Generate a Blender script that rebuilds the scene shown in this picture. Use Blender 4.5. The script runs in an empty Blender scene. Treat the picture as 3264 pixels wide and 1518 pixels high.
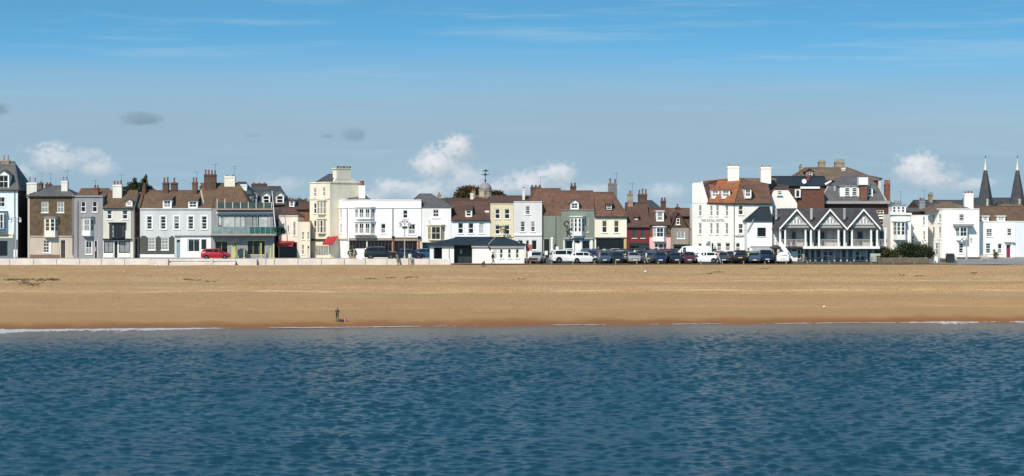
import bpy, bmesh, math, random
import numpy as np
from mathutils import Vector

random.seed(11)
rng = np.random.default_rng(5)
S = bpy.context.scene
COL = S.collection
R = math.radians

# ------------------------------------------------------------------ camera
# focal length and horizon read from the photograph (3264 px wide, horizon near row 750)
F, CX, HY, CH = 7000.0, 1632.0, 750.0, 10.2
def X(px, Y): return (px - CX) / F * Y
def Z(py, Y): return CH + (HY - py) / F * Y

cam = bpy.data.cameras.new('camera')
cam.sensor_width = 36.0
cam.lens = 36.0 * F / 3264.0
cam.shift_y = -(759.0 - HY) / 3264.0
cam.clip_start = 1.0
cam.clip_end = 20000.0
camo = bpy.data.objects.new('camera', cam)
camo.location = (0, 0, CH)
camo.rotation_euler = (R(90), 0, 0)
COL.objects.link(camo)
S.camera = camo

# ------------------------------------------------------------------ sky, sun, exposure
SUN_AZ, SUN_EL = R(27), R(43)            # sun behind the viewer's left shoulder
sunpos = Vector((-math.sin(SUN_AZ) * math.cos(SUN_EL), -math.cos(SUN_AZ) * math.cos(SUN_EL), math.sin(SUN_EL)))
sl = bpy.data.lights.new('sun', 'SUN')
sl.energy = 4.6
sl.angle = R(0.5)
sl.color = (1.0, 0.90, 0.77)
so = bpy.data.objects.new('sun', sl)
so.rotation_euler = (-sunpos).to_track_quat('-Z', 'Y').to_euler()
so.location = (-60, -60, 120)
COL.objects.link(so)

vs_ = S.view_settings
vs_.view_transform = 'Standard'
vs_.look = 'None'
vs_.exposure = 0.16
vs_.gamma = 1.0
vs_.use_curve_mapping = False

W = bpy.data.worlds.new('World')
S.world = W
W.use_nodes = True
wt = W.node_tree
wt.nodes.clear()
def wn(t, **k):
    n = wt.nodes.new(t)
    for a, b in k.items(): setattr(n, a, b)
    return n
def wl(a, b): wt.links.new(a, b)
def wm(op, a, b=None, c=None, clamp=False):
    n = wn('ShaderNodeMath', operation=op, use_clamp=clamp)
    for i, v in enumerate((a, b, c)):
        if v is None: continue
        if isinstance(v, (int, float)): n.inputs[i].default_value = v
        else: wl(v, n.inputs[i])
    return n.outputs[0]
def wmix(fac, a, b):
    n = wn('ShaderNodeMix', data_type='RGBA')
    if isinstance(fac, (int, float)): n.inputs[0].default_value = fac
    else: wl(fac, n.inputs[0])
    for i, v in ((6, a), (7, b)):
        if isinstance(v, tuple): n.inputs[i].default_value = (*v, 1)
        else: wl(v, n.inputs[i])
    return n.outputs[2]
def wsmooth(x, a, b):
    n = wn('ShaderNodeMapRange', interpolation_type='SMOOTHSTEP')
    wl(x, n.inputs[0]); n.inputs[1].default_value = a; n.inputs[2].default_value = b
    return n.outputs[0]
tc = wn('ShaderNodeTexCoord')
sep = wn('ShaderNodeSeparateXYZ'); wl(tc.outputs['Generated'], sep.inputs[0])
# the clear sky: blue deepens quickly above a thin band of sea haze
zup = wm('MAXIMUM', wm('MULTIPLY_ADD', sep.outputs[2], 3.6, 0.10), 0.02)
cmb = wn('ShaderNodeCombineXYZ')
wl(sep.outputs[0], cmb.inputs[0]); wl(sep.outputs[1], cmb.inputs[1]); wl(zup, cmb.inputs[2])
nrm = wn('ShaderNodeVectorMath', operation='NORMALIZE'); wl(cmb.outputs[0], nrm.inputs[0])
sky = wn('ShaderNodeTexSky', sky_type='NISHITA')
sky.sun_disc = False
sky.sun_elevation = SUN_EL
sky.sun_rotation = math.pi + SUN_AZ
sky.air_density = 1.0
sky.dust_density = 0.6
sky.ozone_density = 1.5
wl(nrm.outputs[0], sky.inputs[0])
tint = wn('ShaderNodeMix', data_type='RGBA', blend_type='MULTIPLY')
tint.inputs[0].default_value = 1.0
wl(sky.outputs[0], tint.inputs[6]); tint.inputs[7].default_value = (0.54, 1.09, 1.11, 1)
base = tint.outputs[2]
# bearing (u) and height (v) of a sky direction in milliradians
u = wm('MULTIPLY', wm('ARCTAN2', sep.outputs[0], sep.outputs[1]), 1000.0)
v = wm('MULTIPLY', wm('ARCSINE', sep.outputs[2]), 1000.0)
def wnoise(su, sv, detail, rough, seed):
    c = wn('ShaderNodeCombineXYZ')
    wl(wm('MULTIPLY', u, su), c.inputs[0]); wl(wm('MULTIPLY', v, sv), c.inputs[1]); c.inputs[2].default_value = seed
    n = wn('ShaderNodeTexNoise'); n.inputs['Scale'].default_value = 1.0
    n.inputs['Detail'].default_value = detail; n.inputs['Roughness'].default_value = rough
    wl(c.outputs[0], n.inputs['Vector'])
    return n.outputs[0]
CLOUDK = 1.0
def cc(r, g, b): return (r / .15, g / .15, b / .15)      # cloud radiance before the background strength of 0.15
# thin cirrus veils, long and level, thinning upwards
veil = wnoise(0.006, 0.05, 5, 0.55, 3.1)
veil2 = wnoise(0.0022, 0.022, 3, 0.5, 8.7)
veilm = wm('MULTIPLY', wsmooth(wm('ADD', wm('MULTIPLY', veil, 0.55), wm('MULTIPLY', veil2, 0.6)), 0.42, 0.80),
           wm('SUBTRACT', 1.0, wsmooth(v, 45, 100)))
vw = wm('ADD', v, wm('MULTIPLY', wm('SUBTRACT', wm('ADD', wm('MULTIPLY', veil2, .7), wm('MULTIPLY', veil, .3)), 0.5), 70.0))
base = wmix(wm('SUBTRACT', 1.0, wsmooth(vw, 44, 92)), base, cc(.290, .432, .545))
base = wmix(wm('MULTIPLY', veilm, 0.55), base, cc(.36, .49, .585))
fil = wnoise(0.010, 0.16, 4, 0.6, 15.3)
base = wmix(wm('MULTIPLY', wsmooth(wm('MULTIPLY', fil, wm('ADD', veil2, 0.45)), 0.46, 0.70), 0.38), base, cc(.34, .52, .65))
# cumulus low over the land and a few small grey scraps
n1 = wnoise(0.10, 0.13, 6, 0.6, 1.7)
n2 = wnoise(0.32, 0.36, 5, 0.6, 5.2)
ns = wm('ADD', wm('MULTIPLY', n1, 0.65), wm('MULTIPLY', n2, 0.35))
def cloud(base, u0, v0, rx, ry, dens, lo, hi, soft=0.75, edge=1.9):
    du = wm('DIVIDE', wm('SUBTRACT', u, u0), rx)
    dv = wm('DIVIDE', wm('SUBTRACT', v, v0), ry)
    d = wm('SQRT', wm('ADD', wm('MULTIPLY', du, du), wm('MULTIPLY', dv, dv)))
    e = wm('ADD', d, wm('MULTIPLY', wm('SUBTRACT', ns, 0.5), edge * 1.6))
    m = wm('SUBTRACT', 1.0, wsmooth(e, 1.0 - soft, 1.0 + soft * 0.35))
    m = wm('MULTIPLY', m, dens)
    sh = wsmooth(wm('ADD', wm('SUBTRACT', dv, wm('MULTIPLY', du, 0.35)), wm('MULTIPLY', wm('SUBTRACT', n2, 0.5), 2.2)), -0.9, 0.8)
    return wmix(m, base, wmix(sh, lo, hi))
G0, G1 = cc(.38, .47, .545), cc(.76, .76, .79)
for a in ((-203, 33, 18, 7.0, .72), (-222, 27, 9, 5, .5), (-186, 29, 9, 5, .6), (-34, 31, 12, 10, .95), (-25, 39, 9, 6.5, .95),
          (-52, 21, 13, 5.5, .75), (-66, 17, 10, 4, .6), (-38, 19, 10, 6, .6), (8, 23, 17, 6.5, .85), (22, 27, 9, 6, .8), (-8, 20, 10, 5, .6), (38, 20, 12, 4, .5), (-20, 24, 12, 7, .45), (70, 19, 10, 5, .45), (184, 29, 14, 8, .95),
          (192, 24, 13, 5, .6), (208, 22, 9, 3.5, .6), (-105, 22, 12, 5, .35), (-160, 18, 22, 3, .4)):
    base = cloud(base, *a, G0, G1)
D0, D1 = cc(.19, .285, .36), cc(.225, .33, .41)
for a in ((-230, 56, 7, 3.2, .75), (-167, 52, 10, 3.2, .85), (-72, 46, 5.5, 3.2, .6), (-84, 45, 3, 1.2, .5), (-118, 45, 4, 1.2, .25)):
    base = cloud(base, *a, D0, D1, 0.55, 1.1)
bg = wn('ShaderNodeBackground'); bg.inputs[1].default_value = 0.15
wl(base, bg.inputs[0])
out = wn('ShaderNodeOutputWorld'); wl(bg.outputs[0], out.inputs[0])

# ------------------------------------------------------------------ materials
MATS = {}
def mat(name, c, rough=0.85, var=0.12, scale=1.2, bump=0.0, bscale=12.0, metal=0.0, spec=0.4, streak=0.0, c2=None, fine=0.0, emit=None):
    if name in MATS: return MATS[name]
    m = bpy.data.materials.new(name); m.use_nodes = True
    t = m.node_tree; nd = t.nodes; p = nd['Principled BSDF']
    p.inputs['Roughness'].default_value = rough; p.inputs['Metallic'].default_value = metal
    p.inputs['Specular IOR Level'].default_value = spec
    co = nd.new('ShaderNodeTexCoord')
    n = nd.new('ShaderNodeTexNoise'); n.inputs['Scale'].default_value = scale; n.inputs['Detail'].default_value = 6
    n.inputs['Roughness'].default_value = 0.62
    if streak:
        mp = nd.new('ShaderNodeMapping'); mp.inputs['Scale'].default_value = (1, 1, streak)
        t.links.new(co.outputs['Object'], mp.inputs[0]); t.links.new(mp.outputs[0], n.inputs['Vector'])
    else:
        t.links.new(co.outputs['Object'], n.inputs['Vector'])
    r = nd.new('ShaderNodeValToRGB')
    r.color_ramp.elements[0].position = 0.32; r.color_ramp.elements[1].position = 0.68
    lo = c2 if c2 else tuple(max(0, k * (1 - var)) for k in c)
    hi = c if c2 else tuple(min(0.95, k * (1 + var * 0.6)) for k in c)
    r.color_ramp.elements[0].color = (*lo, 1); r.color_ramp.elements[1].color = (*hi, 1)
    t.links.new(n.outputs[0], r.inputs[0])
    col = r.outputs[0]
    if fine:
        n3 = nd.new('ShaderNodeTexNoise'); n3.inputs['Scale'].default_value = 14; n3.inputs['Detail'].default_value = 3
        t.links.new(co.outputs['Object'], n3.inputs['Vector'])
        mr = nd.new('ShaderNodeMapRange'); mr.inputs[1].default_value = .3; mr.inputs[2].default_value = .7
        mr.inputs[3].default_value = 1 - fine; mr.inputs[4].default_value = 1 + fine
        t.links.new(n3.outputs[0], mr.inputs[0])
        mx = nd.new('ShaderNodeMix'); mx.data_type = 'RGBA'; mx.blend_type = 'MULTIPLY'; mx.inputs[0].default_value = 1
        t.links.new(col, mx.inputs[6]); t.links.new(mr.outputs[0], mx.inputs[7]); col = mx.outputs[2]
    t.links.new(col, p.inputs['Base Color'])
    if bump:
        nb = nd.new('ShaderNodeTexNoise'); nb.inputs['Scale'].default_value = bscale; nb.inputs['Detail'].default_value = 4
        t.links.new(co.outputs['Object'], nb.inputs['Vector'])
        b = nd.new('ShaderNodeBump'); b.inputs['Strength'].default_value = bump; b.inputs['Distance'].default_value = 0.03
        t.links.new(nb.outputs[0], b.inputs['Height']); t.links.new(b.outputs[0], p.inputs['Normal'])
    if emit:
        p.inputs['Emission Color'].default_value = (*emit, 1); p.inputs['Emission Strength'].default_value = 1
    MATS[name] = m
    return m
def roofmat(name, c, c2, rough=0.85):
    # courses of tiles or slates: darker joints every 0.2 m up the slope, mottled by weather
    if name in MATS: return MATS[name]
    m = mat(name, c, rough, c2=c2, scale=0.75, fine=0.38, bump=0.6, bscale=7)
    t = m.node_tree; nd = t.nodes; p = nd['Principled BSDF']
    src = p.inputs['Base Color'].links[0].from_socket
    co = nd.new('ShaderNodeTexCoord')
    mp = nd.new('ShaderNodeMapping'); mp.inputs['Rotation'].default_value = (R(90), 0, 0)
    t.links.new(co.outputs['Object'], mp.inputs[0])
    br = nd.new('ShaderNodeTexBrick'); br.inputs['Scale'].default_value = 1.0
    br.inputs['Brick Width'].default_value = 0.26; br.inputs['Row Height'].default_value = 0.2
    br.inputs['Mortar Size'].default_value = 0.018
    br.inputs['Color1'].default_value = (1.12, 1.1, 1.08, 1); br.inputs['Color2'].default_value = (0.78, 0.8, 0.82, 1)
    br.inputs['Mortar'].default_value = (0.45, 0.45, 0.45, 1)
    t.links.new(mp.outputs[0], br.inputs['Vector'])
    mx = nd.new('ShaderNodeMix'); mx.data_type = 'RGBA'; mx.blend_type = 'MULTIPLY'; mx.inputs[0].default_value = 0.85
    t.links.new(src, mx.inputs[6]); t.links.new(br.outputs[0], mx.inputs[7])
    t.links.new(mx.outputs[2], p.inputs['Base Color'])
    return m
def brickmat(name, c, c2, mortar=(.33, .3, .27)):
    if name in MATS: return MATS[name]
    m = bpy.data.materials.new(name); m.use_nodes = True
    t = m.node_tree; nd = t.nodes; p = nd['Principled BSDF']; p.inputs['Roughness'].default_value = 0.9
    p.inputs['Specular IOR Level'].default_value = 0.2
    co = nd.new('ShaderNodeTexCoord')
    mp = nd.new('ShaderNodeMapping'); mp.inputs['Rotation'].default_value = (R(90), 0, 0)
    t.links.new(co.outputs['Object'], mp.inputs[0])
    br = nd.new('ShaderNodeTexBrick'); br.inputs['Scale'].default_value = 1.0
    br.inputs['Brick Width'].default_value = 0.225; br.inputs['Row Height'].default_value = 0.075
    br.inputs['Mortar Size'].default_value = 0.008
    br.inputs['Color1'].default_value = (*c, 1); br.inputs['Color2'].default_value = (*c2, 1); br.inputs['Mortar'].default_value = (*mortar, 1)
    t.links.new(mp.outputs[0], br.inputs['Vector'])
    n = nd.new('ShaderNodeTexNoise'); n.inputs['Scale'].default_value = 1.6; n.inputs['Detail'].default_value = 6
    t.links.new(co.outputs['Object'], n.inputs['Vector'])
    mr = nd.new('ShaderNodeMapRange'); mr.inputs[1].default_value = .3; mr.inputs[2].default_value = .7; mr.inputs[3].default_value = .72; mr.inputs[4].default_value = 1.2
    t.links.new(n.outputs[0], mr.inputs[0])
    mx = nd.new('ShaderNodeMix'); mx.data_type = 'RGBA'; mx.blend_type = 'MULTIPLY'; mx.inputs[0].default_value = 1
    t.links.new(br.outputs[0], mx.inputs[6]); t.links.new(mr.outputs[0], mx.inputs[7])
    t.links.new(mx.outputs[2], p.inputs['Base Color'])
    MATS[name] = m
    return m
def wallm(name, c, var=0.07): return mat(name, c, 0.88, var * 1.9, 0.8, bump=0.15, bscale=6, spec=0.25, streak=0.25, fine=0.04)
def glass(name, c, rough=0.07): return mat(name, c, rough, 0.35, 1.3, spec=0.5)

GL = glass('glass_dark', (.022, .026, .030))
GK = glass('glass_black', (.010, .011, .013))
GC = glass('glass_net_curtain', (.26, .27, .27), 0.25)
GT = glass('glass_teal', (.03, .075, .078))
GY = glass('glass_warm', (.085, .070, .032))
GW = glass('glass_bright_blind', (.48, .50, .50), 0.3)
GLS = {'g': GL, 'k': GK, 'c': GC, 't': GT, 'y': GY, 'w': GW}
WHITE = mat('white_paint', (.80, .80, .78), 0.45, 0.05)
CREAMP = mat('cream_paint', (.72, .66, .50), 0.5, 0.05)
BLACKP = mat('black_paint', (.016, .018, .018), 0.4, 0.2)
GREYP = mat('grey_paint', (.33, .34, .35), 0.5, 0.08)
LEAD = mat('lead', (.23, .24, .26), 0.55, 0.15)
R_BROWN = roofmat('roof_brown_tile', (.165, .098, .058), (.098, .066, .044))
R_RED = roofmat('roof_red_tile', (.200, .096, .058), (.090, .054, .040))
R_DRED = roofmat('roof_dark_red_tile', (.120, .060, .045), (.072, .043, .036))
R_ORANGE = roofmat('roof_orange_tile', (.40, .135, .052), (.215, .085, .042))
R_SLATE = roofmat('roof_slate', (.075, .078, .085), (.045, .048, .055), 0.6)
R_GSLATE = roofmat('roof_grey_slate', (.135, .130, .128), (.085, .083, .084), 0.65)
R_VSLATE = roofmat('roof_veranda_slate', (.080, .074, .074), (.052, .049, .050), 0.7)
R_DSLATE = roofmat('roof_dark_slate', (.026, .033, .042), (.018, .022, .030), 0.55)
R_LICHEN = roofmat('roof_lichen_tile', (.20, .140, .095), (.115, .080, .060))
B_BROWN = brickmat('brick_brown', (.130, .085, .050), (.100, .068, .042), (.15, .12, .09))
B_RED = brickmat('brick_red', (.21, .075, .05), (.16, .06, .042), (.2, .15, .12))
B_DARK = brickmat('brick_dark', (.10, .055, .04), (.075, .045, .035), (.13, .1, .09))
B_YEL = brickmat('brick_stock', (.30, .23, .15), (.22, .16, .10))
POT = mat('terracotta', (.24, .092, .060), 0.8, 0.3, 6)
POTB = mat('buff_clay', (.36, .27, .17), 0.8, 0.3, 6)
IRON = mat('dark_iron', (.022, .024, .028), 0.5, 0.2)
CONC = mat('sea_wall_concrete', (.66, .61, .57), 0.9, 0.14, 0.9, bump=0.3, fine=0.06, c2=(.52, .47, .43))
PIPE = mat('grey_drainpipe', (.16, .16, .17), 0.5, 0.1)

# ------------------------------------------------------------------ mesh helpers
class MB:
    def __init__(s): s.v = []; s.f = []; s.m = []; s.mi = 0
    def add(s, vs, fs):
        b = len(s.v); s.v += [tuple(p) for p in vs]
        s.f += [tuple(b + i for i in f) for f in fs]; s.m += [s.mi] * len(fs)
    def box(s, x0, x1, y0, y1, z0, z1):
        s.add([(x0, y0, z0), (x1, y0, z0), (x1, y1, z0), (x0, y1, z0), (x0, y0, z1), (x1, y0, z1), (x1, y1, z1), (x0, y1, z1)],
              [(0, 3, 2, 1), (4, 5, 6, 7), (0, 1, 5, 4), (1, 2, 6, 5), (2, 3, 7, 6), (3, 0, 4, 7)])
    def prism(s, pts, z0, z1):
        n = len(pts); z0 = z0 if isinstance(z0, (list, tuple)) else [z0] * n; z1 = z1 if isinstance(z1, (list, tuple)) else [z1] * n
        s.add([(p[0], p[1], z0[i]) for i, p in enumerate(pts)] + [(p[0], p[1], z1[i]) for i, p in enumerate(pts)],
              [tuple(range(n - 1, -1, -1)), tuple(range(n, 2 * n))] + [(i, (i + 1) % n, n + (i + 1) % n, n + i) for i in range(n)])
    def xz(s, pts, y0, y1):      # outline in the x-z plane given thickness in y
        n = len(pts)
        s.add([(p[0], y0, p[1]) for p in pts] + [(p[0], y1, p[1]) for p in pts],
              [tuple(range(n)), tuple(range(2 * n - 1, n - 1, -1))] + [(i, n + i, n + (i + 1) % n, (i + 1) % n) for i in range(n)])
    def yz(s, pts, x0, x1):
        n = len(pts)
        s.add([(x0, p[0], p[1]) for p in pts] + [(x1, p[0], p[1]) for p in pts],
              [tuple(range(n)), tuple(range(2 * n - 1, n - 1, -1))] + [(i, n + i, n + (i + 1) % n, (i + 1) % n) for i in range(n)])
    def seg(s, p, q, o0, o1, z0, z1):   # upright slab along p-q in plan; offsets o measured outwards (towards the sea)
        dx, dy = q[0] - p[0], q[1] - p[1]; L = math.hypot(dx, dy) or 1; nx, ny = dy / L, -dx / L
        pts = [(p[0] + nx * o1, p[1] + ny * o1), (q[0] + nx * o1, q[1] + ny * o1), (q[0] + nx * o0, q[1] + ny * o0), (p[0] + nx * o0, p[1] + ny * o0)]
        s.prism(pts, z0, z1)
    def tube(s, p, q, r0, r1=None, n=8):
        r1 = r0 if r1 is None else r1
        p = Vector(p); q = Vector(q); d = (q - p).normalized()
        a = d.orthogonal().normalized(); b = d.cross(a)
        vs = []
        for c, r in ((p, r0), (q, r1)):
            for i in range(n):
                t = 2 * math.pi * i / n; vs.append(c + a * (r * math.cos(t)) + b * (r * math.sin(t)))
        s.add(vs, [(i, (i + 1) % n, n + (i + 1) % n, n + i) for i in range(n)] + [tuple(range(n - 1, -1, -1)), tuple(range(n, 2 * n))])
    def lathe(s, cx, cy, prof, n=12, rot=0.0):
        vs = []
        for r, z in prof:
            for i in range(n):
                t = 2 * math.pi * i / n + rot; vs.append((cx + r * math.cos(t), cy + r * math.sin(t), z))
        fs = []
        for k in range(len(prof) - 1):
            for i in range(n): fs.append((k * n + i, k * n + (i + 1) % n, (k + 1) * n + (i + 1) % n, (k + 1) * n + i))
        fs.append(tuple(range(n - 1, -1, -1))); fs.append(tuple(range((len(prof) - 1) * n, len(prof) * n)))
        s.add(vs, fs)
    def ball(s, c, r, n=10, m=6, sc=(1, 1, 1)):
        prof = []
        for k in range(m + 1):
            a = -math.pi / 2 + math.pi * k / m; prof.append((max(.001, math.cos(a)), math.sin(a)))
        vs = []
        for pr, pz in prof:
            for i in range(n):
                t = 2 * math.pi * i / n; vs.append((c[0] + r * sc[0] * pr * math.cos(t), c[1] + r * sc[1] * pr * math.sin(t), c[2] + r * sc[2] * pz))
        fs = [(k * n + i, k * n + (i + 1) % n, (k + 1) * n + (i + 1) % n, (k + 1) * n + i) for k in range(m) for i in range(n)]
        s.add(vs, fs)
    def slab(s, vs, polys, t):
        n = len(vs); low = [(p[0], p[1], p[2] - t) for p in vs]
        fs = [tuple(p) for p in polys] + [tuple(n + i for i in reversed(p)) for p in polys]
        cnt = {}
        for p in polys:
            for i in range(len(p)):
                a, b = p[i], p[(i + 1) % len(p)]; cnt.setdefault((min(a, b), max(a, b)), []).append((a, b))
        for k, e in cnt.items():
            if len(e) == 1:
                a, b = e[0]; fs.append((b, a, n + a, n + b))
        s.add(list(vs) + low, fs)
    def mesh(s, name, mats, org=(0, 0, 0), smooth=False):
        me = bpy.data.meshes.new(name)
        o = Vector(org)
        me.from_pydata([tuple(Vector(p) - o) for p in s.v], [], s.f)
        for m_ in (mats if isinstance(mats, (list, tuple)) else [mats]): me.materials.append(m_)
        if any(s.m): me.polygons.foreach_set('material_index', s.m)
        bm = bmesh.new(); bm.from_mesh(me); bmesh.ops.recalc_face_normals(bm, faces=bm.faces); bm.to_mesh(me); bm.free()
        if smooth: me.polygons.foreach_set('use_smooth', [True] * len(me.polygons))
        me.update()
        return me
    def build(s, name, mats, parent=None, smooth=False, org=None):
        if parent is not None: org = ORG[parent.name]
        elif org is None:
            a = np.array(s.v); org = ((a[:, 0].min() + a[:, 0].max()) / 2, (a[:, 1].min() + a[:, 1].max()) / 2, a[:, 2].min())
        o = bpy.data.objects.new(name, s.mesh(name, mats, org, smooth))
        COL.objects.link(o)
        if parent is not None: o.parent = parent
        else: o.location = org
        ORG[o.name] = tuple(org)
        return o
ORG = {}
def tag(o, label=None, cat=None, group=None, kind=None):
    if label: o['label'] = label
    if cat: o['category'] = cat
    if group: o['group'] = group
    if kind: o['kind'] = kind
    return o
def thing(name, label, cat, loc, group=None):
    o = bpy.data.objects.new(name, None); COL.objects.link(o); o.location = loc
    o.empty_display_size = 0.3
    ORG[o.name] = tuple(loc)
    return tag(o, label, cat, group)
def inst(name, me, parent, loc, rz=0.0):     # an object sharing mesh data, placed in its parent's frame
    o = bpy.data.objects.new(name, me); COL.objects.link(o); o.parent = parent; o.location = loc; o.rotation_euler = (0, 0, rz)
    return o
def copy_tree(o, parent=None):
    c = o.copy(); COL.objects.link(c); c.parent = parent
    for ch in o.children: copy_tree(ch, c)
    return c

# ------------------------------------------------------------------ windows, doors
WC = {}
def win_meshes(w, h, cols, rows, fm, sash, sill, surround):
    k = (round(w, 2), round(h, 2), cols, rows, fm.name, sash, sill, surround)
    if k in WC: return WC[k]
    w, h = k[0], k[1]
    fw = min(0.085, w * 0.14); b = MB(); hw = w / 2
    y0, y1 = 0.05, 0.14
    b.box(-hw, -hw + fw, y0, y1, 0, h); b.box(hw - fw, hw, y0, y1, 0, h)
    b.box(-hw + fw, hw - fw, y0, y1, 0, fw); b.box(-hw + fw, hw - fw, y0, y1, h - fw, h)
    for i in range(1, cols):
        x = -hw + w * i / cols; b.box(x - .022, x + .022, y0 + .015, y1 - .01, fw, h - fw)
    nr = rows * (2 if sash else 1)
    for i in range(1, nr):
        z = h * i / nr; t = .04 if (sash and i == rows) else .022
        b.box(-hw + fw, hw - fw, y0 + .01, y1 - .012, z - t, z + t)
    fr = b.mesh('window', fm)
    sm = None
    if sill:
        b = MB(); b.box(-hw - .1, hw + .1, -.09, .05, -.09, -.002); sm = b.mesh('sill', WHITE)
    su = None
    if surround:
        b = MB(); t = surround
        b.box(-hw - t, -hw - .004, -.045, .02, 0, h + t); b.box(hw + .004, hw + t, -.045, .02, 0, h + t); b.box(-hw - .004, hw + .004, -.045, .02, h + .004, h + t)
        su = b.mesh('surround', WHITE)
    WC[k] = (fr, sm, su)
    return WC[k]
PC = {}
def pane_mesh(w, h, m):
    k = (round(w, 2), round(h, 2), m.name)
    if k not in PC:
        b = MB(); b.box(-k[0] / 2, k[0] / 2, 0, .012, 0, k[1]); PC[k] = b.mesh('pane', m)
    return PC[k]
def put_window(parent, loc, rz, w, h, gl='g', fm=None, cols=None, rows=1, sash=True, sill=True, surround=0.0, deep=False):
    fm = fm or WHITE
    if gl == 'g': gl = random.choice(('g', 'g', 'k', 'gc', 'cg', 'gk', 'kg'))
    cols = cols or max(1, round(w / 0.55))
    fr, sm, su = win_meshes(w, h, cols, rows, fm, sash, sill, surround)
    wobj = inst('window', fr, parent, loc, rz)
    sub = parent if deep else wobj
    def sub_at(name, me, dx, dy, dz):
        if deep:
            c, s_ = math.cos(rz), math.sin(rz)
            inst(name, me, parent, (loc[0] + c * dx - s_ * dy, loc[1] + s_ * dx + c * dy, loc[2] + dz), rz)
        else: inst(name, me, wobj, (dx, dy, dz))
    if sm: sub_at('sill', sm, 0, 0, 0)
    if su: sub_at('surround', su, 0, 0, 0)
    gl2 = gl if len(gl) == 2 else gl + gl          # upper and lower sash may differ (blinds, curtains)
    n = 2 if sash else 1
    hh = (h - .02) / n
    for i in range(n):
        sub_at('pane', pane_mesh(w - .03, hh - .01, GLS[gl2[1 - i] if n == 2 else gl2[0]]), 0, .095, .012 + i * hh)
    return wobj
DC = {}
def put_door(parent, loc, rz, w, h, m, light=True, fm=None):
    fm = fm or WHITE
    k = (round(w, 2), round(h, 2), m.name, light, fm.name)
    if k not in DC:
        b = MB(); hw = w / 2
        b.box(-hw, -hw + .07, .03, .14, 0, h); b.box(hw - .07, hw, .03, .14, 0, h); b.box(-hw + .07, hw - .07, .03, .14, h - .07, h)
        frame = b.mesh('door_frame', fm)
        top = h - .42 if light else h - .07
        b = MB(); b.box(-hw + .071, hw - .071, .09, .13, .02, top)
        for sx in (-1, 1):
            for z0, z1 in ((.18, top * .45), (top * .5, top - .15)):
                b.box(sx * w * .2 - w * .13, sx * w * .2 + w * .13, .075, .089, z0, z1)
        leaf = b.mesh('door', m)
        b = MB(); b.ball((hw - .16, .06, 1.0), .035, 8, 5); kn = b.mesh('handle', POTB)
        fl = None
        if light:
            b = MB(); b.box(-hw + .071, hw - .071, .09, .10, top + .03, h - .075); fl = b.mesh('fanlight', GL)
        DC[k] = (leaf, frame, kn, fl)
    leaf, frame, kn, fl = DC[k]
    d = inst('door', leaf, parent, loc, rz)
    inst('door_frame', frame, d, (0, 0, 0)); inst('handle', kn, d, (0, 0, 0))
    if fl: inst('fanlight', fl, d, (0, 0, 0))
    return d

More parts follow.
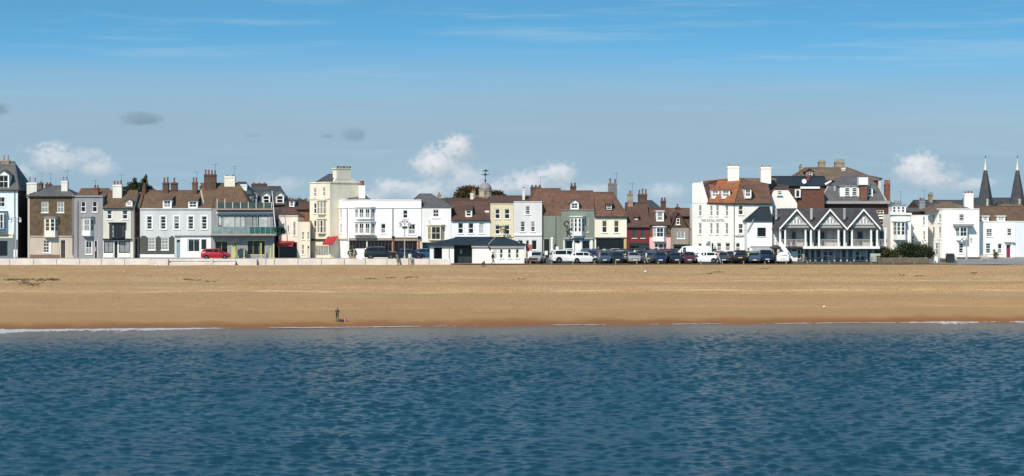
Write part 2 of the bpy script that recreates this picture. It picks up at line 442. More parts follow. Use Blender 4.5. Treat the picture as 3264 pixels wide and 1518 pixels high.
# ------------------------------------------------------------------ a house seen from the sea
class House:
    def __init__(s, name, label, chain, ytop, wall, depth=9.0, base=7.0, cat='house', group=None, ztop=None, inset=.012):
        # chain: corner points (photo column, distance) of the seaward walls, left to right
        s.ch = [(X(p, y), y) for p, y in chain]
        s.ch[0] = (s.ch[0][0] + inset, s.ch[0][1]); s.ch[-1] = (s.ch[-1][0] - inset, s.ch[-1][1])
        s.chpx = [p for p, _ in chain]
        s.Y = min(y for _, y in s.ch); s.depth = depth; s.base = base
        Ym = sum(y for _, y in s.ch) / len(s.ch)
        s.top = Z(ytop, Ym) if ztop is None else ztop
        s.x0, s.x1 = s.ch[0][0], s.ch[-1][0]; s.yb = s.Y + depth
        s.root = thing(name, label, cat, ((s.x0 + s.x1) / 2, s.Y + depth / 2, base), group)
        s.o = ORG[s.root.name]; s.wallm = wall
        s.holes = [[] for _ in range(len(s.ch) - 1)]
        s.mbw = MB(); s.flat = True; s.zsplit = None; s.lowm = None
    def loc(s, x, y, z): return (x - s.o[0], y - s.o[1], z - s.o[2])
    def hit(s, px, k=None):
        if k is None:
            k = 0
            for i in range(len(s.chpx) - 1):
                if s.chpx[i] <= px: k = i
        (ax, ay), (bx, by) = s.ch[k], s.ch[k + 1]
        m = (px - CX) / F
        den = (bx - ax) - m * (by - ay)
        t = (m * ay - ax) / den
        return k, t, ax + t * (bx - ax), ay + t * (by - ay)
    def win(s, pa, pb, ya, yb, gl='g', door=None, **kw):
        k, t0, xa, y_a = s.hit((pa + pb) / 2)
        _, t0, xa, y_a = s.hit(pa, k); _, t1, xb, y_b = s.hit(pb, k)
        Ym = (y_a + y_b) / 2
        L = math.hypot(s.ch[k + 1][0] - s.ch[k][0], s.ch[k + 1][1] - s.ch[k][1])
        u0, u1 = max(.02, t0 * L), min(L - .02, t1 * L)
        z0, z1 = Z(yb, Ym), Z(ya, Ym)
        if door is not None: z0 = s.base + .06
        s.holes[k].append((u0, u1, z0, z1))
        rz = math.atan2(s.ch[k + 1][1] - s.ch[k][1], s.ch[k + 1][0] - s.ch[k][0])
        loc = s.loc((xa + xb) / 2, Ym, z0)
        if door is not None: return put_door(s.root, loc, rz, u1 - u0, z1 - z0, door, **kw)
        return put_window(s.root, loc, rz, u1 - u0, z1 - z0, gl, **kw)
    def wins(s, cpx, rpx, **kw):
        for a, b in cpx:
            for c, d in rpx: s.win(a, b, c, d, **kw)
    def band(s, name, pa, pb, ya, yb, proud, m, k=None, back=0.0):
        kk, t0, xa, y_a = s.hit(pa, k); _, t1, xb, y_b = s.hit(pb, kk); Ym = (y_a + y_b) / 2
        b = MB(); b.seg((xa, y_a), (xb, y_b), back, proud, Z(yb, Ym), Z(ya, Ym))
        return b.build(name, m, s.root)
    def pipe(s, px, ya, yb):
        _, _, x, y = s.hit(px); b = MB(); b.tube((x, y - .09, Z(yb, y)), (x, y - .09, Z(ya, y)), .055)
        return b.build('drainpipe', PIPE, s.root)
    def roof(s, rpy, m, y0=0.0, depth=None, ze=None, hl=0.0, hr=0.0, ov=.18, px0=None, px1=None, rpos=.5, gut=True, t=.12):
        # ridge parallel to the sea front; hl / hr pull the ridge ends in (hips)
        depth = depth or s.depth - y0
        ya, yb_ = s.Y + y0, s.Y + y0 + depth; yr = ya + depth * rpos
        ze = s.top if ze is None else ze; zr = Z(rpy, yr)
        x0 = s.x0 if px0 is None else X(px0, ya); x1 = s.x1 if px1 is None else X(px1, ya)
        sl = (zr - ze) / (yr - ya); slb = (zr - ze) / (yb_ - yr)
        if y0 == 0 and px0 is None:
            s.flat = False
        ex0 = x0 - (ov if hl else .02); ex1 = x1 + (ov if hr else .02)
        f = ov if y0 == 0 else 0
        lift = t
        vs = [(ex0, ya - f, ze - f * sl + lift), (ex1, ya - f, ze - f * sl + lift), (x1 - hr + (0 if hr else .02), yr, zr + lift), (x0 + hl - (0 if hl else .02), yr, zr + lift),
              (ex1, yb_ + f, ze - f * slb + lift), (ex0, yb_ + f, ze - f * slb + lift)]
        polys = [(0, 1, 2, 3), (3, 2, 4, 5)]
        if hl: polys.append((0, 3, 5))
        if hr: polys.append((1, 4, 2))
        b = MB(); b.slab(vs, polys, t)
        ro = b.build('roof', m, s.root)
        b = MB(); b.tube((x0 + hl, yr, zr + lift), (x1 - hr, yr, zr + lift), .11, n=6)
        if hl: b.tube((x0 + hl, yr, zr + lift), (ex0, ya - f, ze - f * sl + lift), .09, n=6)
        if hr: b.tube((x1 - hr, yr, zr + lift), (ex1, ya - f, ze - f * sl + lift), .09, n=6)
        rt = b.build('ridge', m, s.root); rt.parent = ro
        for x, hh in ((x0, hl), (x1, hr)):
            if not hh: s.mbw.add([(x, ya, ze), (x, yb_, ze), (x, yr, zr)], [(0, 1, 2)])
        if gut and y0 == 0:
            b = MB(); b.box(x0, x1, ya - f - .1, ya - f, ze - f * sl - .04, ze - f * sl + .07); b.build('gutter', BLACKP, s.root)
        s.rf = (ya, ze + lift, sl)
        return ro
    def chimney(s, pa, pb, yt, yb, back, m=None, pots=2, ph=1.0, pm=None, d=.9, cap=True, potr=.13):
        Yc = s.Y + back; x0, x1 = X(pa, Yc), X(pb, Yc); z0, z1 = Z(yb, Yc) - .6, Z(yt, Yc)
        m = m or B_DARK
        b = MB(); b.box(x0 + .05, x1 - .05, Yc, Yc + d, z0, z1 - .24)
        b.box(x0, x1, Yc - .05, Yc + d + .05, z1 - .24, z1 - .1); b.box(x0 + .06, x1 - .06, Yc + .01, Yc + d - .01, z1 - .1, z1)
        c = b.build('chimney', m, s.root)
        for i in range(pots):
            x = x0 + (x1 - x0) * (i + .5) / pots; b = MB(); hgt = ph * random.uniform(.8, 1.1)
            b.lathe(x, Yc + d / 2, [(potr, z1), (potr * .85, z1 + hgt * .8), (potr * 1.1, z1 + hgt * .84), (potr * .9, z1 + hgt)], 8)
            b.build('pot', pm or POT, c)
        if s.Y < 310 and random.random() < .45:
            b = MB(); xm = x1 - .12; ym = Yc + .3; b.tube((xm, ym, z1 - .3), (xm, ym, z1 + 1.5), .018, n=5); b.tube((xm - .5, ym, z1 + 1.4), (xm + .35, ym, z1 + 1.4), .014, n=5)
            for k in range(4): b.tube((xm - .45 + k * .22, ym - .22, z1 + 1.4), (xm - .45 + k * .22, ym + .22, z1 + 1.4), .010, n=4)
            b.build('aerial', IRON, c)
        return c
    def dormer(s, pa, pb, ya, yb, m=None, rm=None, gl='g', kind='flat', cols=None, wm_=.12, sash=True):
        y0, ze, sl = s.rf; m = m or WHITE; rm = rm or R_BROWN
        yf = y0 + 1.2
        for _ in range(4):
            zb = Z(yb, yf); yf = max(y0 + .15, y0 + (zb - ze) / sl)
        zt = Z(ya, yf); x0, x1 = X(pa, yf), X(pb, yf); ybk = min(y0 + (zt - ze) / sl + .2, yf + 6)
        b = MB(); hw = wm_
        # cheeks and face with an opening
        b.box(x0, x1, yf + .16, ybk, zb - .15, zt)
        b.box(x0, x0 + hw, yf, yf + .16, zb, zt); b.box(x1 - hw, x1, yf, yf + .16, zb, zt)
        b.box(x0 + hw, x1 - hw, yf, yf + .16, zt - hw, zt); b.box(x0 + hw, x1 - hw, yf, yf + .16, zb - .1, zb + hw)
        d = b.build('dormer', m, s.root)
        b = MB(); xm = (x0 + x1) / 2
        if kind == 'flat': b.box(x0 - .12, x1 + .12, yf - .15, ybk + .4, zt, zt + .1)
        elif kind == 'slope':
            b.slab([(x0 - .12, yf - .15, zt + .08), (x1 + .12, yf - .15, zt + .08), (x1 + .12, ybk + 1.2, zt + .75), (x0 - .12, ybk + 1.2, zt + .75)], [(0, 1, 2, 3)], .1)
        else:
            hz = (x1 - x0) * .42
            vs = [(x0 - .15, yf - .18, zt - .03), (xm, yf - .18, zt + hz), (x1 + .15, yf - .18, zt - .03), (x0 - .15, ybk + .9, zt - .03), (xm, ybk + 1.6, zt + hz), (x1 + .15, ybk + .9, zt - .03)]
            b.slab(vs, [(0, 3, 4, 1), (1, 4, 5, 2)], .09)
            b2 = MB(); b2.xz([(x0, zt), (x1, zt), (xm, zt + hz - .12)], yf + .01, yf + .1); b2.build('gable_board', m, d)
        b.build('dormer_roof', rm, d)
        put_window(d, s.loc(xm, yf, zb + hw), 0, (x1 - x0) - 2 * hw, zt - zb - 2 * hw, gl, cols=cols, sill=False, deep=True, sash=sash)
        return d
    def bay(s, pa, pb, yt, yb, ga, gb, proj=.7, cant=.35, m=None, n=2, side=True, gl='g', canopy=None, cov=.16, corn=.13, rows=2, foot=True, mw=.12, split=None):
        k, _, xa, y_a = s.hit(pa); _, _, xb, y_b = s.hit(pb, k); m = m or WHITE
        dx, dy = xb - xa, y_b - y_a; L = math.hypot(dx, dy); ux, uy = dx / L, dy / L; nx, ny = uy, -ux
        def pt(u_, o): return (xa + ux * u_ + nx * o, y_a + uy * u_ + ny * o)
        Ym = (y_a + y_b) / 2 - proj / 2
        zt, zb, zg1, zg0 = Z(yt, Ym), Z(yb, Ym), Z(ga, Ym), Z(gb, Ym)
        A, B, C, D = pt(0, 0), pt(cant, proj), pt(L - cant, proj), pt(L, 0)
        b = MB()
        b.prism([A, B, C, D], zb, zg0); b.prism([A, B, C, D], zg1, zt)
        if foot: b.prism([pt(.15, 0), pt(cant + .1, proj * .7), pt(L - cant - .1, proj * .7), pt(L - .15, 0)], zb - .12, zb)
        faces = [(A, B, 1), (B, C, n), (C, D, 1)]
        panes = []
        for p, q, nn in faces:
            l = math.hypot(q[0] - p[0], q[1] - p[1])
            if l < .15: continue
            def at(t): return (p[0] + (q[0] - p[0]) * t, p[1] + (q[1] - p[1]) * t)
            for i in range(nn + 1):
                hw = mw / l; t0, t1 = max(0, i / nn - hw), min(1, i / nn + hw)
                b.seg(at(t0), at(t1), -.1, 0, zg0, zg1)
            for r_ in range(1, rows):
                zz = zg0 + (zg1 - zg0) * r_ / rows
                b.seg(at(.02), at(.98), -.08, -.015, zz - .03, zz + .03)
            for i in range(nn):
                if l / nn > .75:
                    t = (i + .5) / nn; hw = .02 / l; b.seg(at(t - hw), at(t + hw), -.08, -.015, zg0, zg1)
                panes.append((at(i / nn + (mw - .01) / l), at((i + 1) / nn - (mw - .01) / l)))
        w = b.build('bay_window', m, s.root)
        for i, (p, q) in enumerate(panes):
            zm_ = (zg0 + zg1) / 2
            for za_, zb_, g_ in (((zg0, zm_, split), (zm_, zg1, gl[i % len(gl)])) if split else ((zg0, zg1, gl[i % len(gl)]),)):
                pb_ = MB(); pb_.seg(p, q, -.065, -.05, za_, zb_); pb_.build('pane', GLS[g_], w)
        cb = MB(); cb.prism([pt(-cov, -.02), pt(cant - cov * .6, proj + cov), pt(L - cant + cov * .6, proj + cov), pt(L + cov, -.02)], zt, zt + corn)
        cb.build('cornice', canopy or m, w)
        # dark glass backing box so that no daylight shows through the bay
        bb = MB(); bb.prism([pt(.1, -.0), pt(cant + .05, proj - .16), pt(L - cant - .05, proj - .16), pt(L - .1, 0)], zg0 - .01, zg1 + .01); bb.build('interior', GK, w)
        return w
    def finish(s, coping=None, back_only=False):
        b = s.mbw
        for k in range(len(s.ch) - 1):
            facade(b, s.ch[k], s.ch[k + 1], s.base - .25, s.top, s.holes[k], zsplit=s.zsplit)
        ax, ay = s.ch[0]; bx, by = s.ch[-1]; z0, z1 = s.base - .25, s.top
        b.add([(ax, ay, z0), (ax, s.yb, z0), (ax, s.yb, z1), (ax, ay, z1)], [(0, 1, 2, 3)])
        b.add([(bx, by, z0), (bx, s.yb, z0), (bx, s.yb, z1), (bx, by, z1)], [(0, 1, 2, 3)])
        b.add([(ax, s.yb, z0), (bx, s.yb, z0), (bx, s.yb, z1), (ax, s.yb, z1)], [(0, 1, 2, 3)])
        if s.flat:
            n = len(s.ch); pts = [(x, y, z1 - .002) for x, y in s.ch] + [(bx, s.yb, z1 - .002), (ax, s.yb, z1 - .002)]
            b.add(pts, [tuple(range(len(pts)))])
        # inside lining a hand's breadth behind the walls keeps rooms dark
        w = b.build('wall', [s.wallm] + ([s.lowm] if s.lowm else []), s.root)
        if coping:
            m, h, pr = coping
            cb = MB()
            for k in range(len(s.ch) - 1): cb.seg(s.ch[k], s.ch[k + 1], -.3, pr, s.top, s.top + h)
            cb.box(ax, ax + .28, ay + .3, s.yb, s.top, s.top + h); cb.box(bx - .28, bx, by + .3, s.yb, s.top, s.top + h)
            cb.build('parapet_coping', m, s.root)
        return s
def facade(b, p, q, z0, z1, holes, rd=.16, zsplit=None):
    dx, dy = q[0] - p[0], q[1] - p[1]; L = math.hypot(dx, dy); ux, uy = dx / L, dy / L; ix, iy = -uy, ux
    def P(u_, z, d=0): return (p[0] + ux * u_ + ix * d, p[1] + uy * u_ + iy * d, z)
    us = sorted({0.0, L} | {h[0] for h in holes} | {h[1] for h in holes}); us = [a for a in us if 0 <= a <= L]
    zs = sorted({z0, z1} | ({zsplit} if zsplit else set()) | {h[2] for h in holes} | {h[3] for h in holes}); zs = [a for a in zs if z0 <= a <= z1]
    for i in range(len(us) - 1):
        for j in range(len(zs) - 1):
            cu, cz = (us[i] + us[i + 1]) / 2, (zs[j] + zs[j + 1]) / 2
            if any(h[0] < cu < h[1] and h[2] < cz < h[3] for h in holes): continue
            b.mi = 1 if (zsplit and cz < zsplit) else 0
            b.add([P(us[i], zs[j]), P(us[i + 1], zs[j]), P(us[i + 1], zs[j + 1]), P(us[i], zs[j + 1])], [(0, 1, 2, 3)])
    for u0, u1, a, c in holes:
        b.mi = 1 if (zsplit and c < zsplit) else 0
        b.add([P(u0, a), P(u1, a), P(u1, c), P(u0, c), P(u0, a, rd), P(u1, a, rd), P(u1, c, rd), P(u0, c, rd)],
              [(0, 1, 5, 4), (1, 2, 6, 5), (2, 3, 7, 6), (3, 0, 4, 7)])
    b.mi = 0

# ------------------------------------------------------------------ terrain: sea, beach, promenade, road, car park, land
def shore(x):
    x = np.clip(np.asarray(x, float), -130, 130)
    return 246.5 + 0.19 * x + 0.7 * np.sin(x * .045 + .6) + .35 * np.sin(x * .13 + 1.0) + .18 * np.sin(x * .41)
BT = 283.2                       # top of the beach
def smooth_noise(x, y, seeds, lx, ly, n=10):
    r = np.random.default_rng(seeds); o = 0
    for _ in range(n):
        a, b_, p, k = r.normal(), r.normal(), r.uniform(0, 6.28), r.uniform(.5, 1.5)
        o = o + np.sin(x * a * k / lx + y * b_ * k / ly + p)
    return o / n ** .5
def beach_z(x, y):
    x = np.asarray(x, float); y = np.asarray(y, float)
    ys = shore(x); t = (y - ys) / (BT - ys)
    z = np.where(t < 0, (y - ys) * .16, 6.35 * (1.10 * np.clip(t, 0, 1) - .10 * np.clip(t, 0, 1) ** 3))
    tt = np.clip(t, 0, 1)
    wob = .022 * smooth_noise(x, y, 3, 14, 40)
    for c, w_, a in ((.28, .05, .14), (.53, .030, .32), (.72, .025, .20), (.86, .025, .12)):
        z = z + a * np.tanh((tt - c - wob) / w_) * np.exp(-((tt - c - wob) / .10) ** 2)
    z = z + np.where(t > .02, .035, .0) * smooth_noise(x, y, 9, 1.6, .8, 14) + np.where(t > .3, .05, 0) * smooth_noise(x, y, 21, 6, 1.2, 12) * np.clip(1 - tt, .2, 1)
    for px, py, rx, ry, d in ((100, 902, 3.4, 1.7, .42), (645, 894, 2.5, .45, .20), (1230, 887, 4.0, .5, .12), (560, 884, 3, .5, .1),
                              (2420, 878, 3, .5, .10), (2950, 874, 3.2, .5, .14), (1700, 888, 4, .5, .1), (2300, 855, 2.2, .4, .1)):
        Yp = 283.2 - (py - 845) / 200 * 36; xp = X(px, Yp)
        z = z - d * np.exp(-((x - xp) / rx) ** 4 - ((y - Yp) / ry) ** 2)
    return z
def ground_z(x, y):              # inland of the beach
    x = float(x)
    if x < X(1372, 287) : return 7.02 if y > 283.6 else 6.35
    return 6.42 + .60 * min(1, max(0, (y - 284) / 20))

def grid(name, xs, ys, fz, m, smooth=True):
    nx, ny = len(xs), len(ys)
    gx, gy = np.meshgrid(xs, ys); gz = fz(gx, gy)
    co = np.stack([gx, gy, gz], -1).reshape(-1, 3)
    idx = np.arange(nx * ny).reshape(ny, nx)
    q = np.stack([idx[:-1, :-1], idx[:-1, 1:], idx[1:, 1:], idx[1:, :-1]], -1).reshape(-1, 4)
    me = bpy.data.meshes.new(name)
    me.vertices.add(len(co)); me.vertices.foreach_set('co', co.astype(np.float32).ravel())
    me.loops.add(q.size); me.loops.foreach_set('vertex_index', q.astype(np.int32).ravel())
    me.polygons.add(len(q)); me.polygons.foreach_set('loop_start', np.arange(0, q.size, 4, dtype=np.int32))
    me.polygons.foreach_set('use_smooth', np.full(len(q), smooth))
    me.update(calc_edges=True); me.materials.append(m)
    o = bpy.data.objects.new(name, me); COL.objects.link(o)
    tag(o, kind='structure')
    return o, co

def node_mat(name):
    m = bpy.data.materials.new(name); m.use_nodes = True
    return m, m.node_tree, m.node_tree.nodes, m.node_tree.nodes['Principled BSDF']
def ramp(t, src, stops):
    r = t.nodes.new('ShaderNodeValToRGB'); e = r.color_ramp.elements
    while len(e) < len(stops): e.new(.5)
    for k, (p_, c) in enumerate(stops): e[k].position = p_; e[k].color = (*c, 1)
    t.links.new(src, r.inputs[0]); return r.outputs[0]
def tnoise(t, vec, scale, detail=4, rough=.6, sc=None):
    n = t.nodes.new('ShaderNodeTexNoise'); n.inputs['Scale'].default_value = scale; n.inputs['Detail'].default_value = detail; n.inputs['Roughness'].default_value = rough
    if sc:
        mp = t.nodes.new('ShaderNodeMapping'); mp.inputs['Scale'].default_value = sc; t.links.new(vec, mp.inputs[0]); vec = mp.outputs[0]
    t.links.new(vec, n.inputs['Vector']); return n.outputs[0]
def tmix(t, fac, a, b_, mode='MIX'):
    n = t.nodes.new('ShaderNodeMix'); n.data_type = 'RGBA'; n.blend_type = mode
    for i, v_ in ((0, fac), (6, a), (7, b_)):
        if isinstance(v_, (int, float)): n.inputs[i].default_value = v_
        elif isinstance(v_, tuple): n.inputs[i].default_value = (*v_, 1)
        else: t.links.new(v_, n.inputs[i])
    return n.outputs[2]
def tmap(t, src, a, b_, c=0., d=1., smooth=True):
    n = t.nodes.new('ShaderNodeMapRange'); n.interpolation_type = 'SMOOTHSTEP' if smooth else 'LINEAR'
    t.links.new(src, n.inputs[0])
    for i, v_ in enumerate((a, b_, c, d)): n.inputs[i + 1].default_value = v_
    return n.outputs[0]
def tmath(t, op, a, b_):
    n = t.nodes.new('ShaderNodeMath'); n.operation = op
    for i, v_ in enumerate((a, b_)):
        if isinstance(v_, (int, float)): n.inputs[i].default_value = v_
        else: t.links.new(v_, n.inputs[i])
    return n.outputs[0]

# --- shingle
SHINGLE, t, nd, p = node_mat('shingle')
co_ = nd.new('ShaderNodeTexCoord').outputs['Object']
peb = nd.new('ShaderNodeTexVoronoi'); peb.inputs['Scale'].default_value = 7.0; t.links.new(co_, peb.inputs['Vector'])
c0 = ramp(t, tnoise(t, co_, .35, 5), [(.3, (.305, .192, .094)), (.7, (.378, .240, .119))])
c0 = tmix(t, .55, c0, ramp(t, peb.outputs['Color'], [(0, (.185, .115, .057)), (.5, (.32, .204, .101)), (1, (.50, .345, .190))]))
strk = tnoise(t, co_, 1.0, 4, .6, (.10, .9, .9))
c0 = tmix(t, tmap(t, strk, .50, .75, 0, .35), c0, (.46, .325, .190))
strk2 = tnoise(t, co_, 1.0, 5, .65, (.22, 1.6, 1.6))
c0 = tmix(t, tmap(t, strk2, .63, .76, 0, .5), c0, (.17, .115, .060))
c0 = tmix(t, tmap(t, tnoise(t, co_, 2.2, 5, .7, (.5, 1.3, 1.3)), .66, .74, 0, .75), c0, (.115, .080, .045))
sz = nd.new('ShaderNodeSeparateXYZ'); t.links.new(co_, sz.inputs[0])
bandn = tmath(t, 'ADD', sz.outputs[2], tmath(t, 'MULTIPLY', tnoise(t, co_, .12, 5, .6, (.5, 1, 1)), .9))
for lo_, w_, k_ in ((3.95, .16, .55), (4.95, .10, .4), (2.2, .2, .25)):
    up_ = tmap(t, bandn, lo_ - w_, lo_, 0, 1); dn_ = tmap(t, bandn, lo_, lo_ + w_ * .6, 1, 0)
    c0 = tmix(t, tmath(t, 'MULTIPLY', tmath(t, 'MULTIPLY', up_, dn_), tmath(t, 'MULTIPLY', tmap(t, tnoise(t, co_, .3, 4, .6, (.3, 1, 1)), .35, .6), k_)), c0, (.56, .42, .265))
wetn = tmath(t, 'ADD', sz.outputs[2], tmath(t, 'MULTIPLY', tnoise(t, co_, .25, 4), .9))
wet = tmap(t, wetn, .62, 1.35, 1, 0)
damp = tmap(t, wetn, 1.0, 4.6, .62, 0)
c0 = tmix(t, damp, c0, (.285, .165, .068))
c0 = tmix(t, wet, c0, (.22, .095, .028))
t.links.new(c0, p.inputs['Base Color']); p.inputs['Specular IOR Level'].default_value = .25
t.links.new(tmap(t, wet, 0, 1, .9, .5), p.inputs['Roughness'])
bm_ = nd.new('ShaderNodeBump'); bm_.inputs['Strength'].default_value = .6; bm_.inputs['Distance'].default_value = .08
t.links.new(tmath(t, 'ADD', peb.outputs['Distance'], tnoise(t, co_, 3, 5, .7)), bm_.inputs['Height']); t.links.new(bm_.outputs[0], p.inputs['Normal'])
xs_b = np.concatenate([np.linspace(-900, -86, 20)[:-1], np.arange(-86, 86.01, .4), np.linspace(86, 900, 20)[1:]])
beach, _ = grid('beach', xs_b, np.concatenate([np.linspace(60, 222, 12)[:-1], np.arange(222, BT + 1.4, .3)]), lambda x, y: np.where(y > BT, np.minimum(beach_z(x, np.minimum(y, BT)), 6.4), beach_z(x, y)), SHINGLE)

# --- sea
SEA, t, nd, p = node_mat('sea_water')
co_ = nd.new('ShaderNodeTexCoord').outputs['Object']
at_ = nd.new('ShaderNodeAttribute'); at_.attribute_name = 'shore'
turb = tmap(t, tmath(t, 'ADD', at_.outputs['Fac'], tmath(t, 'MULTIPLY', tnoise(t, co_, .05, 4, .6, (.5, 1, 1)), 40)), 16, 78, 1, 0)
deepc = ramp(t, tnoise(t, co_, .045, 4, .6, (.6, 1.2, 1)), [(.3, (.005, .034, .053)), (.7, (.007, .046, .068))])
t.links.new(tmix(t, turb, deepc, (.110, .112, .112)), p.inputs['Base Color'])
p.inputs['Roughness'].default_value = .2; p.inputs['IOR'].default_value = 1.333
bm_ = nd.new('ShaderNodeBump'); bm_.inputs['Strength'].default_value = 1.0; bm_.inputs['Distance'].default_value = .15
rip = tmath(t, 'ADD', tmath(t, 'MULTIPLY', tnoise(t, co_, 1.7, 3, .6, (.7, 1.2, 1)), .8), tmath(t, 'MULTIPLY', tnoise(t, co_, 7.0, 3, .6, (.8, 1.2, 1)), .55))
t.links.new(rip, bm_.inputs['Height']); t.links.new(bm_.outputs[0], p.inputs['Normal'])
WV = []
for i in range(72):
    lam = .42 * (2.0 / .42) ** rng.random()
    th = R(86) + rng.normal() * R(27)
    WV.append((2 * math.pi / lam * math.cos(th), 2 * math.pi / lam * math.sin(th), rng.uniform(0, 6.28), lam ** .5 * rng.uniform(.4, 1.4)))
_nrm = (sum(a * a for *_, a in WV) / 2) ** .5
def sea_z(x, y):
    # low choppy wavelets: sparse sharp crests over broad flat troughs, stronger where the wind catches
    h_ = np.zeros_like(x)
    for kx, ky, ph, a in WV: h_ += a * np.cos(kx * x + ky * y + ph)
    h_ /= _nrm
    wind = np.clip(1 + .18 * smooth_noise(x, y, 31, 14, 26) + .14 * smooth_noise(x, y, 33, 3.5, 6), .35, 1.8)
    d = np.clip((shore(x) - y) / 45, .10, 1)
    return .0125 * wind * (np.exp(.85 * np.clip(h_, -4, 2.8)) - 1.4) * d - .02 + .02 * smooth_noise(x, y, 37, 2.5, 2.5)
for xw, ya_, yb_, dx_, dy_ in ((35, 88, 130, .15, .085), (47, 130, 182, .18, .10), (65, 182, 263.5, .24, .13)):
    o, c_ = grid('sea', np.linspace(-xw, xw, int(2 * xw / dx_) + 1), np.linspace(ya_, yb_, int((yb_ - ya_) / dy_) + 1), sea_z, SEA)
    a_ = o.data.attributes.new('shore', 'FLOAT', 'POINT'); a_.data.foreach_set('value', (shore(c_[:, 0]) - c_[:, 1]).astype(np.float32))
for xs, ys in (((-3000, -65), (-3000, 264)), ((65, 3000), (-3000, 264)), ((-65, 65), (-3000, 88)), ((-65, -35), (88, 130)), ((35, 65), (88, 130)), ((-65, -47), (130, 182)), ((47, 65), (130, 182))):
    o, c_ = grid('sea', np.array(xs, float), np.array(ys, float), lambda x, y: np.zeros_like(x) - .03, SEA)
    a_ = o.data.attributes.new('shore', 'FLOAT', 'POINT'); a_.data.foreach_set('value', np.full(4, 80, np.float32))
# --- surf along the waterline
FOAM = mat('surf_foam', (.36, .37, .38), .6, .3, 2.5, bump=.6, bscale=10)
b = MB()
xx = np.arange(-72, 72, .22)
dens = {}
def foam_amt(px):
    v_ = .34
    if px < 560: v_ = 1.0
    elif px < 880: v_ = .8
    elif px < 1450: v_ = .5
    elif px > 2950: v_ = .9
    elif px > 2100: v_ = .40
    return v_
xx = np.arange(-72, 72, .11)
fz = smooth_noise(xx, xx * 0, 41, 2.8, 1, 14); fz2 = rng.normal(size=len(xx)); fz3 = smooth_noise(xx, xx * 0, 47, .45, 1, 14)
def foam_w(i):
    px = CX + xx[i] / 245 * F
    return foam_amt(px) * (.46 + .34 * fz[i]) + .13 * fz3[i] * foam_amt(px) ** .5 + .10 * abs(fz2[i]) * foam_amt(px) - .16
for i in range(len(xx)):
    w_ = foam_w(i)
    if w_ < .0: continue
    px = CX + xx[i] / 245 * F; left_ = max(0., min(1., (640 - px) / 120)); deep_ = 1 + 4.5 * left_ + 2.0 * (px > 3050)
    for k_ in range(2 + int(4 * w_ + 9 * left_)):
        x_ = xx[i] + rng.uniform(-.1, .1); y_ = float(shore(x_)) + .15 + .25 * fz3[i] - abs(rng.normal()) * (.15 + 1.1 * min(w_, .8)) * deep_; r_ = rng.uniform(.06, .22) * (1 + .8 * left_); hh = rng.uniform(.03, .06 + .12 * min(w_, .8))
        z_ = .03; a0 = rng.uniform(0, 1.5); ring = [(x_ + r_ * 1.5 * math.cos(a0 + k * 1.257) * rng.uniform(.6, 1.2), y_ + r_ * .8 * math.sin(a0 + k * 1.257), z_) for k in range(5)]
        b.add(ring + [(x_, y_, z_ + hh)], [(k, (k + 1) % 5, 5) for k in range(5)])
tag(b.build('surf_foam', FOAM), 'broken line of white surf where the sea meets the shingle', 'surf', kind='stuff')

# --- land behind the beach
ASPH = mat('asphalt', (.075, .073, .075), .9, .2, .5, bump=.3, fine=.12)
ASPH2 = mat('worn_asphalt', (.21, .205, .215), .9, .15, .4, bump=.3, fine=.1)
PAVE = mat('paving', (.33, .30, .27), .9, .15, .8, bump=.2, fine=.1)
LANDM = mat('town_ground', (.12, .11, .09), .95, .3, .02)
o, _ = grid('ground', np.array([-6000, 6000.]), np.array([283.0, 304.0, 330, 9000.]), lambda x, y: 6.30 + .70 * np.clip((y - 283) / 21, 0, 1) - .06, LANDM, False)
xp = X(1372, 287)
b = MB(); b.box(-900, xp, 283.85, 290.2, 6.2, 7.02); tag(b.build('promenade', PAVE), kind='structure')
b = MB(); b.box(-900, xp, 290.2, 300.2, 6.2, 6.92); tag(b.build('road', ASPH), kind='structure')
b = MB(); b.box(-900, xp, 300.2, 340, 6.2, 7.04); tag(b.build('pavement', PAVE), kind='structure')
WL = mat('road_paint', (.7, .7, .66), .7, .15, 3)
b = MB()
for k in range(34):
    x_ = -80 + k * 5; 
    if x_ + 2 < xp: b.box(x_, x_ + 2, 295.1, 295.2, 6.921, 6.925)
tag(b.build('road_marking', WL), 'broken white centre line painted on the seafront road', 'road marking', kind='structure')
def sheet(name, x0, x1, y0, y1, m, dz, ex=0):
    f = lambda x, y: 6.42 + .60 * np.clip((y - 284) / 20, 0, 1) + dz
    tag(grid(name, np.linspace(x0, x1, 6), np.array([y0, 287, 291, 296, 300, 304, y1], float), f, m, False)[0], kind='structure')
sheet('car_park', xp, X(2960, 290), 284.2, 330, ASPH, .0)
sheet('seafront_road', X(2960, 290) + .004, 900, 283.7, 303.4, ASPH2, .0)
b = MB(); b.box(X(2900, 304), 900, 303.0, 303.4, 6.7, 7.10); tag(b.build('kerb', PAVE), kind='structure')
b = MB(); b.box(X(2900, 304), 900, 303.4, 340, 6.7, 7.12); tag(b.build('pavement', PAVE), kind='structure')

# --- sea wall in cast panels
SW = thing('sea_wall', 'long low pale concrete wall between the shingle and the promenade', 'wall', (X(700, 283.5), 283.5, 6.3))
edges = [-240, -170, -100, -40, 32, 108, 181, 255, 324, 398, 478]
for a, c in zip(edges[:-1], edges[1:]):
    b = MB(); x0, x1 = X(a, 283.5) + .03, X(c, 283.5) - .03
    b.yz([(283.3, 6.1), (283.84, 6.1), (283.84, 7.15), (283.42, 7.15), (283.36, 7.10)], x0, x1); b.build('panel', CONC, SW)
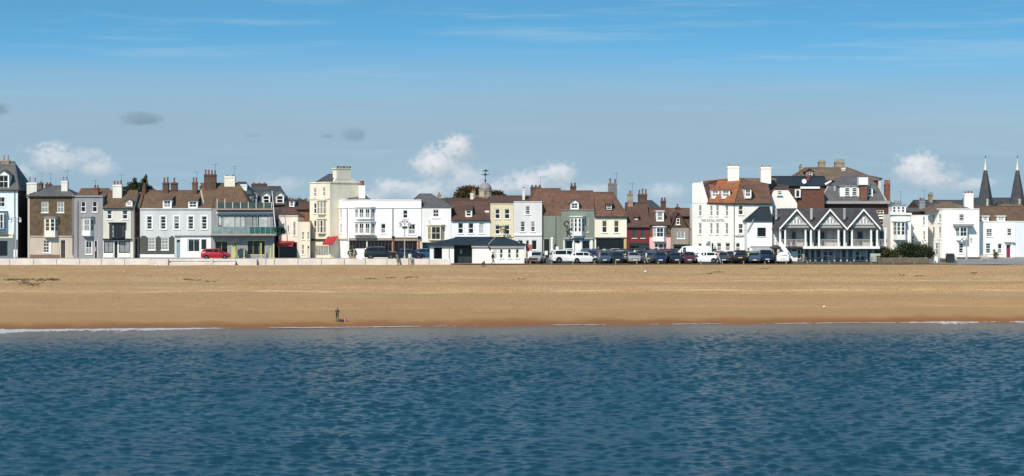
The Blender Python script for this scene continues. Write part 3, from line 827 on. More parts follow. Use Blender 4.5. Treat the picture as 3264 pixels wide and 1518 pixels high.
# a ramp end, then steps down to the beach
b = MB(); x0, x1 = X(480, 283.5), X(538, 283.5)
b.xz([(x0 - .1, 6.15), (x1, 6.15), (x1, 7.15), (x0 + .2, 7.15)], 282.75, 283.3); b.build('ramp', CONC, SW)
for a, c in ((538, 676), (676, 752)):
    b = MB(); x0, x1 = X(a, 283.5) + .02, X(c, 283.5) - .02
    b.box(x0, x1, 283.0, 283.84, 6.1, 6.62); b.box(x0, x1, 283.45, 283.84, 6.62, 6.86); b.box(x0, x1, 283.35, 283.84, 6.861, 7.15); b.build('step', CONC, SW)
b = MB(); x0, x1 = X(752, 283.5), X(820, 283.5)
b.xz([(x0 + .45, 6.15), (x1, 6.15), (x1, 7.15), (x0, 7.15)], 282.8, 283.3); b.build('ramp', CONC, SW)
edges = [820, 848, 876, 950, 1025, 1098, 1165, 1234, 1302, 1368, 1434]
for a, c in zip(edges[:-1], edges[1:]):
    b = MB(); x0, x1 = X(a, 283.5) + .03, X(c, 283.5) - .03
    b.yz([(283.3, 6.1), (283.84, 6.1), (283.84, 7.15), (283.42, 7.15), (283.36, 7.10)], x0, x1); b.build('panel', CONC, SW)
for a in (478, 676, 820, 1434):
    b = MB(); x0 = X(a, 283.5); b.box(x0 - .12, x0 + .12, 283.25, 283.9, 6.1, 7.19); b.build('pier_post', CONC, SW)
def P3(px, py, Y): return (X(px, Y), Y, Z(py, Y))

# ------------------------------------------------------------------ the sea-front houses, left to right
HG = 'sea front houses facing the beach'
YF = 304.0
def straight(name, label, p0, p1, ytop, m, Y=YF, **k): return House(name, label, [(p0, Y), (p1, Y)], ytop, m, **k)

# 1 pale blue inn at the left edge
PBLUE = wallm('wall_pale_blue', (.68, .76, .81)); TEALG = wallm('wall_teal_grey', (.16, .20, .21)); BLUEP = mat('blue_paint', (.03, .12, .26), .4, .1)
h = straight('seaside_inn', 'pale blue inn with blue trimmed bow window and tall gabled roof', -150, 57, 604, PBLUE, depth=10, cat='inn')
h.win(-95, -65, 629, 660); h.win(-10, 16, 629, 660, surround=.1); h.win(-95, -65, 680, 730)
h.bay(-30, 22, 676, 738, 684, 728, proj=.9, cant=.25, n=2, canopy=BLUEP, gl='gc')
h.band('blue_apron', -28, 20, 729, 738, .96, BLUEP)
h.band('fascia', -150, 42, 744, 759, .22, CREAMP)
h.band('fascia_stripe', -140, 36, 748, 751, .25, mat('fascia_red', (.45, .10, .06), .5))
h.zsplit, h.lowm = Z(764, YF), TEALG
h.win(-20, 24, 768, 816, 'k', fm=BLACKP, sash=False, cols=2, sill=False); h.win(-110, -50, 768, 816, 'k', fm=BLACKP, sash=False, cols=3, sill=False)
b = MB(); b.box(h.x1 + .004, h.x1 + .06, YF + .05, YF + 10, 6.8, h.top - .05); b.build('side_shade_sheet', mat('shaded_dark_brick', (.022, .014, .012), .9, .3, 4), h.root)  # near-black sheet over dark side brick, the alley's shade painted in
h.band('white_pier', 44, 56, 796, 822, .12, WHITE)
h.roof(519, R_GSLATE, hr=1.55, ov=.2)
h.dormer(-6, 29, 556, 602, kind='gable', rm=R_GSLATE, gl='k')
h.dormer(-80, -45, 556, 602, kind='gable', rm=R_GSLATE, gl='k')
h.chimney(3, 30, 511, 545, 4.6, B_YEL, 2, .7, POTB)
h.pipe(47, 610, 764)
h.finish()

# alley wall set back between the inn and the brown house
h = straight('brick_cottage', 'dark brick cottage set back in the alley beside the brown house', 50, 92, 612, B_DARK, Y=312, depth=8)
h.win(62, 76, 670, 700); h.roof(600, R_BROWN); h.finish()

# 2 brown brick house
BEIGE = wallm('wall_beige', (.50, .43, .36))
h = straight('terraced_house', 'brown brick house with beige ground floor and white bay window', 88, 235, 626, B_BROWN, depth=9, group=HG)
h.wins([(132, 154), (182, 204)], [(643, 678)], gl='c')
h.band('quoin_strip', 88.5, 95, 622, 821, .05, BEIGE); h.band('quoin_strip', 230, 234.5, 622, 752, .05, BEIGE)
h.zsplit, h.lowm = Z(755, YF), BEIGE; h.band('string_course', 95.3, 229.7, 752, 755, .12, BEIGE)
h.band('plinth', 95.3, 191, 812.1, 822, .09, mat('brown_plinth', (.20, .12, .09), .9))
h.bay(140, 186, 694, 756, 699, 735, proj=.75, cant=.3, m=mat('cream_joinery', (.74, .71, .62), .5), n=2, canopy=LEAD, rows=3, gl='gyg')
h.win(137, 157, 766, 806, 'y', rows=2); h.band('window_reveal', 157.3, 163, 770, 810, .07, WHITE)
h.win(192, 210, 764, 822, door=mat('dark_brown_door', (.06, .04, .03), .5))
h.roof(596, R_GSLATE, hl=2.4, hr=2.4)
h.chimney(84, 118, 582, 616, 1.5, wallm('chimney_white', (.68, .67, .62)), 2, .8, LEAD); h.chimney(194, 216, 577, 622, 2.0, MATS['chimney_white'], 2, .6, LEAD)
h.chimney(121, 135, 583, 600, 6, B_BROWN, 1, .2); h.chimney(143, 163, 586, 602, 6, B_BROWN, 2, .2)
h.pipe(232, 630, 812); h.finish()

# 3 lilac grey house
LILAC = wallm('wall_lilac_grey', (.285, .285, .298))
h = straight('terraced_house', 'narrow lilac grey house with white first floor bay', 235, 328, 628, LILAC, depth=9, group=HG)
h.wins([(258, 273), (294, 310)], [(642, 676)], gl='k', cols=1)
h.band('cornice', 235.5, 327.5, 623.5, 628, .16, LILAC)
h.bay(261, 300, 694, 752, 700, 735, proj=.75, cant=.38, n=1, gl='gcg', canopy=LILAC)
h.win(273, 293, 769, 811, 'g', surround=.06); h.win(300, 311, 766, 822, door=BLACKP); h.pipe(248, 640, 820)
h.roof(605, R_BROWN, y0=1.0, ze=h.top - .3); h.chimney(297, 314, 598, 622, 2.2, B_RED, 2, .35)
b = MB(); ax = X(302, 306); b.tube((ax, 306.5, Z(600, 306)), (ax, 306.5, Z(574, 306)), .02)
for k in range(4): b.tube((ax - .5 + k * .25, 306.2, Z(575, 306)), (ax - .5 + k * .25, 306.8, Z(575, 306)), .012)
b.tube((ax - .6, 306.5, Z(575, 306)), (ax + .5, 306.5, Z(575, 306)), .015); b.build('aerial', IRON, h.root)
h.finish(coping=(LILAC, .12, .06))

# 4 cream house with black shopfront and bow window
CREAMW = wallm('wall_off_white', (.66, .64, .58))
h = straight('terraced_house', 'off white house with black shopfront and black framed bow window', 328, 425, 663, CREAMW, depth=8, group=HG)
h.wins([(341, 357), (390, 407)], [(669, 699)], gl='tg')
h.bay(348, 400, 712, 760, 718, 756, proj=.8, cant=.45, m=BLACKP, n=3, gl='gcg', rows=3)
h.band('shop_fascia', 329, 421, 761, 766, .2, BLACKP); h.band('stall_riser', 331, 360.7, 809, 821, .1, WHITE); h.band('stall_riser', 378, 416, 809, 821, .1, WHITE)
h.win(331, 361, 768, 807, 'c', fm=BLACKP, sash=False, cols=2, sill=False); h.win(379, 415, 768, 807, 'c', fm=BLACKP, sash=False, cols=2, sill=False)
h.win(363, 376, 766, 822, door=BLACKP)
h.roof(611, R_BROWN); h.chimney(358, 389, 589, 632, 2.2, MATS['chimney_white'], 3, .65, POT)
h.dormer(401, 422, 641, 658, m=WHITE, kind='gable', gl='c'); h.pipe(420, 665, 760); h.finish()

# dark setback
h = straight('brick_cottage', 'narrow dark brick cottage front with black doorway', 425, 446, 664, B_DARK, Y=305.5, depth=7)
h.win(429, 441, 758, 822, door=BLACKP); h.roof(618, R_BROWN); h.finish()

# 5 long light grey house
LGREY = wallm('wall_light_grey', (.55, .56, .57)); FLINT = mat('knapped_flint', (.075, .078, .068), .8, .35, 7, bump=.4)
h = straight('terraced_house', 'long light grey house with five upper windows and dark flint panels below', 446, 674, 667, LGREY, depth=9, group=HG)
h.wins([(468, 485), (512, 529), (555, 572), (600, 617), (643, 660)], [(690, 731)], surround=.14, rows=2, gl='g')
for a, c in ((446.5, 472.2), (495.8, 513.2), (537.8, 556)): h.band('flint_panel', a, c, 757, 811, .04, FLINT)
for a, c in ((446.5, 470), (499, 511.5), (540.5, 556)):
    b = MB(); xa, xb = X(a, YF), X(c, YF); zt = Z(757, YF)
    b.xz([(xa + .05, zt), (xb - .05, zt), (xb - .25, zt + .22), (xa + .25, zt + .22)], YF - .04, YF); b.build('flint_head', FLINT, h.root)
h.wins([(473, 495), (514, 537)], [(758, 797)], rows=2, gl='c'); h.band('flint_panel', 472.3, 495.7, 800, 811, .04, FLINT); h.band('flint_panel', 513.3, 537.7, 800, 811, .04, FLINT)
h.band('plinth', 446.5, 556, 811.1, 821, .09, WHITE)
h.win(561, 576, 763, 822, door=mat('pale_blue_door', (.22, .33, .38), .4))
h.band('shop_cornice', 556, 673, 749, 753, .25, GREYP)
h.band('white_shopfront', 577, 598, 757, 821, .05, WHITE); h.band('white_shopfront', 638, 673, 757, 821, .05, WHITE); h.band('white_shopfront', 598.1, 637.9, 804, 821, .05, WHITE)
h.band('white_shopfront', 598.1, 637.9, 757, 762, .05, WHITE)
h.win(599, 637, 763, 803, 'gc', sash=False, cols=2, sill=False); 
b = MB(); b.box(X(642, YF), X(658, YF), YF - .065, YF - .04, Z(795, YF), Z(763, YF)); b.build('pane', GL, h.root)
h.band('cornice', 446.5, 673.5, 664, 668, .14, LGREY)
h.roof(611, R_BROWN, y0=.7, ze=h.top - .2)
h.dormer(519, 547, 637, 664, kind='slope', rm=R_BROWN, gl='g'); h.dormer(600, 630, 640, 664, kind='slope', rm=R_BROWN, gl='g')
h.chimney(517, 538, 582, 612, 4.3, B_DARK, 2, .75); h.chimney(543, 565, 582, 612, 4.6, B_DARK, 1, .7); h.chimney(611, 629, 581, 615, 4.0, B_BROWN, 2, .7)
h.chimney(452, 465, 592, 612, 4.0, B_DARK, 1, .3)
h.finish(coping=(LGREY, .1, .08))

# dark evergreen and pots behind are further down

# 6 restaurant with glazed first floor and balconies
DGREY = wallm('wall_dark_grey', (.13, .13, .145)); MGREY = wallm('wall_mid_grey', (.27, .27, .29)); TEALGL = glass('balustrade_glass', (.03, .115, .10), .12)
h = House('restaurant', 'restaurant with teal glass balconies and big brown tiled roof', [(674, YF), (870, YF)], 664, MGREY, depth=11, cat='restaurant')
h.win(684, 727, 768, 812, 'kg', fm=mat('lime_paint', (.48, .50, .20), .5), sash=False, cols=2, sill=False); h.win(787, 846, 766, 813, 'kg', fm=MATS['lime_paint'], sash=False, cols=3, sill=False)
h.win(738, 752, 772, 822, door=MATS['lime_paint'])
h.win(691, 858, 684, 744, 't', fm=WHITE, sash=False, cols=9, rows=1, sill=False)
for i, (a, c, g) in enumerate(((697, 706, GW), (712, 746, GW), (750, 764, GW), (768, 780, GW), (786, 800, GC), (806, 818, GC), (826, 853, GW))):
    b = MB(); b.box(X(a, YF), X(c, YF), YF + .06, YF + .08, Z(728 if i else 718, YF), Z(690, YF)); b.build('blind', g, h.root)
h.band('roof_terrace_slab', 690, 872, 665, 670, .9, mat('terrace_edge', (.30, .22, .19), .7)); h.band('white_beam', 690, 870, 676, 681, .3, WHITE)
sb = h.band('balcony_slab', 674, 882, 746, 751, 1.3, mat('slab_edge', (.36, .30, .28), .7))
b = MB(); yb_ = YF - 1.25
n = 12
for i in range(n):
    b = MB(); a = 676 + (880 - 676) * i / n; c = 676 + (880 - 676) * (i + 1) / n; b.box(X(a, yb_) + .03, X(c, yb_) - .03, yb_, yb_ + .02, Z(745.5, yb_), Z(724, yb_)); b.build('balustrade_panel', TEALGL if i > 6 else glass('clear_balustrade', (.20, .27, .27), .15), h.root)
b = MB()
for i in range(n + 1):
    a = 676 + (880 - 676) * i / n; b.box(X(a, yb_) - .025, X(a, yb_) + .025, yb_ - .01, yb_ + .04, Z(746, yb_), Z(722, yb_))
b.box(X(676, yb_), X(880, yb_), yb_ - .02, yb_ + .05, Z(722, yb_), Z(720.5, yb_)); b.build('handrail', GREYP, h.root)
yb_ = YF - .8
for i in range(7):
    b = MB(); a = 692 + (866 - 692) * i / 7; c = 692 + (866 - 692) * (i + 1) / 7; b.box(X(a, yb_) + .03, X(c, yb_) - .03, yb_, yb_ + .02, Z(664.5, yb_), Z(646, yb_)); b.build('balustrade_panel', glass('terrace_glass', (.055, .085, .072), .12), h.root)
b = MB()
for i in range(8):
    a = 692 + (866 - 692) * i / 7; b.box(X(a, yb_) - .03, X(a, yb_) + .03, yb_ - .01, yb_ + .04, Z(664.8, yb_), Z(634 if i in (0, 1, 5, 6) else 644, yb_))
b.build('terrace_post', WHITE, h.root)
h.roof(588, R_BROWN, y0=1.4, ze=h.top - .1, px0=652, px1=800, hl=-1.37, hr=2.3, ov=.02)
h.chimney(649, 689, 556, 592, 5.0, B_DARK, 4, .65); h.chimney(714, 750, 562, 592, 5.6, mat('chimney_cream', (.70, .68, .58), .9), 2, .2)
b = MB(); y_r = YF + 1.4 + 4.8; b.tube((X(652, 305.4), 305.35, Z(664, 305.3)), (X(636.5, y_r), y_r, Z(585.5, y_r)), .14, n=6); b.build('verge', mat('mortar_verge', (.40, .34, .28), .9), h.root)
h.finish()
# yellow wooden posts in front
YEL = mat('yellow_timber', (.55, .52, .20), .6, .1)
for a, c, w_, lb_ in ((744, 770, 3, 'thick yellow timber post right in front of the restaurant door'), (752, 764, 2, 'slim yellow timber post beside the dark parasol'), (778, 790, 2, 'short yellow timber post between restaurant door and big window'), (832, 775, 2, 'tall slim yellow timber post in front of the big restaurant window'), (862, 790, 2, 'short yellow timber post just past the big restaurant window'), (872, 777, 3, 'thick yellow timber post at the restaurant corner next to the corner shop')):
    b = MB(); yy = 302.6; b.box(X(a, yy) - .06 * w_ / 2, X(a, yy) + .06 * w_ / 2, yy, yy + .12, 7.04, Z(c, yy)); b.box(X(a, yy) - .18, X(a, yy) + .18, yy - .1, yy + .22, 7.041, 7.12)
    tag(b.build('timber_post', YEL), lb_, 'post', 'yellow posts outside the restaurant')
# white flagpole
b = MB(); b.tube((X(880, 303), 303, Z(752, 303)), (X(867, 303), 303.2, Z(613, 303)), .07, .045); b.ball((X(867, 303), 303.2, Z(612, 303)), .09)
fp = b.build('flagpole', WHITE); tag(fp, 'white flagpole leaning at the corner of the restaurant balcony', 'flagpole')

# 6b building with slate roof and arched dormers, behind
h = straight('villa', 'white villa with slate mansard roof and arched dormers behind the restaurant', 790, 912, 652, B_RED, Y=322, depth=9)
h.roof(598, R_SLATE, hr=1.3, hl=0)
for a in (806, 848, 892):
    h.dormer(a - 13, a + 13, 622, 650, m=WHITE, rm=LEAD, gl='k', kind='gable', cols=1)
h.chimney(800, 850, 585, 604, 5, B_DARK, 3, .15); h.finish()
h = straight('rear_house', 'white gabled house end rising behind the restaurant roof', 745, 800, 620, wallm('wall_white2', (.72, .72, .69)), Y=318, depth=8)
h.roof(584, R_SLATE, hr=1.2); h.chimney(756, 788, 588, 610, 1.0, MATS['wall_white2'], 0); h.finish()

# 7 low cream houses
PEACH = wallm('wall_peach_cream', (.76, .68, .58)); PEACH2 = wallm('wall_beige_cream', (.72, .63, .51)); REDAW = mat('red_awning', (.36, .026, .032), .7, .15)
h = straight('corner_shop', 'low cream corner shop with dark red awning', 888, 950, 690, PEACH, Y=306, depth=9, cat='shop')
h.win(917, 922, 720, 740, 'c', cols=1, sash=False); h.win(935, 943, 708, 752, 'c', cols=1)
h.win(890, 947, 772, 822, 'k', fm=BLACKP, cols=4, sash=False, sill=False)
h.roof(664, R_DRED, y0=.8, ze=h.top - .1, hr=1.2)
def awning(hh, pa, pb, ya, yb, proj, m, n=6):
    k, _, xa, y_a = hh.hit(pa); _, _, xb, y_b = hh.hit(pb, k)
    dx, dy = xb - xa, y_b - y_a; L = math.hypot(dx, dy); nx, ny = dy / L, -dx / L
    z0 = Z(ya, y_a); z1 = Z(yb, y_a - proj); b = MB()
    b.slab([(xa, y_a, z0), (xb, y_b, z0), (xb + nx * proj, y_b + ny * proj, z1 + .22), (xa + nx * proj, y_a + ny * proj, z1 + .22)], [(0, 1, 2, 3)], .04)
    b.add([(xa + nx * proj, y_a + ny * proj, z1 + .22), (xb + nx * proj, y_b + ny * proj, z1 + .22), (xb + nx * proj, y_b + ny * proj, z1), (xa + nx * proj, y_a + ny * proj, z1)], [(0, 1, 2, 3)])
    return b.build('awning', m, hh.root)
awning(h, 886, 938, 768, 786, 1.6, REDAW); h.finish(coping=(PEACH, .12, .1))
h = straight('cream_cottage', 'narrow beige cottage with flat parapet beside the tall cream house', 950, 988, 706, PEACH2, Y=306, depth=8)
h.win(963, 970, 740, 764, 'c', cols=1); h.win(980, 986, 740, 764, 'c', cols=1); h.win(962, 970, 781, 811, 'c', cols=1); h.win(979, 987, 783, 822, door=mat('cream_door', (.60, .52, .40), .5))
h.finish(coping=(mat('dark_coping', (.12, .09, .08), .9), .1, .05))
h = straight('rear_house', 'dark roofed house with small chimney behind the low cream shop', 900, 990, 668, B_RED, Y=318, depth=9)
h.roof(648, R_DRED, hl=1); h.chimney(918, 936, 636, 655, 4, B_DARK, 2, .3); h.dormer(922, 938, 640, 660, rm=R_DRED, gl='g'); h.finish()

# 8 tall cream house on the corner
TCREAM = wallm('wall_cream_yellow', (.72, .66, .53)); TCREAM2 = TCREAM
h = House('tall_house', 'tall cream house with big gable chimney and red awning', [(987, 308.2), (1052, 305.2), (1146, 308.4)], 584, TCREAM, depth=13)
h.win(999, 1008, 599, 628, 'c', cols=1); h.win(1028, 1037, 597, 626, 'c', cols=1)
h.win(1000, 1008, 648, 681, 'g', cols=1); h.win(1000, 1008, 703, 742, 'g', cols=1)
h.bay(1014, 1041, 640, 684, 645, 680, proj=.45, cant=.25, m=TCREAM, n=2, gl='c', foot=False, rows=2)
h.bay(1014, 1041, 699, 745, 704, 741, proj=.45, cant=.25, m=TCREAM, n=2, gl='gc', foot=False, rows=2)
h.band('string_course', 988, 1051, 632, 636, .1, TCREAM)
h.band('shop_fascia', 993, 1050, 762, 768, .15, mat('dark_green', (.02, .04, .03), .5))
h.win(1005, 1046, 783, 816, 'c', fm=CREAMP, cols=5, sash=False, sill=False)
b = MB(); b.slab([P3(1046, 753, 305.3), P3(1079, 753, 305.9), P3(1062, 775, 304.0), P3(1028, 775, 304.0)], [(0, 1, 2, 3)], .05); b.add([P3(1028, 775, 303.99), P3(1062, 775, 303.99), P3(1062, 781, 303.99), P3(1028, 781, 303.99)], [(0, 1, 2, 3)]); b.build('awning', REDAW, h.root)
# pitched slate roof with a gable end wall rising to the chimney
gx0, gy0 = h.ch[1]; gx1, gy1 = h.ch[2]
za, zt_ = h.top, Z(563, 308)
def gp(t_): return (gx0 + (gx1 - gx0) * t_, gy0 + (gy1 - gy0) * t_)
b = MB(); g0, g1, g2, g3 = gp(.12), gp(.24), gp(.66), gp(.995)
pts = [(*gp(.005), za + .003), (*g3, za + .003), (*g3, za + .0), (*g2, zt_), (*g1, zt_), (*g0, Z(580, 307))]
off = Vector((-(gy1 - gy0), (gx1 - gx0), 0)).normalized() * .35
n = len(pts); b.add(pts + [(q[0] + off.x, q[1] + off.y, q[2]) for q in pts], [tuple(range(n)), tuple(range(2 * n - 1, n - 1, -1))] + [(i, n + i, n + (i + 1) % n, (i + 1) % n) for i in range(n)])
b.build('gable_wall', TCREAM, h.root)
b = MB(); lx0, ly0 = h.ch[0]; zr = Z(556, 311)
dx, dy = lx0 - gx0, ly0 - gy0
def q_(t_, s_, z): x_, y_ = gp(t_); return (x_ + dx * s_, y_ + dy * s_, z)
b.slab([q_(.10, .04, za + .1), q_(.10, .93, za + .1), q_(.38, .62, zr), q_(.38, .04, zr), q_(.80, .04, za + .1), q_(.80, .93, za + .1)], [(0, 1, 2, 3), (3, 2, 5, 4), (1, 5, 2)], .12)
b.build('roof', R_SLATE, h.root)
c_ = MB(); cx0, cy0 = gp(.22); cx1, cy1 = gp(.70)
c_.seg((cx0, cy0), (cx1, cy1), -.9, .02, zt_ - .4, Z(541, 309)); c_.seg(gp(.19), gp(.73), -.97, .08, Z(541, 309), Z(538, 309)); ch_ = c_.build('chimney', TCREAM, h.root)
for i in range(5):
    x_, y_ = gp(.26 + .1 * i); b = MB(); b.lathe(x_, y_ + .45, [(.17, Z(538, 309)), (.14, Z(534, 309)), (.17, Z(531.5, 309))], 8); b.build('pot', POT if i % 2 else B_DARK, ch_)
h.finish(coping=(TCREAM, .14, .1))

# 9 white corner pub
PWHITE = wallm('wall_white', (.80, .80, .81), .04); PUBW = mat('pub_wood', (.16, .065, .035), .5, .2)
h = House('corner_pub', 'broad white corner pub with brown shopfront and flat parapet', [(1050, 308.8), (1110, 303.9), (1343, 303.9)], 640, PWHITE, depth=11, cat='pub')
h.wins([(1066, 1073), (1083, 1089)], [(667, 696), (714, 744)], gl='c', cols=1)
for ya, yb, ga, gb in ((662, 699, 667, 693), (708, 748, 713, 743)):
    h.bay(1130, 1196, ya, yb, ga, gb, proj=.7, cant=.6, m=WHITE, n=2, gl='gkk', foot=False, rows=2, mw=.17, split='c')
h.win(1214, 1230, 713, 744, 'kc'); h.win(1284, 1300, 670, 696, 'kg'); h.win(1302, 1324, 715, 747, 'kc', surround=.08)
h.band('string_course', 1111, 1342, 661, 664, .1, PWHITE); h.band('string_course', 1051, 1109, 661, 664, .1, PWHITE)
h.pipe(1252, 664, 757); h.pipe(1107, 664, 757)
h.band('sign_board', 1130, 1198, 748, 753, .75, mat('sign_cream', (.60, .52, .42), .5)); h.band('sign_strip', 1134, 1194, 749.2, 751.8, .77, PUBW)
h.band('fascia', 1084, 1109.5, 757, 763, .2, CREAMP); h.band('fascia', 1111, 1252, 757, 760, .25, WHITE); h.band('fascia', 1111, 1252, 762, 765.8, .2, mat('fascia_tan', (.42, .30, .20), .5)); h.band('fascia_line', 1112, 1250, 760.1, 761.9, .1, PUBW)
h.band('fascia', 1258, 1338, 757, 761, .25, mat('fascia_brown', (.20, .12, .09), .5)); h.band('fascia', 1258, 1338, 761.1, 767, .18, MATS['fascia_tan'])
h.win(1106.5, 1109, 767, 792, 'k', cols=1, sash=False, sill=False)
h.win(1113, 1168, 767, 793, 'kg', fm=PUBW, cols=5, sash=False, sill=False); h.win(1171, 1250, 767, 806, 'kg', fm=PUBW, cols=7, sash=False, sill=False)
h.win(1256, 1330, 768, 808, 'kg', fm=PUBW, cols=5, sash=False, sill=False)
h.band('timber_pier', 1251, 1257, 754, 815, .22, PUBW); h.band('timber_pier', 1331, 1338, 768, 815, .16, mat('orange_timber', (.36, .12, .035), .5)); h.band('cornice_bracket', 1249, 1258, 753, 760, .3, BLACKP); h.band('cornice_bracket', 1332, 1341, 753, 762, .3, BLACKP)
h.roof(621, R_GSLATE, y0=1.2, ze=h.top - .3, px0=1100, px1=1182, hl=1.3, hr=1.4)
h.chimney(1142, 1165, 592, 628, 3.4, PWHITE, 1, .75, POT, potr=.3)
h.finish(coping=(PWHITE, .12, .06))

# 10 white house with slate hip
h = straight('terraced_house', 'white house with hipped slate roof and cream oriel window', 1343, 1438, 665, wallm('wall_soft_white', (.75, .74, .73), .05), depth=9, group=HG)
h.win(1380, 1399, 668, 692, 'kg'); h.band('window_hood', 1377, 1403, 694, 697, .12, WHITE)
h.bay(1363, 1417, 719, 766, 724, 762, proj=.7, cant=.5, m=CREAMP, n=1, gl='ygy', canopy=mat('cream_canopy', (.66, .60, .48), .6), rows=2)
h.band('shop_fascia', 1344, 1437, 768, 773, .15, CREAMP); h.win(1346, 1436, 774, 812, 'kg', fm=mat('blue_black', (.02, .03, .045), .4), cols=5, sash=False, sill=False)
b = MB(); b.tube((X(1372, 303.8), 303.95, Z(716, 303.8)), (X(1366, 302.2), 302.6, Z(702, 302.2)), .05); b.build('sign_bracket', GREYP, h.root)
h.roof(622, R_GSLATE, hl=1.6, hr=3.0, px0=1296, px1=1440, y0=.02, ov=.2); h.chimney(1393, 1406, 619, 640, 5, B_YEL, 1, .25); h.finish()
# 11 white weatherboarded house with dark red roof
BOARD = wallm('wall_white_boards', (.74, .77, .82), .04)
h = straight('boarded_house', 'white weatherboarded house with three windows and dark red roof', 1438, 1563, 702, BOARD, depth=9, group=HG)
for i in range(13):
    z_ = Z(757, YF) + i * .19
    b = MB(); b.yz([(YF - .03, z_), (YF, z_), (YF, z_ + .185), (YF - .006, z_ + .185)], X(1440, YF), X(1561, YF)); 
    if z_ + .19 < Z(746, YF): b.build('board', BOARD, h.root)
h.win(1460, 1477, 711, 745, 'k', rows=1, surround=.08); h.win(1493, 1510, 711, 745, 'k', surround=.08); h.win(1527, 1544, 711, 745, 'w', surround=.08)
h.band('eaves_band', 1439, 1562, 702, 708, .12, WHITE); h.win(1470, 1484, 772, 822, door=BLACKP)
h.roof(641, R_DRED); h.dormer(1483, 1505, 668, 692, rm=R_DRED, m=CREAMP, gl='k', kind='slope')
b = MB(); b.box(X(1546, 306), X(1559, 306), 305.6, 306.6, Z(690, 306), Z(672, 306)); b.build('roof_box', WHITE, h.root); h.finish()

# 12 yellow house
YELW = wallm('wall_pale_yellow', (.68, .60, .41))
h = straight('terraced_house', 'pale yellow house with four sash windows and a hanging basket', 1563, 1637, 651, YELW, depth=9, group=HG)
h.wins([(1578, 1594), (1608, 1625)], [(666, 698), (717, 747)], gl='gk'); h.band('string_course', 1564, 1636, 753, 756, .1, YELW)
h.win(1575, 1595, 770, 812, 'g'); h.win(1606, 1618, 768, 822, door=BLACKP)
h.roof(628, R_DRED, y0=.4, ze=h.top - .1); h.finish(coping=(YELW, .1, .06))
LEAF0 = mat('basket_foliage', (.09, .10, .035), .8, .4, 9); 
b = MB()
for i in range(70):
    a, e, r_ = random.uniform(0, 6.28), random.uniform(-1, 1), random.uniform(.25, .55); c0_ = Vector((X(1604, 303) + r_ * math.cos(a), 302.9 + r_ * .6 * math.sin(a), Z(731, 303) + e * .5))
    d1, d2 = Vector((random.uniform(-1, 1), random.uniform(-1, 1), random.uniform(-1, 1))) * .13, Vector((random.uniform(-1, 1), random.uniform(-1, 1), random.uniform(-1, 1))) * .13
    b.add([c0_ - d1, c0_ + d2, c0_ + d1, c0_ - d2], [(0, 1, 2, 3)])
bk = b.build('hanging_basket', [LEAF0, IRON]); b = MB(); b.tube((X(1604, 303), 302.9, Z(722, 303)), (X(1604, 303), 303.98, Z(718, 303)), .03); b.build('bracket', IRON, bk)
tag(bk, 'round hanging basket of plants on the yellow house wall', 'hanging basket')

# 13 pale grey white house
PGW = wallm('wall_pale_stone', (.66, .65, .64), .05)
h = straight('terraced_house', 'pale stone coloured house with one top window over two', 1637, 1728, 645, PGW, depth=9, group=HG)
h.win(1675, 1690, 657, 684, 'g', rows=2); h.wins([(1659, 1674), (1692, 1706)], [(706, 739)], rows=2, gl='g'); h.band('string_course', 1638, 1727, 747, 752, .12, WHITE)
h.win(1653, 1668, 765, 797, 'g', sash=False); h.win(1676, 1687, 765, 822, door=BLACKP); h.win(1694, 1712, 765, 797, 'g', sash=False)
h.finish(coping=(PGW, .12, .07))

# 14 green house, lower left wing and higher right wing
GREENW = wallm('wall_sage_green', (.205, .23, .195))
h = straight('green_house', 'sage green house wing with wide red tiled roof and alley opening', 1728, 1788, 688, GREENW, Y=YF + .4, depth=12, group=HG)
h.win(1732, 1754, 760, 822, door=BLACKP, light=False); h.pipe(1771, 690, 820)  # black leaf fills the alley opening, its shadow put into the paint
b = MB(); b.lathe(X(1760, 303), 303.4, [(.22, 7.04), (.2, 8.2), (.16, 8.3), (.16, 9.6), (.2, 9.7), (.05, 9.95)], 10); b.build('white_pillar', WHITE, h.root)
h.roof(605, R_RED, px0=1662, px1=1790, y0=.001, hl=2.0, ov=.2); h.flat = False
h.chimney(1690, 1726, 596, 612, 6.4, B_DARK, 3, .3, B_DARK); h.finish()
h = straight('green_shop', 'sage green shop with white arched bay window and white shopfront', 1788, 1895, 670, GREENW, depth=10, cat='shop')
h.bay(1818, 1864, 692, 752, 697, 738, proj=.95, cant=.45, n=2, gl='k', rows=3, mw=.15); h.band('bay_corbel', 1824, 1858, 752, 758, .6, WHITE)
h.win(1871, 1875, 690, 740, 'c', cols=1)
h.band('shopfront_cornice', 1797, 1891, 758, 763, .25, GREYP)
h.win(1800, 1826, 766, 794, 'k', sash=False, cols=1, sill=False); h.win(1831, 1848, 765, 822, door=WHITE); h.win(1855, 1881, 766, 794, 'k', sash=False, cols=1, sill=False)
h.band('shopfront_pier', 1796, 1799.6, 764, 800, .12, WHITE); h.band('shopfront_pier', 1826.4, 1830.6, 764, 822, .12, WHITE); h.band('shopfront_pier', 1848.5, 1854.6, 764, 822, .12, WHITE); h.band('shopfront_pier', 1882, 1889, 764, 800, .12, WHITE)
h.band('coping_strip', 1788.5, 1894.5, 668, 671, .1, GREENW)
h.roof(612, R_RED, y0=.5, ze=h.top - .1); h.dormer(1818, 1845, 645, 668, rm=R_RED, kind='gable', gl='k')
h.chimney(1817, 1838, 593, 620, 5.4, B_DARK, 2, .5, B_DARK)
b = MB(); a0 = X(1795, 302)    # wrought sign of curled iron
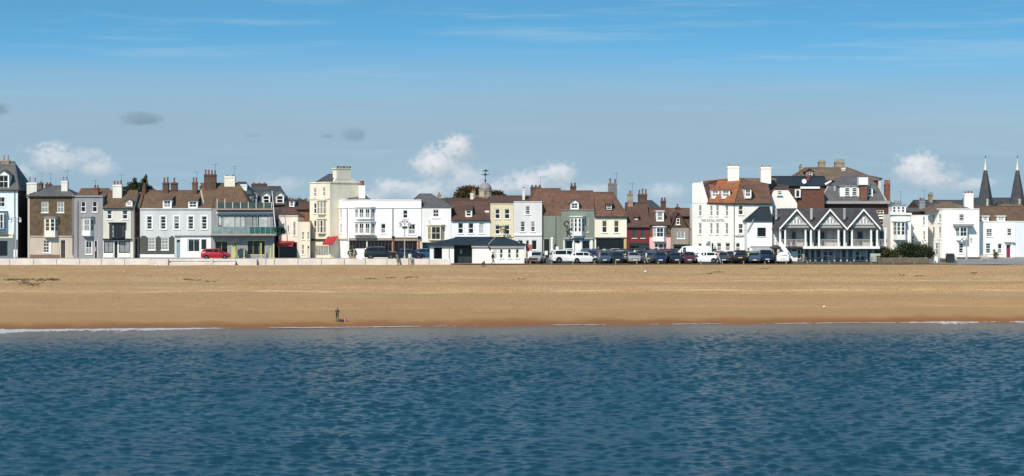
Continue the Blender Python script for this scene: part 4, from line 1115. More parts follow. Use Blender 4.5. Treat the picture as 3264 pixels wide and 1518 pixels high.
for i in range(9):
    t0, t1 = i / 9 * 5.5, (i + 1) / 9 * 5.5
    b.tube((a0 + .5 + .34 * math.cos(t0), 302.9, Z(714, 303) + .36 * math.sin(t0)), (a0 + .5 + .34 * math.cos(t1), 302.9, Z(714, 303) + .36 * math.sin(t1)), .09, n=6)
    b.tube((a0 + .75 + .3 * math.cos(t0), 302.9, Z(735, 303) + .4 * math.sin(t0)), (a0 + .75 + .3 * math.cos(t1), 302.9, Z(735, 303) + .4 * math.sin(t1)), .05, n=6)
b.tube((a0 + .5, 302.9, Z(722, 303)), (a0 + .5, 304, Z(722, 303)), .05); b.tube((a0 + .6, 302.9, Z(756, 303)), (a0 + .6, 302.9, Z(735, 303)), .06); b.build('wrought_sign', IRON, h.root)
h.finish()

# 15 cream house with open shop
IVORY = wallm('wall_ivory', (.78, .74, .62), .05)
h = straight('terraced_house', 'ivory house with two upper windows above a wide dark shop opening', 1895, 1998, 690, IVORY, depth=10, group=HG)
h.wins([(1919, 1935), (1957, 1973)], [(703, 742)], gl='yg', fm=CREAMP)
h.band('shop_lintel', 1896, 1997, 757, 760, .15, BLACKP); h.win(1900, 1989, 761, 815, 'k', fm=BLACKP, cols=3, sash=False, sill=False)
h.band('shop_pier', 1990, 1997, 760, 815, .1, mat('ochre_paint', (.55, .36, .12), .6))
h.roof(617, R_RED, hr=1.7); h.dormer(1930, 1952, 651, 671, rm=R_RED, m=BLACKP, gl='k', kind='slope')
h.chimney(1938, 1968, 584, 655, 5.0, mat('chimney_grey', (.16, .16, .165), .9, .25), 2, .65); h.finish()

# 16 crimson house
CRIM = wallm('wall_crimson', (.17, .030, .038))
h = straight('terraced_house', 'crimson house with green framed windows and dark awning', 1998, 2070, 723, CRIM, depth=9, group=HG)
h.wins([(2016, 2029), (2043, 2055)], [(729, 759)], gl='t', fm=mat('green_paint', (.035, .065, .045), .5))
h.win(2006, 2062, 780, 815, 'k', fm=MATS['green_paint'], cols=4, sash=False, sill=False); awning(h, 2006, 2064, 773, 784, .9, mat('green_awning', (.015, .035, .026), .7))
h.roof(650, R_DRED); h.dormer(2020, 2036, 692, 704, rm=R_DRED, m=R_DRED, gl='k', kind='slope')
h.chimney(2000, 2019, 617, 652, 3.8, B_YEL, 1, .5); h.chimney(2033, 2064, 619, 654, 4.6, B_DARK, 3, .75); h.finish()
h = straight('rear_house', 'grey slate roof behind the crimson and pink houses', 2046, 2110, 672, B_BROWN, Y=317, depth=8)
h.roof(643, R_SLATE, hr=1.2); h.chimney(2106, 2124, 640, 668, 3, B_DARK, 2, .5, B_DARK); h.finish()

# 17 pink house
PINK = wallm('wall_pink', (.72, .45, .44), .05)
h = straight('terraced_house', 'small house with pink ground floor, white bay and tile hung upper wall', 2070, 2138, 717, mat('hung_tile', (.14, .065, .042), .9, .3, 3), depth=9, group=HG)
h.bay(2081, 2124, 724, 770, 728, 754, proj=.8, cant=.4, n=1, gl='cgc', rows=2)
h.zsplit, h.lowm = Z(757, YF), PINK
h.win(2086, 2097, 777, 802, 'k', fm=WHITE); h.win(2100, 2114, 777, 822, door=mat('pink_door', (.66, .40, .38), .4)); h.win(2116, 2124, 777, 802, 'k')
h.roof(667, R_DRED); h.dormer(2092, 2116, 674, 706, rm=WHITE, gl='c'); h.finish()

# 18 grey house with gable front
STONE = wallm('wall_stone_grey', (.26, .235, .20), .1)
h = straight('gabled_cottage', 'grey cottage with steep dark gable beside the white hotel', 2138, 2206, 727, STONE, depth=9, group=HG)
h.win(2158, 2183, 738, 761, 'c', cols=2, sash=False); h.win(2148, 2196, 786, 815, 'k', fm=BLACKP, cols=3, sash=False, sill=False)
h.band('shop_fascia', 2146, 2198, 779, 784, .2, BLACKP); h.pipe(2196, 730, 780)
xa, xm_, xb = X(2136, YF), X(2161, YF), X(2196, YF); ze_, za_ = Z(727, YF), Z(674, YF)
b = MB(); b.xz([(xa + .1, ze_), (xb - .1, ze_), (xm_, za_ - .12)], YF + .01, YF + .25); b.build('gable_front', mat('dark_tile_hanging', (.085, .055, .042), .9, .3, 3), h.root)
b = MB(); b.slab([(xa - .1, YF - .25, ze_), (xm_, YF - .25, za_), (xb + .15, YF - .25, ze_), (xa - .1, YF + 9, ze_), (xm_, YF + 9, za_), (xb + .15, YF + 9, ze_)], [(0, 3, 4, 1), (1, 4, 5, 2)], .14); b.build('roof', R_DRED, h.root)
put_window(h.root, h.loc(X(2161, YF), YF - .1, Z(716, YF)), 0, .5, .85, 'k', cols=1)
h.flat = False; h.finish()
h = straight('rear_house', 'brown roofed house between the grey cottage and the hotel', 2128, 2212, 690, B_BROWN, Y=315, depth=8)
h.roof(668, R_RED, hl=0, hr=0); h.chimney(2152, 2168, 660, 676, 3, B_DARK, 1, .5); h.chimney(2172, 2180, 668, 680, 3.5, B_DARK, 1, .3); h.finish()

# ------------------------------------------------------------------ right half: hotel, veranda building, mansion, white houses, church
def on_plane(px, py, a, b_, c):
    a, b_, c = Vector(a), Vector(b_), Vector(c); n = (b_ - a).cross(c - a); d = Vector(((px - CX) / F, 1, (HY - py) / F)); o = Vector((0, 0, CH))
    return o + d * ((a - o).dot(n) / d.dot(n))
def poly(hh, name, pts, m, t=.12, up=True):
    b = MB(); b.slab(pts, [tuple(range(len(pts)))], t); return b.build(name, m, hh.root)
def wall_poly(hh, name, pts, m, d=.3):      # upright outline given thickness away from the sea
    b = MB(); n = len(pts); b.add(list(pts) + [(q[0], q[1] + d, q[2]) for q in pts], [tuple(range(n)), tuple(range(2 * n - 1, n - 1, -1))] + [(i, n + i, n + (i + 1) % n, (i + 1) % n) for i in range(n)])
    return b.build(name, m, hh.root)
def plane_dormer(hh, pa, pb, ya, yb, pl, rm, gl='c', back=2.2, cols=2, kind='flat', m=None):
    c = on_plane((pa + pb) / 2, yb, *pl); yf = c.y - .75; x0, x1, zb, zt = X(pa, yf), X(pb, yf), Z(yb, yf), Z(ya, yf); hw = .1; b = MB()
    b.box(x0, x1, yf + .16, yf + back, zb - .2, zt)
    b.box(x0, x0 + hw, yf, yf + .16, zb, zt); b.box(x1 - hw, x1, yf, yf + .16, zb, zt); b.box(x0 + hw, x1 - hw, yf, yf + .16, zt - hw, zt); b.box(x0 + hw, x1 - hw, yf, yf + .16, zb - .15, zb + hw)
    d = b.build('dormer', m or WHITE, hh.root); b = MB()
    if kind == 'flat': b.box(x0 - .12, x1 + .12, yf - .12, yf + back + .2, zt, zt + .1)
    else: b.slab([(x0 - .12, yf - .12, zt + .05), (x1 + .12, yf - .12, zt + .05), (x1 + .12, yf + back + .6, zt + .8), (x0 - .12, yf + back + .6, zt + .8)], [(0, 1, 2, 3)], .1)
    b.build('dormer_roof', rm, d)
    put_window(d, hh.loc((x0 + x1) / 2, yf, zb + hw), 0, x1 - x0 - 2 * hw, zt - zb - 2 * hw, gl, cols=cols, sill=False, deep=True)

# 19 the white hotel on the beach side of the road
HW = wallm('wall_hotel_white', (.82, .80, .755), .04)
h = House('seafront_hotel', 'large white hotel with orange tiled roof and lettered front', [(2206, 304), (2341, 296), (2462, 296.6)], 648, HW, depth=12, base=6.75, cat='hotel')
h.wins([(2226, 2236), (2262, 2271), (2281, 2291), (2311, 2321)], [(655, 689), (711, 747)], gl='c', cols=1)
h.win(2225, 2236, 776, 800, 'yc', cols=1); h.win(2284, 2298, 774, 800, 'tc', cols=1); h.win(2311, 2326, 774, 800, 'gc', cols=1); h.win(2262, 2274, 774, 818, door=mat('hotel_door', (.05, .10, .11), .4))
h.win(2354, 2369, 655, 685, 'yg', surround=.1); h.win(2354, 2369, 714, 745, 'yg', surround=.1); h.win(2345, 2360, 774, 802, 'gc')
h.band('window_ledge', 2337 + 5, 2378, 750.5, 752.5, .2, GREYP, k=1); h.pipe(2340, 652, 800)
wp = [h.hit(q, 0) for q in (2206.3, 2250)]
b = MB(); A_, B_ = (wp[0][2], wp[0][3]), (wp[1][2], wp[1][3])
def lerp2(px, py):
    _, t_, x_, y_ = h.hit(px, 0); return (x_, y_, Z(py, y_))
wall_poly(h, 'gable_parapet', [lerp2(2206.5, 648), lerp2(2206.5, 588), lerp2(2211, 583), lerp2(2232, 582), lerp2(2239, 578), lerp2(2256, 636), lerp2(2256, 648)], HW, .5)
wall_poly(h, 'porch_pediment', [tuple(Vector(lerp2(q, r_)) + Vector((-.35, -.55, 0))) for q, r_ in ((2253, 769), (2264, 756), (2277, 769))], WHITE, .3)
b = MB()
for q in (2255, 2274): x_, y_, _ = lerp2(q, 700); b.box(x_ - .45, x_ - .3, y_ - .6, y_ - .45, 6.8, Z(769, y_)); 
b.build('porch_column', WHITE, h.root)
E0, E1, E2 = lerp2(2254, 648), (h.ch[1][0] - .1, h.ch[1][1] - .25, Z(649, 296)), (h.ch[2][0], h.ch[2][1] - .25, Z(649, 296.6))
R0, R1 = P3(2290, 574, 303.5), P3(2362, 569, 303.5)
E3 = P3(2462, 649, 308)
poly(h, 'roof', [E0, E1, R1, R0], R_ORANGE, .14); poly(h, 'roof', [E1, E2, P3(2448, 585, 303.5), R1], R_RED, .14)
poly(h, 'roof', [P3(2236, 584, 309), E0, R0], R_DRED, .14); poly(h, 'roof', [P3(2236, 584, 309), R0, R1, P3(2300, 574, 312)], R_DRED, .14)
b = MB(); b.tube(R0, R1, .12, n=6); b.tube(E1, R1, .1, n=6); b.tube(P3(2238, 580, 306.5), R0, .1, n=6); b.build('ridge', R_ORANGE, h.root)
b = MB(); b.tube((E0[0], E0[1] - .1, E0[2]), (E1[0], E1[1] - .05, E1[2]), .1, n=6); b.tube(E1, E2, .1, n=6); b.build('gutter', B_DARK, h.root)
for a, c in ((2268, 2293), (2301, 2327)): plane_dormer(h, a, c, 605, 630, (E0, E1, R1), R_ORANGE, 'c', kind='slope', back=3)
plane_dormer(h, 2374, 2395, 602, 629, (E1, E2, R1), R_RED, 'g', kind='slope', back=3)
h.chimney(2319, 2357, 530, 572, 7.2, HW, 4, .4, POTB, d=1.4); h.chimney(2425, 2459, 533, 572, 8.5, HW, 3, .4, POTB, d=1.4)
# lettering painted on the wall
fc = bpy.data.curves.new('lettering', 'FONT'); fc.body = 'THE ROYAL HOTEL'; fc.size = 0.62; fc.extrude = .01; fc.space_character = 1.18
fo = bpy.data.objects.new('lettering', fc); COL.objects.link(fo)
me = bpy.data.meshes.new_from_object(fo.evaluated_get(bpy.context.evaluated_depsgraph_get())); bpy.data.objects.remove(fo)
me.materials.append(mat('letter_grey', (.16, .15, .13), .6))
_, _, lx, ly = h.hit(2236, 0); _, _, lx2, ly2 = h.hit(2309, 0)
rz_ = math.atan2(ly2 - ly, lx2 - lx); wlet = math.hypot(lx2 - lx, ly2 - ly)
wm_ = max(v_.co.x for v_ in me.vertices)
lo = inst('lettering', me, h.root, h.loc(lx + .03 * math.sin(rz_), ly - .03 * math.cos(rz_), Z(707, ly)), rz_)
lo.rotation_euler = (R(90), 0, rz_); lo.scale = (wlet / wm_, .78, 1)
h.finish()

# hotel's rear ranges: mottled roof, cream Dutch gable, white wing
h = straight('hotel_rear_range', 'rear range of the hotel with mottled brown roof and white shaped gable', 2362, 2545, 664, HW, Y=305, depth=10, cat='hotel', base=6.9)
R2 = P3(2362, 567, 306); 
poly(h, 'roof', [P3(2340, 650, 301), P3(2470, 662, 304.5), P3(2475, 568, 308), P3(2358, 567, 308)], R_LICHEN, .14)
wall_poly(h, 'shaped_gable', [P3(2446, 664, 303.6), P3(2444, 650, 303.6), P3(2452, 636, 303.6), P3(2467, 607, 303.6), P3(2513, 607, 303.6), P3(2541, 648, 303.6), P3(2541, 667, 303.6)], HW, .4)
put_window(h.root, h.loc(*P3(2485, 622, 303.42)), 0, .62, .62, 'g'); put_window(h.root, h.loc(*P3(2462, 668, 303.42)), 0, .5, .5, 'g')
poly(h, 'roof', [P3(2448, 635, 303.7), P3(2467, 606, 303.7), P3(2470, 585, 308), P3(2440, 600, 308)], R_DRED, .1)
poly(h, 'roof', [P3(2467, 606, 303.7), P3(2513, 606, 303.7), P3(2515, 592, 308), P3(2470, 585, 308)], R_DRED, .1)
b = MB(); b.box(X(2424, 300), X(2442, 300), 300, 301, Z(702, 300), Z(655, 300)); b.build('chimney_stack', B_DARK, h.root)
h.finish()
h = straight('hotel_wing', 'plain white two storey wing of the hotel with slate hip roof', 2380, 2462, 704, wallm('wall_clean_white', (.82, .82, .82), .03), Y=292.6, depth=6, base=6.7, cat='hotel')
h.win(2414, 2441, 726, 754, 'g', fm=BLACKP, sash=False, cols=1, surround=.12)
h.band('grey_garage_front', 2393, 2461.5, 787, 815, .1, mat('pale_grey_panel', (.44, .45, .46), .5)); h.band('garage_lintel', 2391, 2461.8, 785, 787, .16, GREYP)
h.win(2382, 2390, 790, 812, 'c', cols=1)
b = MB(); b.tube(P3(2381, 738, 292.4), P3(2402, 700, 292.4), .06, n=6); b.build('cable', GREYP, h.root)
h.roof(664, R_DSLATE, hl=2.0, hr=0, gut=False); h.finish()

# 20 veranda building: three white bargeboarded gables over a balcony
VG = wallm('wall_veranda_grey', (.58, .53, .50)); VD = mat('veranda_dark', (.045, .045, .048), .7, .2); VS = mat('veranda_slate_grey', (.33, .335, .35), .6, .1)
YV = 291.0; zb_ = 6.72
V = thing('veranda_hotel', 'grey balconied building with three white bargeboarded gables and outside stair', 'hotel', (X(2635, YV), YV + 4, zb_))
class _V: pass
vh = _V(); vh.root = V; o_ = ORG[V.name]
vh.loc = lambda x, y, z: (x - o_[0], y - o_[1], z - o_[2])
b = MB(); b.box(X(2462, 294), X(2822, 294), 292.6, 300, zb_ - .3, Z(726, 292.6)); wv = b.build('wall', VG, V)
zf = Z(786, YV)
b = MB(); b.box(X(2486, YV), X(2826, YV), YV + .02, 292.59, zf - .22, zf); b.build('balcony_floor', VD, V)
b = MB(); b.box(X(2560, YV - .3), X(2804, YV - .3), YV - .45, YV + .0, zf - .30, zf + .03); b.build('canopy_fascia', WHITE, V)
for px in (2487, 2503, 2568, 2585, 2611, 2673, 2692, 2716, 2777, 2796, 2822):
    b = MB(); x_ = X(px, YV); b.box(x_ - .11, x_ + .11, YV + .05, YV + .27, zf, Z(727, YV)); b.box(x_ - .17, x_ + .17, YV, YV + .32, Z(731, YV), Z(727, YV) + .01); b.build('post', WHITE, V)
for a, c in ((2487, 2568), (2585, 2592), (2611, 2673), (2692, 2698), (2716, 2777), (2796, 2822)):
    b = MB(); x0, x1 = X(a, YV) + .1, X(c, YV) - .1
    b.box(x0, x1, YV + .1, YV + .18, zf + .86, zf + .93); b.box(x0, x1, YV + .1, YV + .18, zf + .08, zf + .13)
    n = max(2, int((x1 - x0) / .16))
    for i in range(n): xx_ = x0 + (x1 - x0) * (i + .5) / n; b.box(xx_ - .025, xx_ + .025, YV + .12, YV + .16, zf + .13, zf + .86)
    b.build('balustrade', mat('rail_greige', (.42, .385, .36), .6), V)
for px in (2530, 2622, 2741):
    put_window(V, vh.loc(X(px, 292.6), 292.42, zf + .05), 0, .62 if px != 2741 else .8, 1.95, 'k', fm=VS, sill=False, cols=1)
for a, c, g in ((2492, 2500, 'k'), (2572, 2581, 't'), (2598, 2606, 't'), (2677, 2688, 't'), (2704, 2712, 'k'), (2781, 2792, 't'), (2802, 2816, 't')):
    put_window(V, vh.loc(X((a + c) / 2, 292.6), 292.42, zf + .05), 0, (c - a) / F * 292.6, 2.0, g, fm=VS, sill=False, cols=1)
for px in (2560, 2634, 2656, 2764):
    b = MB(); b.box(X(px, 292.6) - .03, X(px, 292.6) + .03, 292.52, 292.6, zf, Z(728, 292.6)); b.build('pilaster', VS, V)
# main roof behind the gables
ze_, zr_ = Z(727, YV - .2), Z(664, 297.5)
b = MB(); x0, x1 = X(2464, YV), X(2814, YV)
b.slab([(x0, YV - .1, ze_), (x1, YV - .1, ze_), (X(2790, 297.5), 297.5, zr_), (X(2488, 297.5), 297.5, zr_), (x1, 304, ze_), (x0, 304, ze_)], [(0, 1, 2, 3), (3, 2, 4, 5), (0, 3, 5), (1, 4, 2)], .14); b.build('roof', R_VSLATE, V)
for (a, c, ap) in ((2484, 2594, 2540), (2594, 2700, 2646), (2700, 2807, 2753)):
    yg = YV - .45; zA = Z(666, yg); x0, x1, xm_ = X(a, yg), X(c, yg), X(ap, yg); zE = Z(728, yg)
    b = MB(); b.slab([(x0, yg, zE), (xm_, yg, zA), (x1, yg, zE), (x0, 298, zE), (xm_, 298, zA), (x1, 298, zE)], [(0, 3, 4, 1), (1, 4, 5, 2)], .12); g = b.build('gable_roof', R_VSLATE, V)
    def rake(xa, za, xb, zb2, w_):
        b = MB(); b.xz([(xa, za + .03), (xb, zb2 + .03), (xb, zb2 - w_), (xa, za - w_)], yg - .08, yg - .002); b.build('bargeboard', WHITE, g)
    rake(x0, zE, xm_, zA, .26); rake(xm_ + .001, zA, x1, zE, .26)
    # timbered gable panel set back under the verge
    yp = yg + .35; f_ = .62; hz = zA - zE; zc = Z(712, yp)
    b = MB(); b.xz([(x0 + .25, zE - .02), (x1 - .25, zE - .02), (xm_, zA - .35)], yp + .12, yp + .2); b.build('gable_panel', VS, g)
    k_ = (zA - .35 - zc) / (zA - .35 - zE)
    xl, xr = xm_ - (xm_ - x0 - .25) * k_, xm_ + (x1 - xm_ - .25) * k_
    b = MB(); b.xz([(xl + .45, zc), (xr - .45, zc), (xm_, zA - 1.0)], yp + .06, yp + .115); b.build('white_infill', WHITE, g)
    for i in (-1.5, -.5, .5, 1.5):
        b = MB(); xx_ = xm_ + i * .42; zt2 = zc + .75 - abs(i) * .14; b.xz([(xx_ - .12, zc + .03), (xx_ + .12, zc + .03), (xx_ + .12, zt2 - .12), (xx_, zt2), (xx_ - .12, zt2 - .12)], yp + .02, yp + .058); b.build('timber_panel', VS, g)
    b = MB(); b.box(xm_ - .06, xm_ + .06, yp, yp + .1, zc + .9, zA - .5); b.box(x0 + .85, x1 - .85, yp, yp + .16, Z(717, yp), zc); b.build('collar_beam', mat('beam_pale', (.52, .52, .53), .6), g)
for px in (2480, 2593, 2699):
    b = MB(); b.box(X(px, YV) - .14, X(px, YV) + .14, 293.0, 293.3, Z(700, 293), Z(664, 293)); b.build('flue', VS if px != 2593 else mat('flue_buff', (.45, .40, .37), .8), V)
# ground floor: glazed doors between pale columns
b = MB(); b.box(X(2524, 292), X(2806, 292), 292.3, 292.58, zb_ - .2, zf - .23); b.build('ground_floor_wall', mat('ground_floor_grey', (.16, .16, .165), .7), V)
cols_ = [2562, 2582, 2599, 2620, 2660, 2680, 2700, 2722, 2762, 2783, 2803]
for i, px in enumerate(cols_):
    b = MB(); x_ = X(px, 292); b.box(x_ - .11, x_ + .11, 291.95, 292.25, zb_, zf - .31); b.build('column', mat('column_pale', (.45, .45, .45), .6), V)
for a, c in zip(cols_[:-1], cols_[1:]):
    w_ = (c - a) / F * 292.2 - .3
    if c - a > 30:
        for sx in (-1, 1): put_window(V, vh.loc(X((a + c) / 2, 292.2) + sx * w_ / 4, 292.15, zb_ + .05), 0, w_ / 2 - .04, 1.35, 'g', fm=mat('door_grey_white', (.52, .53, .54), .5), sill=False, cols=1)
        put_window(V, vh.loc(X((a + c) / 2, 292.2), 292.15, zb_ + 1.42), 0, w_, .3, 'k', fm=VS, sill=False, cols=1, sash=False)
    else:
        put_window(V, vh.loc(X((a + c) / 2, 292.2), 292.15, zb_ + .45), 0, w_, 1.25, random.choice('tgk'), fm=VS, sill=False, cols=1, sash=False)
put_door(V, vh.loc(X(2532, 292.2), 292.15, zb_), 0, .8, 1.75, WHITE, light=True)
put_window(V, vh.loc(X(2547, 292.2), 292.15, zb_ + .3), 0, .5, 1.3, 'g', fm=WHITE, sill=False)
b = MB(); b.box(X(2556, 291), X(2562, 291), 290.4, 291.0, zb_, zb_ + 1.0); b.build('planter', POTB, V)
b = MB(); b.box(X(2772, 291), X(2803, 291), 290.2, 290.9, zb_, zb_ + 1.05); b.build('kiosk', mat('kiosk_pale', (.38, .42, .38), .6), V)
# outside stair
xa, xb = X(2488, 290.3), X(2526, 290.3)
b = MB()
for i in range(11):
    t0 = i / 11; x_ = xa + (xb - xa) * t0; z_ = zf - (zf - zb_) * (i + .6) / 11; b.box(x_, x_ + (xb - xa) / 11 + .05, 289.9, 290.95, z_ - .05, z_)
b.build('stair_tread', GREYP, V)
for yy in (289.82, 290.96):
    b = MB(); b.xz([(xa, zf - .25), (xb, zb_ - .05), (xb, zb_ + .55), (xa, zf + .75)], yy, yy + .07)
    b.build('stair_side', WHITE, V)
b = MB(); b.box(xa - 1.1, xa - .02, 289.82, 290.99, zf - .18, zf - .02); b.build('stair_landing', WHITE, V)

# 21 big mansarded house behind
MB_ = wallm('mansion_brick', (.085, .045, .036))
h = straight('mansion', 'large brick mansion with grey mansard roof, white dormers and heavy chimneys', 2600, 2832, 650, MB_, Y=306, depth=14, base=7.0, cat='house')
h.win(2760, 2778, 667, 688, 'g'); h.win(2794, 2817, 670, 687, 'g'); h.band('string_course', 2770, 2831, 693, 698, .1, WHITE)
h.band('cornice', 2596, 2836, 641, 650, .55, mat('cornice_grey', (.30, .30, .31), .7))
h.win(2780, 2790, 705, 730, 'k'); h.win(2806, 2818, 705, 730, 'k')
zc0, zc1 = Z(641, 306), Z(594, 308.2)
b = MB(); a = [(X(2612, 306), 305.9, zc0), (X(2825, 306), 305.9, zc0), (X(2800, 308.2), 308.2, zc1), (X(2640, 308.2), 308.2, zc1)]; b.slab(a, [(0, 1, 2, 3)], .14); b.build('mansard_front', R_GSLATE, h.root)
b = MB(); b.slab([(X(2825, 306), 305.9, zc0), (X(2830, 318), 318, zc0), (X(2802, 318), 318, zc1), (X(2800, 308.2), 308.2, zc1)], [(0, 1, 2, 3)], .14); b.slab([(X(2612, 306), 305.9, zc0), (X(2640, 308.2), 308.2, zc1), (X(2640, 318), 318, zc1), (X(2612, 318), 318, zc0)], [(0, 1, 2, 3)], .14); b.build('mansard_side', R_GSLATE, h.root)
b = MB(); b.tube(a[0], a[3], .1, n=6); b.build('lead_hip', mat('lead_pale', (.40, .40, .41), .5), h.root); b = MB(); b.tube(a[1], a[2], .1, n=6); b.build('lead_hip', MATS['lead_pale'], h.root); b = MB(); b.seg((X(2657, 307.8), 307.6), (X(2663, 307.8), 307.6), -.2, .1, zc0 + .2, zc1); b.build('lead_hip', mat('lead_pale', (.40, .40, .41), .5), h.root)
b = MB(); b.box(X(2676, 307), X(2737, 307), 306.6, 310, Z(640, 307), Z(594, 307)); d_ = b.build('dormer', WHITE, h.root)
for a_ in (2700, 2723): put_window(d_, h.loc(X(a_, 306.6), 306.43, Z(624, 306.6)), 0, .70, 1.15, 't', deep=True, sill=False, rows=2)
b = MB(); b.box(X(2672, 307), X(2741, 307), 306.4, 310.3, Z(594, 307), Z(591.5, 307)); b.build('dormer_roof', LEAD, d_)
b = MB(); b.box(X(2764, 307), X(2781, 307), 306.6, 310, Z(640, 307), Z(598, 307)); d_ = b.build('dormer', WHITE, h.root)
put_window(d_, h.loc(X(2772, 306.6), 306.43, Z(624, 306.6)), 0, .5, 1.0, 't', deep=True, sill=False); b = MB(); b.box(X(2761, 307), X(2784, 307), 306.4, 310.3, Z(598, 307), Z(595, 307)); b.build('dormer_roof', LEAD, d_)
b = MB(); b.box(X(2741, 306), X(2762, 306), 305.4, 306.5, Z(640, 306), Z(590, 306)); cs = b.build('chimney', B_RED, h.root)
b = MB(); b.box(X(2735, 306), X(2764, 306), 305.2, 306.7, Z(590, 306), Z(566, 306)); b.build('chimney_cap', WHITE, cs)
# upper slate slopes
poly(h, 'roof', [P3(2640, 595, 308.2), P3(2802, 595, 308.2), P3(2760, 556, 313), P3(2690, 556, 313)], R_GSLATE, .12)
h.yb = 318; h.flat = True; h.finish()
h = straight('brown_roofed_house', 'steep brown hipped roof with pale chimneys towering behind the mansion', 2525, 2800, 575, MB_, Y=316, depth=12, base=7.0)
zt_ = h.top
h.roof(538, R_LICHEN, hl=2.6, hr=3.4, gut=False)
h.chimney(2609, 2633, 514, 545, 6, B_YEL, 2, .25, POTB, d=1.2); h.chimney(2661, 2694, 516, 546, 6, B_YEL, 4, .4, POTB, d=1.2); h.chimney(2549, 2558, 528, 548, 5.5, B_YEL, 1, .2); h.chimney(2682, 2696, 535, 545, 4.5, CREAMW, 0)
h.dormer(2568, 2592, 546, 566, m=B_RED, rm=R_RED, gl='k', kind='gable'); h.finish()
# brick range left of the mansion
TH = mat('red_brown_tile_hanging', (.135, .060, .042), .9, .3, 2.5, fine=.2)
h = straight('brick_range', 'red brown tile hung range under a dark flat slate roof', 2543, 2628, 600, TH, Y=304.6, depth=8, base=7.0)
h.band('white_fascia', 2551, 2613, 595, 602, .2, WHITE)
h.band('white_window_box', 2533, 2551, 604, 630, .4, WHITE); 
b = MB(); b.box(X(2538, 304.2), X(2547, 304.2), 304.15, 304.2, Z(626, 304.2), Z(607, 304.2)); b.build('pane', GL, h.root)
h.finish()
h = straight('dark_roofed_house', 'long dark slate roof with white satellite dish between the hotel and mansion', 2458, 2640, 592, B_DARK, Y=309, depth=9)
h.roof(566, R_DSLATE, rpos=.4); h.chimney(2570, 2582, 560, 598, 2.0, B_RED, 1, .4)
b = MB(); b.lathe(0, 0, [(.02, 0), (.22, .05), (.33, .14)], 14); dm = b.mesh('dish', WHITE); d_ = inst('satellite_dish', dm, h.root, h.loc(*P3(2563, 579, 308.2))); d_.rotation_euler = (R(80), 0, 0)
b = MB(); b.tube(P3(2632, 588, 308.5), P3(2650, 577, 308), .2, .1); b.build('satellite_dish', WHITE, h.root)
h.finish()
h = straight('cream_block', 'plain cream block wall glimpsed behind the mansion roof', 2770, 2808, 572, wallm('wall_far_cream', (.62, .58, .46)), Y=330, depth=8); h.roof(565, R_SLATE, hl=.6, hr=.6, gut=False); h.finish()
h = straight('brick_chimney_house', 'house with one tall red brick chimney right of the mansion', 2826, 2850, 655, MB_, Y=309, depth=8); h.roof(640, R_GSLATE); h.chimney(2820, 2839, 587, 642, 1.5, B_RED, 3, .65); h.finish()

# 22 white house with oriel, and neighbours
SW1 = wallm('wall_bright_white', (.82, .805, .77), .04)
h = straight('white_villa', 'white villa with tall oriel window above the dark shrubs', 2838, 2904, 683, SW1, Y=300, depth=8, base=6.9)
h.bay(2846, 2890, 707, 765, 711, 748, proj=.9, cant=.35, n=2, gl='gtg', rows=3)
h.band('cornice', 2836, 2905, 679, 685, .35, WHITE); h.band('frieze', 2840, 2902, 688, 705, .12, SW1)
b = MB(); b.box(X(2842, 302), X(2886, 302), 301.6, 304.5, Z(682, 302), Z(655, 302)); ln = b.build('roof_lantern', WHITE, h.root)
for q in (2850, 2864, 2878): put_window(ln, h.loc(X(q, 301.6), 301.43, Z(677, 301.6)), 0, .42, .8, 'g', deep=True, sill=False, cols=1)
b = MB(); b.box(X(2840, 302), X(2888, 302), 301.4, 304.8, Z(655, 302), Z(652, 302)); b.build('lantern_roof', LEAD, ln)
h.chimney(2850, 2875, 644, 658, 5, LEAD, 3, .25, LEAD); h.finish()
h = straight('brick_cottage', 'dark brick cottage squeezed behind the white villas', 2896, 2960, 676, mat('plum_brick', (.085, .05, .05), .9, .25, 3), Y=309, depth=8)
h.roof(668, R_GSLATE); h.chimney(2930, 2950, 640, 672, 3, LEAD, 2, .4); h.finish()
h = House('white_wing', 'low white wing with two narrow windows beside the big white house', [(2903, 305), (2958, 302.5)], 688, SW1, depth=7)
h.win(2940, 2948, 692, 718, 'c', cols=1); h.win(2941, 2949, 737, 765, 'c', cols=1); h.win(2906, 2912, 752, 775, 'g', cols=1)
h.finish(coping=(SW1, .1, .05))
h = House('white_house', 'large white house with rounded corner, flat parapet and canopied bay', [(2957, 306.5), (3004, 302.6), (3018, 302.05), (3034, 301.9), (3122, 302.2)], 668, SW1, depth=10)
h.wins([(2971, 2979), (2991, 2999)], [(683, 710), (724, 762)], gl='cw', cols=1); h.win(2980, 2989, 775, 812, 'c', cols=1)
h.win(3057, 3074, 683, 705, 'g', rows=2); h.bay(3046, 3086, 721, 766, 727, 752, proj=.8, cant=.35, n=1, gl='tgt', rows=2)
h.band('bay_canopy', 3037, 3098, 714, 720, 1.1, mat('canopy_grey', (.36, .36, .36), .5), k=3)
h.win(3056, 3071, 775, 807, 'g', rows=2); h.band('plinth', 3034, 3121.5, 820, 830, .08, VD, k=3)
h.roof(648, R_LICHEN, y0=1.5, ze=h.top - .2, px0=2962, px1=3100, hl=2.2, hr=2.2); h.chimney(3074, 3104, 617, 668, 3.0, SW1, 3, .35, POT)
h.finish(coping=(SW1, .12, .07))
h = straight('rear_house', 'long dark roof with old chimneys behind the white houses', 2928, 3130, 660, B_DARK, Y=322, depth=9); h.roof(642, R_SLATE); h.chimney(2961, 2975, 618, 655, 3, B_YEL, 2, .3, LEAD); h.chimney(2933, 2950, 640, 660, 2, B_DARK, 2, .4); h.finish()
h = straight('white_cottage', 'low white cottage with plum coloured door and two flat dormers', 3122, 3237, 707, SW1, depth=9)
